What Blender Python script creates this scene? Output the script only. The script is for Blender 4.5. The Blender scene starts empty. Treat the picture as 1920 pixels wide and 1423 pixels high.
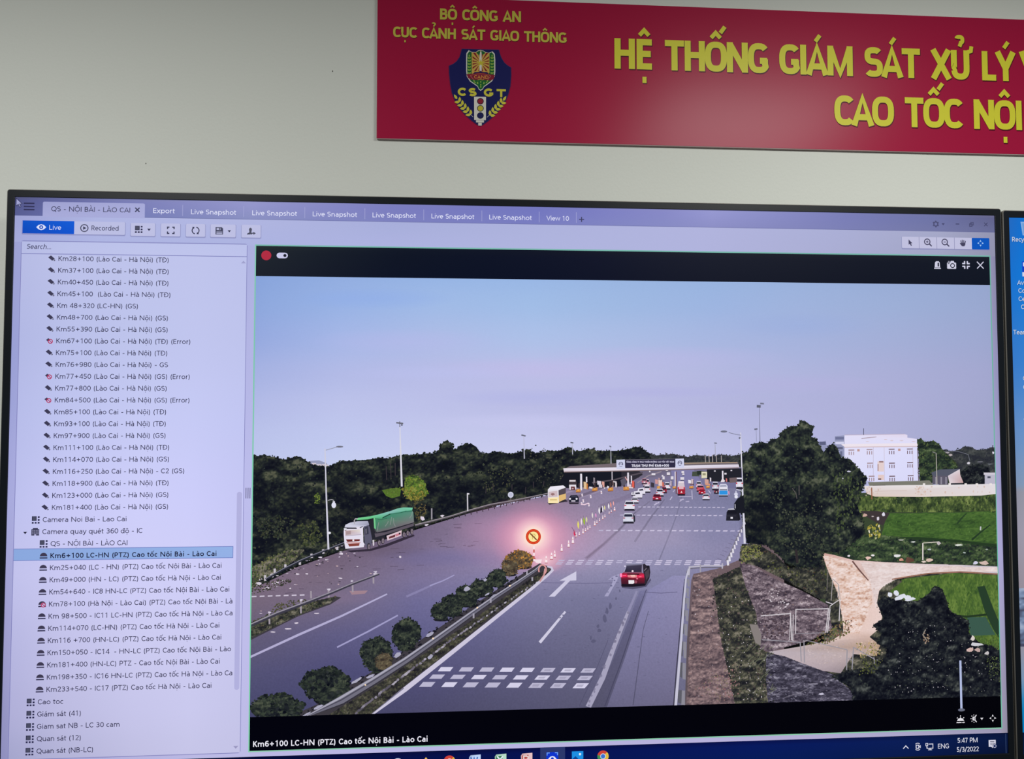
import bpy, bmesh, math, random, unicodedata
import numpy as np
from mathutils import Matrix, Vector
from mathutils.geometry import tessellate_polygon

scene = bpy.context.scene
# ------------------------------------------------------------------ camera
S = 1.21 / 1920                 # metres per display pixel of the wall monitor
X0, ZTOP = -0.605, 1.85         # left and top edge of the lit screen area
R = [[0.997372697504748, 0.00018378432022093222, -0.07244079303421644],
     [0.0027667900870578703, 0.9991704953763166, 0.04062838960702335],
     [0.07238816992241687, -0.040722075005696426, 0.996544863747997]]
CAM = (0.5177176097548988, 0.2517253787146436, -0.9408062029985869)   # x right, y down, z into the wall
FPX = 1450.0
cam_data = bpy.data.cameras.new('camera')
cam_data.sensor_fit = 'HORIZONTAL'
cam_data.sensor_width = 36
cam_data.lens = FPX / 1920 * 36
cam_data.clip_start = 0.02
cam = bpy.data.objects.new('camera', cam_data)
scene.collection.objects.link(cam)
def w3(v): return Vector((v[0], v[2], -v[1]))
right, up, back = w3(R[0]), -w3(R[1]), -w3(R[2])
m = Matrix((right, up, back)).transposed().to_4x4()
m.translation = Vector((CAM[0] + X0, CAM[2], ZTOP - CAM[1]))
cam.matrix_world = m
scene.camera = cam
scene.cycles.transparent_max_bounces = 24

# ------------------------------------------------------------------ world, lights, exposure
world = bpy.data.worlds.new('room_ambient')
scene.world = world
world.use_nodes = True
bg = world.node_tree.nodes['Background']
bg.inputs[0].default_value = (0.97, 1.0, 0.98, 1)
bg.inputs[1].default_value = 0.10
def area(name, loc, size, power, col, aim=None):
    d = bpy.data.lights.new(name, 'AREA')
    d.shape = 'RECTANGLE'
    d.size, d.size_y = size
    d.energy = power
    d.color = col
    o = bpy.data.objects.new(name, d)
    o.location = loc
    if aim:
        o.rotation_euler = (Vector(aim) - Vector(loc)).to_track_quat('-Z', 'Y').to_euler()
    scene.collection.objects.link(o)
    return o
area('ceiling_panel_light', (0.607, -0.787, 2.289), (0.45, 0.45), 13.4, (1.0, 1.0, 0.955))
area('ceiling_panel_light', (-0.766, -0.829, 2.289), (0.45, 0.45), 11.4, (1.0, 1.0, 0.97))
vs = scene.view_settings
vs.view_transform = 'Standard'
vs.look = 'None'
vs.gamma = 1
vs.exposure = 0
vs.use_curve_mapping = False

# ------------------------------------------------------------------ helpers: objects
def lin1(c):
    c = max(0.0, c) / 255.0
    return c / 12.92 if c <= 0.04045 else ((c + 0.055) / 1.055) ** 2.4
def lin(c):
    a = c[3] if len(c) > 3 else 1.0
    return (lin1(c[0]), lin1(c[1]), lin1(c[2]), a)
def link(o, parent=None):
    scene.collection.objects.link(o)
    if parent: o.parent = parent
    return o
def empty(name, loc, label, cat, group=None):
    o = bpy.data.objects.new(name, None)
    o.empty_display_size = 0.05
    o.location = loc
    o['label'] = label; o['category'] = cat
    if group: o['group'] = group
    return link(o)
def mesh_obj(name, verts, faces, mat, parent=None, origin=(0, 0, 0), label=None, smooth=False):
    me = bpy.data.meshes.new(name)
    me.from_pydata([(v[0] - origin[0], v[1] - origin[1], v[2] - origin[2]) for v in verts], [], faces)
    me.materials.append(mat)
    if smooth:
        for p in me.polygons: p.use_smooth = True
    me.update()
    o = bpy.data.objects.new(name, me)
    if label: o['label'] = label
    return link(o, parent)
def pmat(name, col, rough=0.5, metal=0.0, spec=0.5, bump=0.0, bscale=200, vary=0.0, vscale=3.0):
    mt = bpy.data.materials.new(name); mt.use_nodes = True
    nt = mt.node_tree; b = nt.nodes['Principled BSDF']
    b.inputs['Base Color'].default_value = lin(col)
    b.inputs['Roughness'].default_value = rough
    b.inputs['Metallic'].default_value = metal
    b.inputs['Specular IOR Level'].default_value = spec
    tc = nt.nodes.new('ShaderNodeTexCoord')
    if vary:
        n = nt.nodes.new('ShaderNodeTexNoise'); n.inputs['Scale'].default_value = vscale; n.inputs['Detail'].default_value = 5
        r = nt.nodes.new('ShaderNodeMapRange')
        r.inputs['To Min'].default_value = 1 - vary; r.inputs['To Max'].default_value = 1 + vary
        mx = nt.nodes.new('ShaderNodeVectorMath'); mx.operation = 'SCALE'
        mx.inputs[0].default_value = lin(col)[:3]
        nt.links.new(tc.outputs['Object'], n.inputs['Vector'])
        nt.links.new(n.outputs['Fac'], r.inputs['Value'])
        nt.links.new(r.outputs['Result'], mx.inputs['Scale'])
        nt.links.new(mx.outputs['Vector'], b.inputs['Base Color'])
    if bump:
        n = nt.nodes.new('ShaderNodeTexNoise'); n.inputs['Scale'].default_value = bscale; n.inputs['Detail'].default_value = 6
        bp = nt.nodes.new('ShaderNodeBump'); bp.inputs['Strength'].default_value = bump; bp.inputs['Distance'].default_value = 0.002
        nt.links.new(tc.outputs['Object'], n.inputs['Vector'])
        nt.links.new(n.outputs['Fac'], bp.inputs['Height'])
        nt.links.new(bp.outputs['Normal'], b.inputs['Normal'])
    return mt

# lit display: colours come from the mesh, grain from a noise node, a faint matte reflection on top
def display_mat(name):
    mt = bpy.data.materials.new(name); mt.use_nodes = True
    nt = mt.node_tree; b = nt.nodes['Principled BSDF']
    b.inputs['Base Color'].default_value = (0.001, 0.001, 0.001, 1)
    b.inputs['Roughness'].default_value = 0.38
    b.inputs['Specular IOR Level'].default_value = 0.08
    b.inputs['Emission Strength'].default_value = 1.0
    at = nt.nodes.new('ShaderNodeAttribute'); at.attribute_name = 'tint'
    gr = nt.nodes.new('ShaderNodeAttribute'); gr.attribute_name = 'grain'
    tc = nt.nodes.new('ShaderNodeTexCoord')
    n = nt.nodes.new('ShaderNodeTexNoise'); n.inputs['Scale'].default_value = 420; n.inputs['Detail'].default_value = 4
    n.inputs['Roughness'].default_value = 0.7
    sub = nt.nodes.new('ShaderNodeMath'); sub.operation = 'SUBTRACT'; sub.inputs[1].default_value = 0.5
    mul = nt.nodes.new('ShaderNodeMath'); mul.operation = 'MULTIPLY'
    add = nt.nodes.new('ShaderNodeMath'); add.operation = 'ADD'; add.inputs[1].default_value = 1.0
    sc = nt.nodes.new('ShaderNodeVectorMath'); sc.operation = 'SCALE'
    L = nt.links.new
    L(tc.outputs['Object'], n.inputs['Vector']); L(n.outputs['Fac'], sub.inputs[0])
    L(sub.outputs[0], mul.inputs[0]); L(gr.outputs['Fac'], mul.inputs[1]); L(mul.outputs[0], add.inputs[0])
    L(at.outputs['Color'], sc.inputs[0]); L(add.outputs[0], sc.inputs['Scale'])
    L(sc.outputs['Vector'], b.inputs['Emission Color']); L(at.outputs['Alpha'], b.inputs['Alpha'])
    mt.cycles.emission_sampling = 'NONE'
    return mt
DISPLAY = display_mat('lit_display')
def print_mat(name, rough=0.42):
    mt = bpy.data.materials.new(name); mt.use_nodes = True
    nt = mt.node_tree; b = nt.nodes['Principled BSDF']
    at = nt.nodes.new('ShaderNodeAttribute'); at.attribute_name = 'tint'
    nt.links.new(at.outputs['Color'], b.inputs['Base Color'])
    b.inputs['Roughness'].default_value = rough
    b.inputs['Specular IOR Level'].default_value = 0.2
    return mt
PRINT = print_mat('printed_vinyl', 0.4)

# ------------------------------------------------------------------ helpers: flat picture work
def proj(u, v, z=0.0):
    d = (u * S - CAM[0], v * S - CAM[1], z - CAM[2])
    q = [sum(R[i][k] * d[k] for k in range(3)) for i in range(3)]
    return (960 + FPX * q[0] / q[2], 711.5 + FPX * q[1] / q[2])
def uv(x, y, z=0.0):
    d0 = ((x - 960) / FPX, (y - 711.5) / FPX, 1.0)
    d = [sum(R[k][i] * d0[k] for k in range(3)) for i in range(3)]
    t = (z - CAM[2]) / d[2]
    return ((CAM[0] + t * d[0]) / S, (CAM[1] + t * d[1]) / S)
def u_at(x, v, z=0.0):
    u = (x - 30) / 0.956
    for _ in range(6): u = uv(x, proj(u, v, z)[1], z)[0]
    return u

DEPTH = [2e-5]
VJ = 7.0          # brightness wander inside one leaf or stone
FINE, MORE = 0.62, 1.6
STUFF = {'wallpaper_shore', 'pictured_crossing_dashes', 'pictured_litter', 'pictured_reflector_caps', 'pictured_white_stones', 'pictured_pale_flowers', 'pictured_kerb_stones', 'pictured_traffic_cones', 'pictured_pennants', 'pictured_tyre_tracks', 'pictured_rumble_strips', 'pictured_tree_trunks'}
class Paint:
    """flat shapes of one picture element, in display pixels (u,v) on a plane at depth y"""
    def __init__(self, plane=0.0, px=True):
        self.v = []; self.f = []; self.c = []; self.g = []; self.plane = plane; self.px = px; self.grain = 0.0
        self.tr = None; self.top = 0.0
    def P(self, p):
        if self.tr: p = self.tr(p)
        return uv(p[0], p[1], self.plane) if self.px else p
    def raw(self, pts, cols, faces, dz=None):
        n = len(self.v)
        if dz is None: dz = self.top + 3e-7
        self.top = max(self.top, dz)
        clip = self.px and self.plane == 0.0
        for p in pts: self.v.append((min(max(p[0], 441.4), 1907.3), min(max(p[1], 142.9), 967.7), dz) if clip else (p[0], p[1], dz))
        self.c.extend(cols); self.g.extend([self.grain] * len(pts))
        for f in faces: self.f.append(tuple(n + i for i in f))
    def poly(self, pts, col, dz=None):
        q = [self.P(p) for p in pts]
        cols = [lin(c) for c in col] if isinstance(col[0], (tuple, list)) else [lin(col)] * len(q)
        if len(q) <= 4: faces = [tuple(range(len(q)))] if len(q) == 3 else [(0, 1, 2), (0, 2, 3)]
        else: faces = tessellate_polygon([[Vector((a, b, 0)) for a, b in q]])
        self.raw(q, cols, faces, dz); return self
    def rect(self, x0, y0, x1, y1, col, dz=None):
        return self.poly([(x0, y0), (x1, y0), (x1, y1), (x0, y1)], col, dz)
    def rrect(self, x0, y0, x1, y1, r, col, dz=None):
        pts = []
        for cx, cy, a in ((x1 - r, y0 + r, -90), (x1 - r, y1 - r, 0), (x0 + r, y1 - r, 90), (x0 + r, y0 + r, 180)):
            for k in range(4):
                t = math.radians(a + 30 * k); pts.append((cx + r * math.cos(t), cy + r * math.sin(t)))
        return self.poly(pts, col, dz)
    def ell(self, cx, cy, rx, ry=None, col=(0, 0, 0), n=18, dz=None, a0=0, a1=360):
        ry = rx if ry is None else ry
        m_ = n if a1 - a0 >= 360 else n + 1
        pts = [(cx + rx * math.cos(math.radians(a0 + (a1 - a0) * i / n)), cy + ry * math.sin(math.radians(a0 + (a1 - a0) * i / n))) for i in range(m_)]
        return self.poly(pts, col, dz)
    def line(self, pts, w, col, dz=None):
        q = [self.P(p) for p in pts]
        k = 1.045 if self.px else 1.0
        ws = [x * k / 2 for x in w] if isinstance(w, (list, tuple)) else [w * k / 2] * len(q)
        self.stroke(q, ws, lin(col), dz); return self
    def ring(self, cx, cy, r, w, col, n=20, dz=None, a0=0, a1=360, ry=None):
        ry = ry or r
        return self.line([(cx + r * math.cos(math.radians(a0 + (a1 - a0) * i / n)), cy + ry * math.sin(math.radians(a0 + (a1 - a0) * i / n))) for i in range(n + 1)], w, col, dz)
    def stroke(self, q, ws, col, dz=None):
        n = len(q)
        closed = n > 3 and abs(q[0][0] - q[-1][0]) + abs(q[0][1] - q[-1][1]) < 1e-6
        L, Rr = [], []
        for i in range(n):
            a = q[i - 1] if i else (q[-2] if closed else None)
            b = q[i + 1] if i < n - 1 else (q[1] if closed else None)
            p = q[i]
            def nd(s, e):
                dx, dy = e[0] - s[0], e[1] - s[1]; l = math.hypot(dx, dy) or 1e-9
                return (dx / l, dy / l)
            d1 = nd(a, p) if a else nd(p, b)
            d2 = nd(p, b) if b else nd(a, p)
            tx, ty = d1[0] + d2[0], d1[1] + d2[1]; l = math.hypot(tx, ty)
            if l < 1e-6: tx, ty, l = d1[0], d1[1], 1
            tx, ty = tx / l, ty / l
            cosv = max(0.62, tx * d1[0] + ty * d1[1])
            h = ws[i] / cosv
            L.append((p[0] - ty * h, p[1] + tx * h)); Rr.append((p[0] + ty * h, p[1] - tx * h))
        faces = []
        for i in range(n - 1):
            faces += [(i, i + 1, n + i + 1), (i, n + i + 1, n + i)]
        self.raw(L + Rr, [col] * (2 * n), faces, dz)
        for k in range(2 * n):        # keep a stroke that crosses itself from lying in one plane
            a = self.v[-2 * n + k]; self.v[-2 * n + k] = (a[0], a[1], a[2] + (k % n) * (5e-8 if self.plane == 0.0 else 2.5e-7))
    def grid(self, xs, ys, table, sub=6, add=(0, 0, 0)):
        nx, ny = (len(xs) - 1) * sub, (len(ys) - 1) * sub
        pts, cols, faces = [], [], []
        for j in range(ny + 1):
            jj = min(j // sub, len(ys) - 2); fy = j / sub - jj
            fy = fy * fy * (3 - 2 * fy) * 0.5 + fy * 0.5
            for i in range(nx + 1):
                ii = min(i // sub, len(xs) - 2); fx = i / sub - ii
                x = xs[ii] + (xs[ii + 1] - xs[ii]) * fx
                y = ys[jj] + (ys[jj + 1] - ys[jj]) * (j / sub - jj)
                c = [0, 0, 0]
                for k in range(3):
                    a = table[jj][ii][k] * (1 - fx) + table[jj][ii + 1][k] * fx
                    b = table[jj + 1][ii][k] * (1 - fx) + table[jj + 1][ii + 1][k] * fx
                    c[k] = a * (1 - fy) + b * fy + add[k]
                pts.append(self.P((x, y))); cols.append(lin(c))
        for j in range(ny):
            for i in range(nx):
                a = j * (nx + 1) + i
                faces.append((a, a + 1, a + nx + 2, a + nx + 1))
        self.raw(pts, cols, faces); return self
    def glow(self, cx, cy, rx, ry, stops, n=32):
        """radial blend, stops = [(fraction, rgba)]"""
        pts = [self.P((cx, cy))]; cols = [lin(stops[0][1])]; faces = []
        for k, (fr, c) in enumerate(stops[1:]):
            for i in range(n):
                a = 2 * math.pi * i / n
                pts.append(self.P((cx + rx * fr * math.cos(a), cy + ry * fr * math.sin(a)))); cols.append(lin(c))
            for i in range(n):
                j = (i + 1) % n
                if k == 0: faces.append((0, 1 + i, 1 + j))
                else:
                    o0, o1 = 1 + (k - 1) * n, 1 + k * n
                    faces += [(o0 + i, o1 + i, o1 + j), (o0 + i, o1 + j, o0 + j)]
        self.raw(pts, cols, faces); return self
    def blob(self, x, y, rx, ry, col, rnd, dz=None, n=6, rot=0.0):
        a0 = rnd.random() * 6.28; pts = []
        for i in range(n):
            a = a0 + 6.283 * i / n; k = 0.6 + 0.55 * rnd.random()
            px_, py_ = rx * k * math.cos(a), ry * k * math.sin(a)
            pts.append(self.P((x + px_ * math.cos(rot) - py_ * math.sin(rot), y + px_ * math.sin(rot) + py_ * math.cos(rot))))
        js = [rnd.uniform(-VJ, VJ) if len(col) == 3 else 0 for _ in range(n)]
        self.raw(pts, [lin((col[0] + j, col[1] + j, col[2] + j) + tuple(col[3:])) for j in js], [tuple(range(n))], self.top + 1e-7 if dz is None else dz)
    def texture(self, region, cell, stops, seed, sx=30.0, sy=24.0, lit=1.5, rough=(.5, .55, .55), bias=0.0):
        """soft mottled fill of a polygon: layered value noise mapped through colour stops, crowns lit from above"""
        rs = np.random.RandomState(seed)
        lat = rs.rand(64, 64)
        def noise(x, y):
            xi, yi = np.floor(x).astype(int), np.floor(y).astype(int); fx, fy = x - xi, y - yi
            fx, fy = fx * fx * (3 - 2 * fx), fy * fy * (3 - 2 * fy)
            g = lambda a, b: lat[a % 64, b % 64]
            return (g(xi, yi) * (1 - fx) + g(xi + 1, yi) * fx) * (1 - fy) + (g(xi, yi + 1) * (1 - fx) + g(xi + 1, yi + 1) * fx) * fy
        R_ = np.array(region, float); x0, y0 = R_.min(0); x1, y1 = R_.max(0)
        nx, ny = int((x1 - x0) / cell) + 1, int((y1 - y0) / cell) + 1
        X, Y = np.meshgrid(x0 + np.arange(nx + 1) * cell, y0 + np.arange(ny + 1) * cell)
        def inside(px_, py_):
            r = np.zeros(px_.shape, bool); j = len(R_) - 1
            for i in range(len(R_)):
                (xi, yi), (xj, yj) = R_[i], R_[j]
                if yi != yj: r ^= ((yi > py_) != (yj > py_)) & (px_ < (xj - xi) * (py_ - yi) / (yj - yi) + xi)
                j = i
            return r
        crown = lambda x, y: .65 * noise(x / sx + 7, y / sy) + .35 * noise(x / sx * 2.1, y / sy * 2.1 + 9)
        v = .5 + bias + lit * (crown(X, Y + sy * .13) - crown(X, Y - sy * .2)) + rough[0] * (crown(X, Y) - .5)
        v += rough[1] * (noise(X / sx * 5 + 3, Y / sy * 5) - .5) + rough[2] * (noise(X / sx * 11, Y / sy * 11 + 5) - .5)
        v = np.clip(v, 0, 1)
        ts = [t for t, _ in stops]
        C = np.stack([np.interp(v, ts, [c[k] for _, c in stops]) for k in range(3)], -1)
        ok = inside(X[:-1, :-1] + cell / 2, Y[:-1, :-1] + cell / 2)
        idx = -np.ones(X.shape, int); pts, cols, faces = [], [], []
        for j, i in zip(*np.nonzero(ok)):
            f = []
            for a, b in ((j, i), (j, i + 1), (j + 1, i + 1), (j + 1, i)):
                if idx[a, b] < 0:
                    idx[a, b] = len(pts); pts.append(self.P((X[a, b], Y[a, b]))); cols.append(lin(tuple(C[a, b])))
                f.append(idx[a, b])
            faces.append(tuple(int(q) for q in f))
        g_ = self.grain; self.grain = max(g_, .35); self.raw(pts, cols, faces); self.grain = g_
        return self
    def scatter(self, region, n, size, pal, seed, aspect=1.0, jit=10, edge=False, clump=0, csize=18, rot=0.0, shade=26):
        """leafy or stony texture inside a polygon; clumps are lighter above, darker below"""
        rnd = random.Random(seed); z0 = self.top + 3e-7
        n = int(n * MORE); size = (size[0] * FINE, size[1] * FINE)
        if clump: clump = int(clump * 1.25)
        g_ = self.grain; self.grain = max(self.grain, 0.9)
        xs = [p[0] for p in region]; ys = [p[1] for p in region]
        def inside(x, y):
            r = False; j = len(region) - 1
            for i in range(len(region)):
                (xi, yi), (xj, yj) = region[i], region[j]
                if (yi > y) != (yj > y) and x < (xj - xi) * (y - yi) / (yj - yi) + xi: r = not r
                j = i
            return r
        def pt():
            for _ in range(200):
                x, y = rnd.uniform(min(xs), max(xs)), rnd.uniform(min(ys), max(ys))
                if inside(x, y): return x, y
            return region[0]
        if clump:
            cl = [pt() + (rnd.uniform(0.6, 1.3) * csize, rnd.choice(pal), rnd.uniform(-0.5, 1)) for _ in range(clump)]
            cl.sort(key=lambda c: c[1])
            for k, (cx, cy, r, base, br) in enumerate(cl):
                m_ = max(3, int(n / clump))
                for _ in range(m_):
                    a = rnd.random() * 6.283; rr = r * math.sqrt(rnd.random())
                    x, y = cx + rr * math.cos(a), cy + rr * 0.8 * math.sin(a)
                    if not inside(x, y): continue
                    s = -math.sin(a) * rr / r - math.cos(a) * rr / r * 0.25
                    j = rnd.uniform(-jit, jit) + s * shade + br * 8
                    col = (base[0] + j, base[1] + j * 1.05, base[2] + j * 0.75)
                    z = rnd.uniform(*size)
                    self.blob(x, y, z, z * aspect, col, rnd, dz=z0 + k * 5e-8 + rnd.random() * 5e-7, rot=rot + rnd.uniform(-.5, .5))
        else:
            for _ in range(n):
                x, y = pt(); j = rnd.uniform(-jit, jit); b = rnd.choice(pal); z = rnd.uniform(*size)
                self.blob(x, y, z, z * aspect, (b[0] + j, b[1] + j, b[2] + j), rnd, dz=z0 + rnd.random() * 3e-6, rot=rot + rnd.uniform(-.3, .3))
        if edge:
            for i in range(len(region)):
                (xa, ya), (xb, yb) = region[i], region[(i + 1) % len(region)]
                l = math.hypot(xb - xa, yb - ya)
                for k in range(int(l / 2.1)):
                    t = rnd.random(); b = rnd.choice(pal); j = rnd.uniform(-jit, jit) - 6; z = rnd.uniform(*size) * 0.95
                    self.blob(xa + (xb - xa) * t + rnd.gauss(0, 1.1), ya + (yb - ya) * t + rnd.gauss(0, 1.1), z * rnd.uniform(.5, 1.3), z * rnd.uniform(.5, 1.2), (b[0] + j, b[1] + j, b[2] + j), rnd, dz=z0 + rnd.random() * 3e-6)
        self.grain = g_
        return self
    def build(self, name, parent, origin, mat=None, label=None, du=0.0, dv=0.0, step=True):
        if name in STUFF: step = True
        y0 = self.plane - DEPTH[0]
        if step: DEPTH[0] += self.top + 1e-6
        vs_ = [(X0 + (u + du) * S, y0 - dz, ZTOP - (v + dv) * S) for u, v, dz in self.v]
        # faces must look towards the room (-Y)
        fs = []
        for f in self.f:
            a, b, c = (self.v[i] for i in f[:3])
            cr = (b[0] - a[0]) * (c[1] - a[1]) - (b[1] - a[1]) * (c[0] - a[0])
            fs.append(f if cr < 0 else f[::-1])
        o = mesh_obj(name, vs_, fs, mat or DISPLAY, parent, origin, label)
        if name in STUFF: o['kind'] = 'stuff'
        me = o.data
        at = me.attributes.new('tint', 'FLOAT_COLOR', 'POINT')
        at.data.foreach_set('color', [x for c in self.c for x in c])
        g = me.attributes.new('grain', 'FLOAT', 'POINT')
        g.data.foreach_set('value', self.g)
        return o

# ------------------------------------------------------------------ stroke lettering
SQ = [0]         # squareness of the round letters, 0 = plain ellipse
NARROW = {'O': .84, 'Q': .84, 'C': .9, 'G': .9, 'N': .88, 'H': .9, 'M': .9, 'U': .88, 'D': .88, 'A': .96, 'S': 1.04, 'E': 1.02, 'T': 1.02}
def arc(cx, cy, rx, ry, a0, a1, n=None):
    n = n or max(4, int(abs(a1 - a0) / (12 if SQ[0] else 20)))
    if SQ[0]:
        e = 2 / SQ[0]; f = lambda c: math.copysign(abs(c) ** e, c)
        return [(cx + rx * f(math.cos(math.radians(a0 + (a1 - a0) * i / n))), cy + ry * f(math.sin(math.radians(a0 + (a1 - a0) * i / n)))) for i in range(n + 1)]
    return [(cx + rx * math.cos(math.radians(a0 + (a1 - a0) * i / n)), cy + ry * math.sin(math.radians(a0 + (a1 - a0) * i / n))) for i in range(n + 1)]
def glyph(ch, h):
    t, b, X = 70 - h, h, 51.0
    x = X - h; L = 6 + h
    if ch == 'A': return 62, [[(h * .8, 0), (31, 70 - h * .6), (62 - h * .8, 0)], [(13, 20), (49, 20)]]
    if ch == 'B': return 57, [[(L, 0), (L, 70)], [(L, t), (28, t)] + arc(28, (t + 37) / 2, 22 - h, (t - 37) / 2, 90, -90) + [(L, 37)], [(L, 37), (30, 37)] + arc(30, (37 + b) / 2, 23 - h, (37 - b) / 2, 90, -90) + [(L, b)]]
    if ch == 'C': return 60, [arc(34, 35, 31 - h, 35 - h, 42, 318)]
    if ch == 'D': return 68, [[(L, 0), (L, 70)], [(L, t), (28, t)] + arc(28, 35, 36 - h, 35 - h, 90, -90) + [(L, b)]]
    if ch == 'E': return 51, [[(L, 0), (L, 70)], [(6, t), (46, t)], [(6, 36), (43, 36)], [(6, b), (46, b)]]
    if ch == 'F': return 50, [[(L, 0), (L, 70)], [(6, t), (45, t)], [(6, 34), (42, 34)]]
    if ch == 'G': return 66, [arc(35, 35, 32 - h, 35 - h, 42, 322) + [(61 - h, 22), (61 - h, 36 - h * .4)], [(38, 36 - h), (61, 36 - h)]]
    if ch == 'H': return 70, [[(L, 0), (L, 70)], [(64 - h, 0), (64 - h, 70)], [(L, 37), (64 - h, 37)]]
    if ch == 'I': return 12 + 2 * h, [[(L, 0), (L, 70)]]
    if ch == 'K': return 58, [[(L, 0), (L, 70)], [(52 - h * .4, 70), (L + h * .6, 32)], [(22, 43), (57 - h, 0)]]
    if ch == 'L': return 49, [[(L, 70), (L, b), (46, b)]]
    if ch == 'M': return 88, [[(L, 0), (L, 70)], [(82 - h, 0), (82 - h, 70)], [(L, 70 - h * .5), (44, h * .8), (82 - h, 70 - h * .5)]]
    if ch == 'N': return 74, [[(L, 0), (L, 70)], [(68 - h, 0), (68 - h, 70)], [(L, 70 - h * .5), (68 - h, h * .5)]]
    if ch in 'OQ':
        s = [arc(37, 35, 34 - h, 35 - h, 0, 360)]
        return 74, s + ([[(42, 16), (66, -9)]] if ch == 'Q' else [])
    if ch == 'P': return 55, [[(L, 0), (L, 70)], [(L, t), (29, t)] + arc(29, (t + 29) / 2, 23 - h, (t - 29) / 2, 90, -90) + [(L, 29)]]
    if ch == 'R': return 59, [[(L, 0), (L, 70)], [(L, t), (29, t)] + arc(29, (t + 32) / 2, 23 - h, (t - 32) / 2, 90, -90) + [(L, 32)], [(28, 32), (56 - h, 0)]]
    if ch == 'S': return 53, [arc(27, (t + 36) / 2, 22 - h * .7, (t - 36) / 2, 35, 270) + arc(26, (36 + b) / 2, 23 - h * .7, (36 - b) / 2, 90, -145)[1:]]
    if ch == 'T': return 56, [[(2, t), (54, t)], [(28, 0), (28, 70)]]
    if ch == 'U': return 68, [[(L, 70), (L, 28)] + arc(34, 28, 28 - h, 28 - h, 180, 360) + [(62 - h, 70)]]
    if ch == 'V': return 62, [[(h * .8, 70), (31, h * .6), (62 - h * .8, 70)]]
    if ch == 'W': return 92, [[(h * .8, 70), (23, h), (46, 68), (69, h), (92 - h * .8, 70)]]
    if ch == 'X': return 60, [[(h, 70), (60 - h, 0)], [(60 - h, 70), (h, 0)]]
    if ch == 'Y': return 58, [[(h * .8, 70), (29, 30)], [(58 - h * .8, 70), (29, 30)], [(29, 33), (29, 0)]]
    if ch == 'Z': return 54, [[(4, t), (50 - h, t), (4 + h, b), (52, b)]]
    if ch == 'a':
        sx = 45 - h
        return 51, [arc(25, 33, sx - 25, x - 33, 140, 0) + [(sx, 0)], [(sx, 29), (23, 28)] + arc(21, 14 + h / 2, 16 - h * .6, 14 - h / 2, 90, 270) + [(27, b + .5), (36, 7), (sx, 15)]]
    if ch == 'c': return 45, [arc(26, 25.5, 23 - h, 25.5 - h, 52, 308)]
    if ch in 'dq':
        return 58, [arc(27, 25.5, 24 - h, 25.5 - h, 0, 360), [(52 - h, 0 if ch == 'd' else -19), (52 - h, 73 if ch == 'd' else 51)]]
    if ch in 'bp':
        return 58, [arc(31, 25.5, 24 - h, 25.5 - h, 0, 360), [(L, 0 if ch == 'b' else -19), (L, 73 if ch == 'b' else 51)]]
    if ch == 'e': return 51, [[(4 + h, 26), (47 - h, 26)] + arc(26, 25.5, 22 - h + 1, 25.5 - h, 2, 315)]
    if ch == 'f': return 32, [[(14, 0), (14, 55)] + arc(24, 58, 10, 14 - h, 180, 80), [(2, 48), (29, 48)]]
    if ch == 'g': return 58, [arc(27, 25.5, 24 - h, 25.5 - h, 0, 360), [(52 - h, 51), (52 - h, 0)] + arc(30, -2, 22 - h, 17 - h, 0, -150)]
    if ch == 'h': return 56, [[(L, 0), (L, 73)], [(L, 28)] + arc(28, 29, 22 - h, x - 29, 180, 0) + [(50 - h, 0)]]
    if ch == 'n': return 56, [[(L, 0), (L, 51)], [(L, 28)] + arc(28, 29, 22 - h, x - 29, 180, 0) + [(50 - h, 0)]]
    if ch in 'ij': return 13 + 2 * h, [[(L, 0), (L, 51)], [(L, 62), (L, 62 + max(8, 2 * h))]]
    if ch == 'k': return 50, [[(L, 0), (L, 73)], [(45, 51), (L + h * .5, 24)], [(20, 33), (48 - h, 0)]]
    if ch == 'l': return 12 + 2 * h, [[(L, 0), (L, 73)]]
    if ch == 'm': return 86, [[(L, 0), (L, 51)], [(L, 28)] + arc((L + 43) / 2, 30, (43 - L) / 2, x - 30, 180, 0) + [(43, 0)], [(43, 28)] + arc((123 - h) / 2, 30, (37 - h) / 2, x - 30, 180, 0) + [(80 - h, 0)]]
    if ch == 'o': return 56, [arc(28, 25.5, 25 - h, 25.5 - h, 0, 360)]
    if ch == 'r': return 35, [[(L, 0), (L, 51)], [(L, 26)] + arc(27, 28, 21 - h, x - 28, 180, 80)]
    if ch == 's': return 42, [arc(22, (x + 27) / 2, 16 - h * .5, (x - 27) / 2, 35, 270) + arc(20, (27 + b) / 2, 17 - h * .5, (27 - b) / 2, 90, -145)[1:]]
    if ch == 't': return 34, [[(14, 64), (14, 14)] + arc(24, 13, 10, 13 - h, 180, 285), [(2, 47), (31, 47)]]
    if ch == 'u': return 56, [[(L, 51), (L, 20)] + arc(28, 20, 22 - h, 20 - h, 180, 360) + [(50 - h, 22)], [(50 - h, 51), (50 - h, 0)]]
    if ch == 'v': return 48, [[(h * .8, 51), (24, h * .6), (48 - h * .8, 51)]]
    if ch == 'w': return 74, [[(h * .8, 51), (19, h), (37, 49), (55, h), (74 - h * .8, 51)]]
    if ch == 'x': return 47, [[(h, 51), (47 - h, 0)], [(47 - h, 51), (h, 0)]]
    if ch == 'y': return 48, [[(h * .8, 51), (24, 2)], [(48 - h * .8, 51), (22, -6), (15, -17 + h * .4), (4, -17 + h * .4)]]
    if ch == 'z': return 45, [[(4, x), (41 - h, x), (4 + h, b), (42, b)]]
    if ch == '0': return 54, [arc(27, 35, 24 - h, 35 - h, 0, 360)]
    if ch == '1': return 54, [[(11, 56), (30, 70 - h * .6), (30, 0)]]
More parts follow.
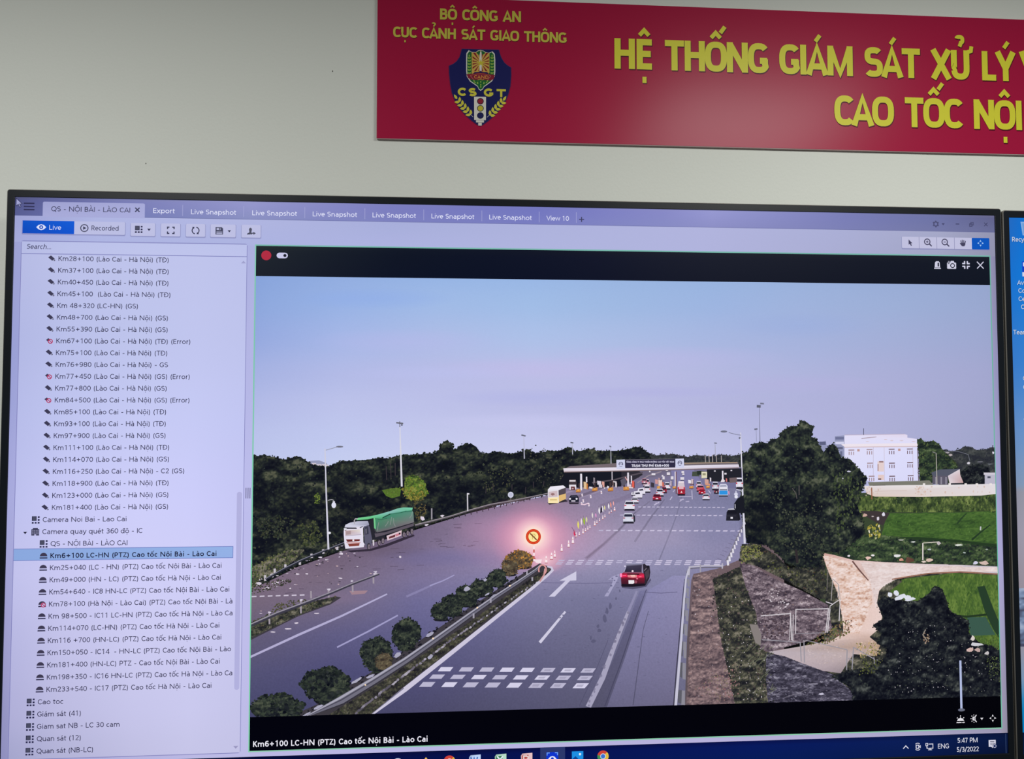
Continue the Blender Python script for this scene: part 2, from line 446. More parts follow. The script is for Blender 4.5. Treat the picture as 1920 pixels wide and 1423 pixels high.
    if ch == '2': return 54, [arc(26, 50, 20 - h * .4, t - 50, 160, -25) + [(8 + h * .5, b), (48, b)]]
    if ch == '3': return 54, [arc(24, (t + 37) / 2, 20 - h * .5, (t - 37) / 2, 140, -90) + [(18, 37)], [(18, 37)] + arc(24, (37 + b) / 2, 23 - h * .5, (37 - b) / 2, 90, -140)]
    if ch == '4': return 54, [[(40, 0), (40, 70)], [(39, 69), (6, 19), (53, 19)]]
    if ch == '5': return 54, [[(45, t), (14, t), (12, 39)] + arc(24, 22, 23 - h * .6, 22 - h, 110, -140)]
    if ch == '6': return 54, [arc(28, 23, 23 - h, 23 - h, 0, 360), [(5 + h, 23), (8 + h * .5, 44), (18, 60), (32, t), (45, t - 2)]]
    if ch == '7': return 54, [[(5, t), (48 - h, t), (20, 0)]]
    if ch == '8': return 54, [arc(27, (t + 38) / 2, 19 - h * .5, (t - 38) / 2, 0, 360), arc(27, (38 + b) / 2, 23 - h, (38 - b) / 2, 0, 360)]
    if ch == '9': return 54, [arc(26, 47, 23 - h, 23 - h, 0, 360), [(49 - h, 47), (46 - h * .5, 26), (36, 10), (22, b), (9, b + 2)]]
    if ch == '+': return 66, [[(33, 8), (33, 56)], [(9, 32), (57, 32)]]
    if ch == '-': return 40, [[(7, 26), (33, 26)]]
    if ch == '(': return 32, [arc(38, 27, 28 - h, 47, 125, 235)]
    if ch == ')': return 32, [arc(-6, 27, 28 - h, 47, 55, -55)]
    if ch == '.': return 22, [[(11, 0), (11, max(9, 2 * h))]]
    if ch == ':': return 22, [[(11, 0), (11, max(9, 2 * h))], [(11, 38), (11, 38 + max(9, 2 * h))]]
    if ch == '/': return 38, [[(4, -8), (34, 72)]]
    return (36 if SQ[0] else 28), []
def layout(s, h, track=0.0):
    """centre lines of a whole string in units of 1/70 cap height, with Vietnamese marks"""
    pen, out = 0.0, []
    for ch in s:
        bar = ch in 'Đđ'
        dec = unicodedata.normalize('NFD', {'Đ': 'D', 'đ': 'd'}.get(ch, ch))
        base, marks = dec[0], dec[1:]
        adv, st = glyph(base, h)
        if SQ[0]:
            f = NARROW.get(base, 1.0); adv *= f; st = [[(x * f, y) for x, y in q] for q in st]
        if base == 'i' and any(m_ != '\u0323' for m_ in marks): st = st[:1]
        top = 70 if base.isupper() else 51
        cx = adv / 2; st = [list(q) for q in st]
        nb = len(st); hm = max(3.9, h * .66)
        if bar: st.append([(-1, 37), (30, 37)] if base == 'D' else [(30, 62), (60, 62)])
        w = max(h, 3.2); circ = '\u0302' in marks; g = h * .5 + 5
        for m_ in marks:
            if m_ == '\u0302': st.append([(cx - 13, top + g), (cx, top + g + 12), (cx + 13, top + g)])
            if m_ == '\u0300': st.append([(cx - 11, top + g + 14), (cx + 4, top + g)])
            if m_ == '\u0301':
                o = 17 if circ else 0; y = 12 if circ else 0
                st.append([(cx - 4 + o, top + g + y), (cx + 9 + o, top + g + 15 + y)])
            if m_ == '\u0309': st.append([(cx - 9, top + g + 19)] + arc(cx - 1, top + g + 16, 9, 7, 140, -70) + [(cx - 1, top + g)])
            if m_ == '\u0323': st.append([(cx, -10 - h - 2 * w), (cx, -10 - h)])
            if m_ == '\u031b': st.append([(adv - 8, top - 4), (adv + 2, top - 1), (adv + 4, top + 10)])
        out += [([(pen + x, y) for x, y in q], h if i < nb else min(h, hm)) for i, q in enumerate(st)]
        pen += adv + track
    return pen, out
def text(paint, s, u0, v0, cap, col, u1=None, h=3.9, slant=0.0, track=0.0, dzs=0.0):
    """letters on the baseline (u0,v0), squeezed to end at u1"""
    adv, st = layout(s, h, track)
    k = cap / 70.0
    first = 6 if s and s[0] not in 'AVTXYQSCO(' else 3
    kx = k if u1 is None else (u1 - u0) / (adv - track - first - 4)
    c = lin(col)
    z = paint.top + 1e-6
    for q, hh in st:
        z += dzs
        pts = [(u0 + (x - first) * kx + y * k * slant, v0 - y * k) for x, y in q]
        paint.stroke(pts, [hh * k] * len(pts), c, z)
    return paint

# ------------------------------------------------------------------ setting
WALL_Y = 0.066
def grid_wall():
    mt = pmat('painted_wall', (226, 229, 222), 0.72, spec=0.25, bump=0.12, bscale=260, vary=0.025, vscale=2.2)
    x0, x1, z0, z1, n = -2.4, 2.8, -0.45, 2.6, 6
    vs_ = [(x0, WALL_Y, z0), (x1, WALL_Y, z0), (x1, WALL_Y, z1), (x0, WALL_Y, z1),
           (x0, WALL_Y + .1, z0), (x1, WALL_Y + .1, z0), (x1, WALL_Y + .1, z1), (x0, WALL_Y + .1, z1)]
    o = mesh_obj('wall_back', vs_, [(0, 1, 2, 3), (5, 4, 7, 6), (4, 0, 3, 7), (1, 5, 6, 2), (3, 2, 6, 7), (4, 5, 1, 0)], mt)
    o['kind'] = 'structure'
    o['label'] = 'pale grey green painted wall behind the screens'
    return o
wall = grid_wall()
fl = mesh_obj('floor', [(-2.4, -4, -.5), (2.8, -4, -.5), (2.8, .166, -.5), (-2.4, .166, -.5), (-2.4, -4, -.45), (2.8, -4, -.45), (2.8, .166, -.45), (-2.4, .166, -.45)],
              [(3, 2, 1, 0), (4, 5, 6, 7), (0, 1, 5, 4), (1, 2, 6, 5), (2, 3, 7, 6), (3, 0, 4, 7)], pmat('floor_tiles', (120, 116, 108), 0.5, vary=.05))
fl['kind'] = 'structure'
fl['label'] = 'grey floor below the wall screens'
# nail pricks in the plaster
hole = pmat('nail_hole_dark', (70, 66, 60), 0.9)
for x, y, r in ((623.5, 133.5, 1.5), (273.5, 306.5, 1.3)):
    u, v = uv(x, y, WALL_Y)
    cx, cz = X0 + u * S, ZTOP - v * S
    vs_ = [(cx, WALL_Y - 4e-4, cz)]
    for i in range(7):
        a = 6.283 * i / 7
        vs_.append((cx + r * S * math.cos(a), WALL_Y + 1e-4, cz + 1.5 * r * S * math.sin(a)))
    mesh_obj('nail_mark', vs_, [(0, 1 + (i + 1) % 7, 1 + i) for i in range(7)], hole, wall)

# ------------------------------------------------------------------ monitors: bezel, housing, dark panel
BEZEL = pmat('bezel_black', (20, 25, 32), 0.34, spec=0.22)
SIDE = pmat('bezel_side_grey', (118, 115, 110), 0.45, metal=0.2)
HOUSE = pmat('housing_black', (24, 25, 27), 0.6)
PANEL = pmat('panel_black', (6, 7, 10), 0.38, spec=0.35)
def rloop(x0, z0, x1, z1, r, y, n=5):
    out = []
    for cx, cz, a in ((x1 - r, z1 - r, 0), (x0 + r, z1 - r, 90), (x0 + r, z0 + r, 180), (x1 - r, z0 + r, 270)):
        for k in range(n):
            t = math.radians(a + 90 * k / (n - 1)); out.append((cx + r * math.cos(t), y, cz + r * math.sin(t)))
    return out
def monitor(label, du, dv, bl, bt, br, bb):
    """bezel widths left, top, right, bottom in display pixels"""
    ix0, ix1 = X0 + du * S, X0 + (du + 1920) * S
    iz1, iz0 = ZTOP - dv * S, ZTOP - (dv + 1080) * S
    ox0, ox1, oz1, oz0 = ix0 - bl * S, ix1 + br * S, iz1 + bt * S, iz0 - bb * S
    org = ((ix0 + ix1) / 2, WALL_Y, oz0)
    root = empty('wall_monitor', org, label, 'monitor', 'display screens on the wall')
    loops = [rloop(ix0, iz0, ix1, iz1, 2e-5, 0.001), rloop(ix0, iz0, ix1, iz1, 2e-5, -0.0014),
             rloop(ix0 - 4e-4, iz0 - 4e-4, ix1 + 4e-4, iz1 + 4e-4, 4e-4, -0.0018),
             rloop(ox0 + .0013, oz0 + .0013, ox1 - .0013, oz1 - .0013, .0020, -0.0018),
             rloop(ox0 + .0008, oz0 + .0008, ox1 - .0008, oz1 - .0008, .0024, -0.0014), rloop(ox0 + .0008, oz0 + .0008, ox1 - .0008, oz1 - .0008, .0024, 0.0008)]
    n = len(loops[0]); vs_ = [p for l in loops for p in l]
    fs = [(k * n + i, k * n + (i + 1) % n, (k + 1) * n + (i + 1) % n, (k + 1) * n + i) for k in range(len(loops) - 1) for i in range(n)]
    mesh_obj('bezel', vs_, fs, BEZEL, root, org, 'narrow black bezel')
    loops = [rloop(ox0 + .0008, oz0 + .0008, ox1 - .0008, oz1 - .0008, .0024, -0.0012), rloop(ox0 + .0004, oz0 + .0004, ox1 - .0004, oz1 - .0004, .0027, -0.0012),
             rloop(ox0, oz0, ox1, oz1, .0029, -0.0007), rloop(ox0, oz0, ox1, oz1, .0029, 0.030)]
    vs_ = [p for l in loops for p in l]
    fs = [(k * n + i, k * n + (i + 1) % n, (k + 1) * n + (i + 1) % n, (k + 1) * n + i) for k in range(3) for i in range(n)]
    mesh_obj('side_trim', vs_, fs, SIDE, root, org, 'grey metal side edge')
    loops = [rloop(ox0 + .001, oz0 + .001, ox1 - .001, oz1 - .001, .003, 0.030), rloop(ox0 + .03, oz0 + .03, ox1 - .03, oz1 - .03, .01, 0.045), rloop(ox0 + .12, oz0 + .12, ox1 - .12, oz1 - .12, .02, WALL_Y)]
    vs_ = [p for l in loops for p in l]
    fs = [(k * n + i, k * n + (i + 1) % n, (k + 1) * n + (i + 1) % n, (k + 1) * n + i) for k in range(2) for i in range(n)]
    fs += [tuple(range(n - 1, -1, -1)), tuple(range(2 * n, 3 * n))]
    mesh_obj('rear_housing', vs_, fs, HOUSE, root, org)
    vs_ = [(ix0, 0, iz0), (ix1, 0, iz0), (ix1, 0, iz1), (ix0, 0, iz1), (ix0, .02, iz0), (ix1, .02, iz0), (ix1, .02, iz1), (ix0, .02, iz1)]
    scr = mesh_obj('screen', vs_, [(0, 1, 2, 3), (5, 4, 7, 6), (4, 0, 3, 7), (1, 5, 6, 2), (3, 2, 6, 7), (4, 5, 1, 0)], PANEL, root, org, 'lit display panel')
    return root, scr, org
mon1, scr1, org1 = monitor('large monitor below the red banner showing live motorway camera software and toll plaza', 0, 0, 14.2, 14.3, 13.3, 16)
mon2, scr2, org2 = monitor('monitor with blue desktop wallpaper hung beside the toll plaza screen', 1950.2, 3.6, 13.0, 14.8, 13.3, 16)
def put(p, name, label=None, step=True): return p.build(name, scr1, org1, None, label, step=step)

# ------------------------------------------------------------------ the camera picture shown on the big screen (all flat on the panel)
p = Paint(); p.grain = 0.05
p.grid([466, 640, 820, 1000, 1160, 1340, 1500, 1680, 1882], [514, 570, 630, 700, 760, 820, 880, 950], [
    [(134, 160, 222), (146, 171, 228), (150, 178, 232), (152, 180, 232), (152, 178, 228), (150, 176, 226), (152, 174, 222), (150, 168, 216), (148, 162, 208)],
    [(140, 164, 224), (152, 176, 232), (160, 184, 234), (160, 186, 234), (158, 182, 230), (156, 178, 228), (158, 176, 224), (156, 172, 218), (152, 164, 210)],
    [(148, 166, 226), (164, 180, 234), (172, 186, 234), (172, 190, 236), (170, 186, 232), (166, 180, 228), (164, 176, 224), (162, 172, 218), (156, 164, 210)],
    [(166, 176, 230), (178, 184, 234), (184, 186, 234), (188, 188, 234), (186, 186, 232), (180, 182, 228), (174, 178, 224), (170, 172, 218), (162, 164, 210)],
    [(178, 184, 234), (188, 192, 238), (188, 190, 236), (186, 186, 232), (184, 184, 230), (180, 180, 226), (176, 176, 222), (172, 172, 218), (162, 164, 208)],
    [(186, 192, 238), (192, 198, 242), (196, 198, 240), (198, 198, 240), (194, 194, 236), (188, 188, 230), (180, 180, 226), (172, 172, 216), (160, 162, 206)],
    [(190, 196, 240), (198, 204, 244), (204, 206, 244), (206, 206, 246), (204, 204, 244), (196, 196, 238), (184, 184, 228), (174, 174, 218), (160, 162, 206)],
    [(190, 196, 240), (198, 204, 244), (204, 206, 244), (206, 206, 246), (204, 204, 244), (196, 196, 238), (184, 184, 228), (174, 174, 218), (160, 162, 206)]], 4, (0, 2, -4))
rnd = random.Random(5)
for x, y, rx, ry, c in ((760, 640, 190, 26, (186, 184, 234, .35)), (1010, 690, 200, 22, (196, 186, 232, .4)), (1250, 670, 230, 24, (190, 184, 230, .35)), (1000, 745, 190, 18, (176, 180, 230, .5)),
                        (1230, 735, 210, 12, (176, 176, 226, .5)), (1500, 720, 190, 20, (182, 176, 222, .4)), (700, 560, 160, 22, (136, 168, 234, .35)), (1500, 610, 150, 26, (150, 172, 222, .35)), (1000, 790, 220, 16, (204, 204, 242, .4)), (820, 700, 190, 16, (188, 194, 240, .4))):
    p.glow(x, y, rx, ry, [(0, c), (.5, c[:3] + (c[3] * .6,)), (1, c[:3] + (0,))], 24)
put(p, 'pictured_sky', 'hazy lavender blue sky in the camera picture')

# colour ramps for the soft textures
LEAF = [(0, (12, 15, 27)), (.35, (25, 29, 35)), (.6, (40, 46, 42)), (.8, (60, 66, 54)), (1, (86, 88, 72))]
LEAF_FAR = [(0, (40, 42, 52)), (.5, (56, 60, 62)), (1, (80, 82, 82))]
LEAF_TREE = [(0, (12, 15, 27)), (.35, (27, 32, 37)), (.6, (44, 52, 46)), (.8, (66, 74, 58)), (1, (96, 100, 84))]
LEAF_DARK = [(0, (8, 10, 22)), (.4, (22, 25, 34)), (.65, (38, 42, 46)), (.85, (54, 58, 58)), (1, (84, 88, 86))]
LEAF_SHRUB = [(0, (18, 22, 30)), (.4, (34, 40, 40)), (.7, (54, 62, 53)), (1, (82, 88, 72))]
SOIL = [(0, (58, 48, 58)), (.35, (98, 82, 88)), (.65, (132, 110, 113)), (1, (178, 152, 150))]
SCRUB = [(0, (26, 27, 34)), (.4, (52, 53, 50)), (.7, (82, 82, 68)), (1, (130, 124, 110))]
WEED = [(0, (24, 32, 34)), (.4, (46, 60, 46)), (.7, (66, 84, 54)), (1, (106, 120, 86))]
MAIZE = [(0, (34, 46, 33)), (.4, (60, 76, 45)), (.7, (86, 102, 55)), (1, (124, 138, 80))]
PADDY = [(0, (46, 70, 38)), (.5, (66, 97, 46)), (1, (88, 119, 57))]
PADDY_NEAR = [(0, (52, 78, 40)), (.5, (80, 108, 49)), (1, (112, 136, 66))]
STONE = [(0, (60, 50, 62)), (.4, (104, 90, 100)), (.7, (138, 122, 132)), (1, (190, 176, 182))]
STONE_DARK = [(0, (36, 34, 48)), (.4, (60, 57, 72)), (.7, (84, 80, 98)), (1, (146, 142, 158))]
DIRT = [(0, (178, 134, 116)), (.3, (214, 178, 160)), (.6, (230, 206, 198)), (1, (242, 226, 222))]
# far tree lines
def forest(name, outline, base, pal, n, clump, csize, seed, size=(2.2, 4.6), label=None, shade=20, jit=7, edge=True, step=True, ramp=None, sx=30, sy=22, bias=-.09):
    q = Paint(); q.grain = 1.0; q.poly(outline, base)
    q.texture(outline, 1.6, ramp or LEAF, seed, sx, sy, bias=bias)
    q.scatter(outline, int(n * .1), size, pal, seed, clump=clump, csize=csize, edge=edge, jit=jit, shade=shade)
    return put(q, name, label, step)
p = Paint()
p.poly([(572, 876), (582, 864), (598, 863), (612, 868), (622, 880)], (150, 155, 185))
for x, y, w, h in ((585, 868, 8, 6), (594, 870, 9, 8), (604, 870, 6, 7), (611, 871, 5, 5), (598, 876, 8, 5)): p.rect(x, y, x + w, y + h, (205, 195, 205))
p.rect(601, 876, 607, 880, (150, 100, 95))
put(p, 'pictured_distant_houses')
forest('pictured_distant_wood', [(1150, 910), (1150, 850), (1185, 843), (1200, 838), (1214, 848), (1228, 854), (1262, 851), (1290, 857), (1306, 853), (1330, 856), (1352, 852), (1372, 855), (1400, 850), (1400, 910)],
       (52, 54, 62), [(62, 64, 68), (54, 60, 58), (74, 70, 78)], 320, 36, 9, 3, (1.6, 3.2), shade=12, ramp=LEAF_FAR, sx=16, sy=12)
F1 = [(466, 858), (478, 856), (495, 853), (508, 856), (520, 858), (532, 862), (544, 860), (552, 856), (563, 856), (574, 864), (588, 872), (612, 876), (622, 872), (640, 865), (662, 864), (690, 862), (712, 858), (726, 860), (742, 856),
      (760, 852), (775, 854), (792, 851), (812, 850), (822, 846), (826, 834), (836, 826), (848, 832), (851, 845), (862, 838), (870, 833), (884, 832), (894, 839), (900, 849), (915, 850), (932, 847), (958, 851), (980, 846), (990, 842), (1002, 850),
      (1028, 846), (1048, 846), (1062, 840), (1068, 838), (1080, 847), (1112, 841), (1120, 846), (1158, 846), (1186, 840), (1200, 838), (1212, 848), (1222, 860), (1200, 900), (1070, 908), (1030, 926), (940, 946), (880, 960), (790, 986), (720, 1010), (640, 1032), (560, 1058), (500, 1092), (466, 1108)]
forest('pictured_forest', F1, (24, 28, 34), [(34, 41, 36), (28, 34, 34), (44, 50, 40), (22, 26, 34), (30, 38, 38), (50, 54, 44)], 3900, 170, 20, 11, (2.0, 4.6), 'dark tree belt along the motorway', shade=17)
q = Paint()   # deep gaps low in the trees, trunks, paler leaves
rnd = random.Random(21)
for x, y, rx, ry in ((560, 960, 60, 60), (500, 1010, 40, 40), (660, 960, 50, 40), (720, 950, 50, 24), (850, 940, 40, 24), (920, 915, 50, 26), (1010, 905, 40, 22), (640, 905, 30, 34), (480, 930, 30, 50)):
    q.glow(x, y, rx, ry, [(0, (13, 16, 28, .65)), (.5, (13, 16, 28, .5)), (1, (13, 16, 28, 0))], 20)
for reg, n in (([(470, 900), (640, 900), (640, 1000), (470, 1040)], 3), ([(640, 900), (800, 900), (800, 960), (640, 1000)], 3), ([(800, 880), (1030, 880), (1040, 920), (800, 965)], 4)):
    q.scatter(reg, n, (4, 10), [(13, 16, 28), (16, 19, 30), (20, 22, 34)], n, jit=3, aspect=.7)
for x, y, l in ((912, 925, 14), (924, 921, 14), (1000, 915, 12), (960, 918, 10), (986, 925, 12), (724, 900, 26), (732, 896, 28), (741, 892, 24), (753, 896, 22), (1020, 912, 10)):
    q.line([(x, y - l), (x + rnd.uniform(-2, 2), y)], 1.5, (58, 52, 58))
q.scatter([(1000, 830), (1050, 850), (1060, 905), (1010, 915), (985, 870)], 50, (1.5, 3), [(62, 62, 52), (70, 70, 60), (56, 58, 50)], 9, jit=6)
q.scatter([(905, 885), (955, 868), (970, 900), (945, 925), (905, 920)], 60, (1.5, 3.2), [(64, 70, 48), (72, 72, 56), (54, 60, 46)], 10, jit=6)
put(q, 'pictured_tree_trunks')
q = Paint()
q.poly([(716, 919), (738, 915), (752, 917), (750, 930), (735, 934), (724, 930)], (84, 112, 44))
q.scatter([(722, 918), (750, 914), (745, 932), (728, 930)], 40, (1.5, 3), [(96, 120, 50), (80, 100, 44)], 31)
q.texture([(760, 895), (772, 890), (784, 892), (797, 905), (802, 924), (792, 936), (770, 939), (757, 925)], 1.5, [(0, (44, 56, 34)), (.4, (78, 100, 44)), (.7, (106, 128, 52)), (1, (150, 152, 76))], 30, 13, 11)
q.scatter([(760, 893), (782, 892), (797, 905), (803, 925), (792, 935), (770, 938), (758, 925)], 60, (1.8, 3.6), [(92, 122, 44), (110, 132, 50), (66, 92, 42), (130, 130, 52)], 32, jit=10)
q.scatter([(752, 915), (790, 918), (800, 930), (780, 940), (760, 934)], 80, (1.6, 3.2), [(120, 112, 48), (140, 128, 58), (90, 96, 42)], 33)
q.scatter([(775, 938), (795, 935), (800, 960), (790, 978), (778, 970)], 70, (1.6, 3), [(84, 76, 50), (70, 70, 46), (100, 88, 58)], 34)
q.scatter([(588, 930), (596, 924), (602, 930), (600, 944), (590, 944)], 30, (1.4, 2.6), [(110, 128, 54), (80, 98, 44)], 35)
put(q, 'pictured_yellow_green_bush', 'yellow green bush among the dark trees')
q = Paint()
q.texture([(466, 1066), (500, 1050), (540, 1032), (572, 1030), (556, 1048), (510, 1078), (484, 1096), (466, 1108)], 1.8, SCRUB, 40, 12, 12, bias=.16)
q.scatter([(466, 1062), (500, 1046), (540, 1028), (575, 1028), (560, 1048), (510, 1078), (484, 1096), (466, 1108)], 130, (1.8, 3.8), [(72, 82, 52), (92, 98, 62), (56, 66, 46), (112, 112, 76)], 41, jit=10, edge=False)
q.scatter([(555, 985), (590, 975), (605, 1000), (600, 1022), (565, 1025)], 120, (2, 4.2), [(60, 68, 44), (48, 56, 42), (78, 82, 54)], 42)
q.scatter([(480, 975), (520, 965), (555, 975), (540, 1010), (490, 1010)], 110, (2, 4.2), [(46, 54, 44), (38, 44, 40), (60, 64, 50)], 43)
q.scatter([(600, 1030), (640, 1015), (645, 1022), (605, 1042)], 30, (1.5, 3), [(62, 62, 56), (80, 80, 74)], 44)
put(q, 'pictured_roadside_shrubs')

# road surface
p = Paint(); p.grain = 0.4
xs = [466, 620, 780, 900, 1010, 1130, 1260, 1410]
ys = [895, 935, 965, 1000, 1040, 1085, 1130, 1190, 1260, 1350]
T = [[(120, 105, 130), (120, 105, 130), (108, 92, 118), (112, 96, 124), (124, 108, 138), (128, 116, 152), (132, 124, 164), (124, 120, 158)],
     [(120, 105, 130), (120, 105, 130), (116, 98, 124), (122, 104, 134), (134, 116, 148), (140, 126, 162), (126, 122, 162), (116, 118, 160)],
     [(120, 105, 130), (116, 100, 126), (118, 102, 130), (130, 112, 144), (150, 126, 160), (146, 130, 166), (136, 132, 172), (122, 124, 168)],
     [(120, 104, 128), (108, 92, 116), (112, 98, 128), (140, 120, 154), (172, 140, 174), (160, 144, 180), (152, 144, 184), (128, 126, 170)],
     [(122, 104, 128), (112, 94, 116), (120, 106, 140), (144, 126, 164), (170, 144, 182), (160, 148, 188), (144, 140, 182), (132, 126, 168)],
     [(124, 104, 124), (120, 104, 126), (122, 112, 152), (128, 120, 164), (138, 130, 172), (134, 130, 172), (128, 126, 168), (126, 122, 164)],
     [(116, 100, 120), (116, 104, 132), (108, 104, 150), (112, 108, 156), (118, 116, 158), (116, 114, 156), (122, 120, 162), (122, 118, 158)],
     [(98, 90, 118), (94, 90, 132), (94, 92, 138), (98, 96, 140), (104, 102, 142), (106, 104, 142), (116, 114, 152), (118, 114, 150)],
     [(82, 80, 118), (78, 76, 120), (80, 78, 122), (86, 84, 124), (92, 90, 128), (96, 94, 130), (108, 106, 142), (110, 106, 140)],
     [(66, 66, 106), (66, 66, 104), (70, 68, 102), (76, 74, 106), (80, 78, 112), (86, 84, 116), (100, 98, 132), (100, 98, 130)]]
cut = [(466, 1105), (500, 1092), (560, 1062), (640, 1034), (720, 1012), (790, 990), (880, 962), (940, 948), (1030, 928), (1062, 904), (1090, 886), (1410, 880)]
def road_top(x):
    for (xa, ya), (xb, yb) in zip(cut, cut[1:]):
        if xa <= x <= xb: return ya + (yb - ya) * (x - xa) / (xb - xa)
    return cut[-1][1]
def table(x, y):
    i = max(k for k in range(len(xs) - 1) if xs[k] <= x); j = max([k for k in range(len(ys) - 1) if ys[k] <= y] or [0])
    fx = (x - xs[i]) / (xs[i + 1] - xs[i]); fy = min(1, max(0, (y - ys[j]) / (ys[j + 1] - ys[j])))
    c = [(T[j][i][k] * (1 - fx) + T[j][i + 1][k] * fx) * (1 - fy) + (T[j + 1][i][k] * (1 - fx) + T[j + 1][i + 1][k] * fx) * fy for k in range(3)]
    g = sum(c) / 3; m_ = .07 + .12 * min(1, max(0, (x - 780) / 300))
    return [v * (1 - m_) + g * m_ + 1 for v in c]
nx, ny = 60, 40
pts, cols, faces = [], [], []
for i in range(nx + 1):
    x = 466 + (1408 - 466) * i / nx; t0 = road_top(x)
    for j in range(ny + 1):
        y = t0 + (1348 - t0) * j / ny
        pts.append(uv(x, y)); cols.append(lin(table(x, y)))
for i in range(nx):
    for j in range(ny):
        a = i * (ny + 1) + j; faces.append((a, a + 1, a + ny + 2, a + ny + 1))
p.raw(pts, cols, faces)
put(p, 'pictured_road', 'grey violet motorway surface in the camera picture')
p = Paint(); p.grain = .4
p.poly([(1108, 1328), (1138, 1328), (1170, 1238), (1200, 1148), (1214, 1106), (1199, 1108), (1180, 1160), (1150, 1236)], [(84, 82, 106), (84, 82, 108), (92, 90, 118), (102, 100, 132), (120, 118, 156), (118, 116, 154), (100, 98, 132), (90, 88, 116)])
p.poly([(1138, 1328), (1264, 1328), (1276, 1190), (1286, 1080), (1262, 1079), (1216, 1106), (1200, 1148), (1170, 1238)], [(104, 101, 132), (108, 104, 134), (130, 126, 162), (146, 142, 180), (142, 139, 178), (136, 133, 174), (132, 129, 168), (120, 117, 152)])
put(p, 'pictured_hard_shoulder', 'lighter grey hard shoulder beside the right lane')
p = Paint()    # tyre tracks, patches, litter streaks
for pts, w, c in (([(1098, 1048), (1130, 1022), (1160, 994), (1190, 962), (1218, 940)], [7, 6, 5, 3.4, 2], (96, 90, 110, .35)),
                  ([(1190, 1016), (1215, 978), (1232, 955), (1246, 936)], [4, 3.4, 2.8, 2], (88, 84, 106, .45)), ([(1236, 1050), (1256, 1000), (1268, 968), (1278, 930)], [2.6, 2.6, 2, 1.4], (100, 98, 124, .5)),
                  ([(1125, 950), (1180, 930), (1220, 905)], [8, 8, 6], (118, 104, 132, .35)), 
                  ([(1040, 930), (1080, 918), (1120, 905)], [3, 3, 2], (160, 146, 172, .8)), ([(1075, 937), (1120, 922), (1155, 905)], [3, 3, 2], (160, 146, 172, .6)), ([(1060, 940), (1110, 922), (1145, 908)], [5, 5, 3], (96, 84, 104, .6)),
                  ([(1134, 1324), (1165, 1240), (1195, 1150), (1212, 1105)], [2.2, 2, 1.6, 1.2], (72, 70, 96, .9)), ([(1187, 1322), (1198, 1240), (1206, 1180), (1216, 1145)], [1.8, 1.5, 1.2, 1], (78, 76, 100, .8)),
                  ([(1086, 1324), (1120, 1250), (1140, 1200)], [1.5, 1.2, 1], (78, 76, 104, .7)), ([(1010, 1092), (1100, 1094), (1160, 1092)], 1.2, (100, 96, 132, .8)), ([(1208, 1110), (1240, 1112), (1270, 1110)], 1.4, (98, 94, 128, .8)),
                  
                  ([(1100, 1046), (1132, 1020), (1162, 992), (1192, 960)], [3, 3, 2.4, 1.6], (84, 80, 100, .4))):
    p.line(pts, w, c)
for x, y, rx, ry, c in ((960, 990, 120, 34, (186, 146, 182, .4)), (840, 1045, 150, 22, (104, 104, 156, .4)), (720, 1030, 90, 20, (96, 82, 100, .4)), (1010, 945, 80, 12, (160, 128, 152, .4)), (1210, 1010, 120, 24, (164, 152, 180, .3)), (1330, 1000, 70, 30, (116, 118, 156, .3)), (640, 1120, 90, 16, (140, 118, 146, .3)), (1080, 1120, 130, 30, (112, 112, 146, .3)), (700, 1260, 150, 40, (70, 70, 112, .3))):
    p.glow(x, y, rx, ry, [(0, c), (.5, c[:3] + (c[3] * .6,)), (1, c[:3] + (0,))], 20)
rnd = random.Random(8)
for _ in range(46):
    x, y = rnd.uniform(500, 900), 0
    y = road_top(x) + rnd.uniform(10, 70); l = rnd.uniform(4, 16)
    p.line([(x, y), (x + l, y - rnd.uniform(-.5, 1.5))], rnd.uniform(.7, 1.4), (76, 64, 84, .6))
for x, y, rx, ry in ((1112, 1202, 6, 3), (1108, 1196, 2, 5), (1124, 1182, 5, 4), (1121, 1174, 3, 5), (1134, 1160, 4, 8), (1138, 1146, 4, 7), (1144, 1136, 3, 6), (1155, 1122, 2, 3), (1162, 1108, 1.6, 3)):
    p.blob(x, y, rx, ry, (84, 83, 112, .7), rnd, n=8)
for _ in range(70):
    x, y = rnd.uniform(1010, 1260), rnd.uniform(1070, 1320)
    p.line([(x, y), (x + rnd.uniform(1, 6), y + rnd.uniform(-1, 1))], 1, (84, 82, 112, .5))
put(p, 'pictured_tyre_tracks')
p = Paint()     # litter along the left shoulder
for _ in range(95):
    x = rnd.uniform(480, 700); y = road_top(x) + rnd.choice((rnd.uniform(-14, 12), rnd.uniform(-6, 90)))
    if y > 1175 - (x - 466) * .35: continue
    p.blob(x, y, rnd.uniform(1, 3.2), rnd.uniform(.7, 1.5), rnd.choice(((205, 195, 212), (170, 160, 180), (226, 218, 228), (60, 54, 66), (70, 62, 74), (190, 165, 170))), rnd)
for x, y, rx, ry in ((750, 1044, 3, 2.5), (792, 972, 6, 4), (800, 984, 4, 2), (829, 967, 4, 3), (485, 1094, 6, 3), (500, 1102, 5, 2), (520, 1092, 3, 2), (510, 1079, 4, 5), (600, 1045, 4, 2), (640, 1038, 5, 2), (638, 1084, 4, 1.6), (705, 1076, 6, 2),
                     (558, 1076, 4, 1.6), (575, 1076, 3, 1.4), (512, 1185, 5, 1.5), (540, 1179, 7, 1.5), (556, 1168, 4, 2), (594, 1150, 5, 1.6), (580, 1142, 2, 2), (500, 1177, 3, 2)):
    p.blob(x, y, rx, ry, (216, 206, 220), rnd, n=7)
put(p, 'pictured_litter')
p = Paint()
p.line([(466, 1231.5), (560, 1190), (640, 1155), (726, 1113.5)], [4.5, 4.2, 3.6, 2.6], (178, 172, 208))
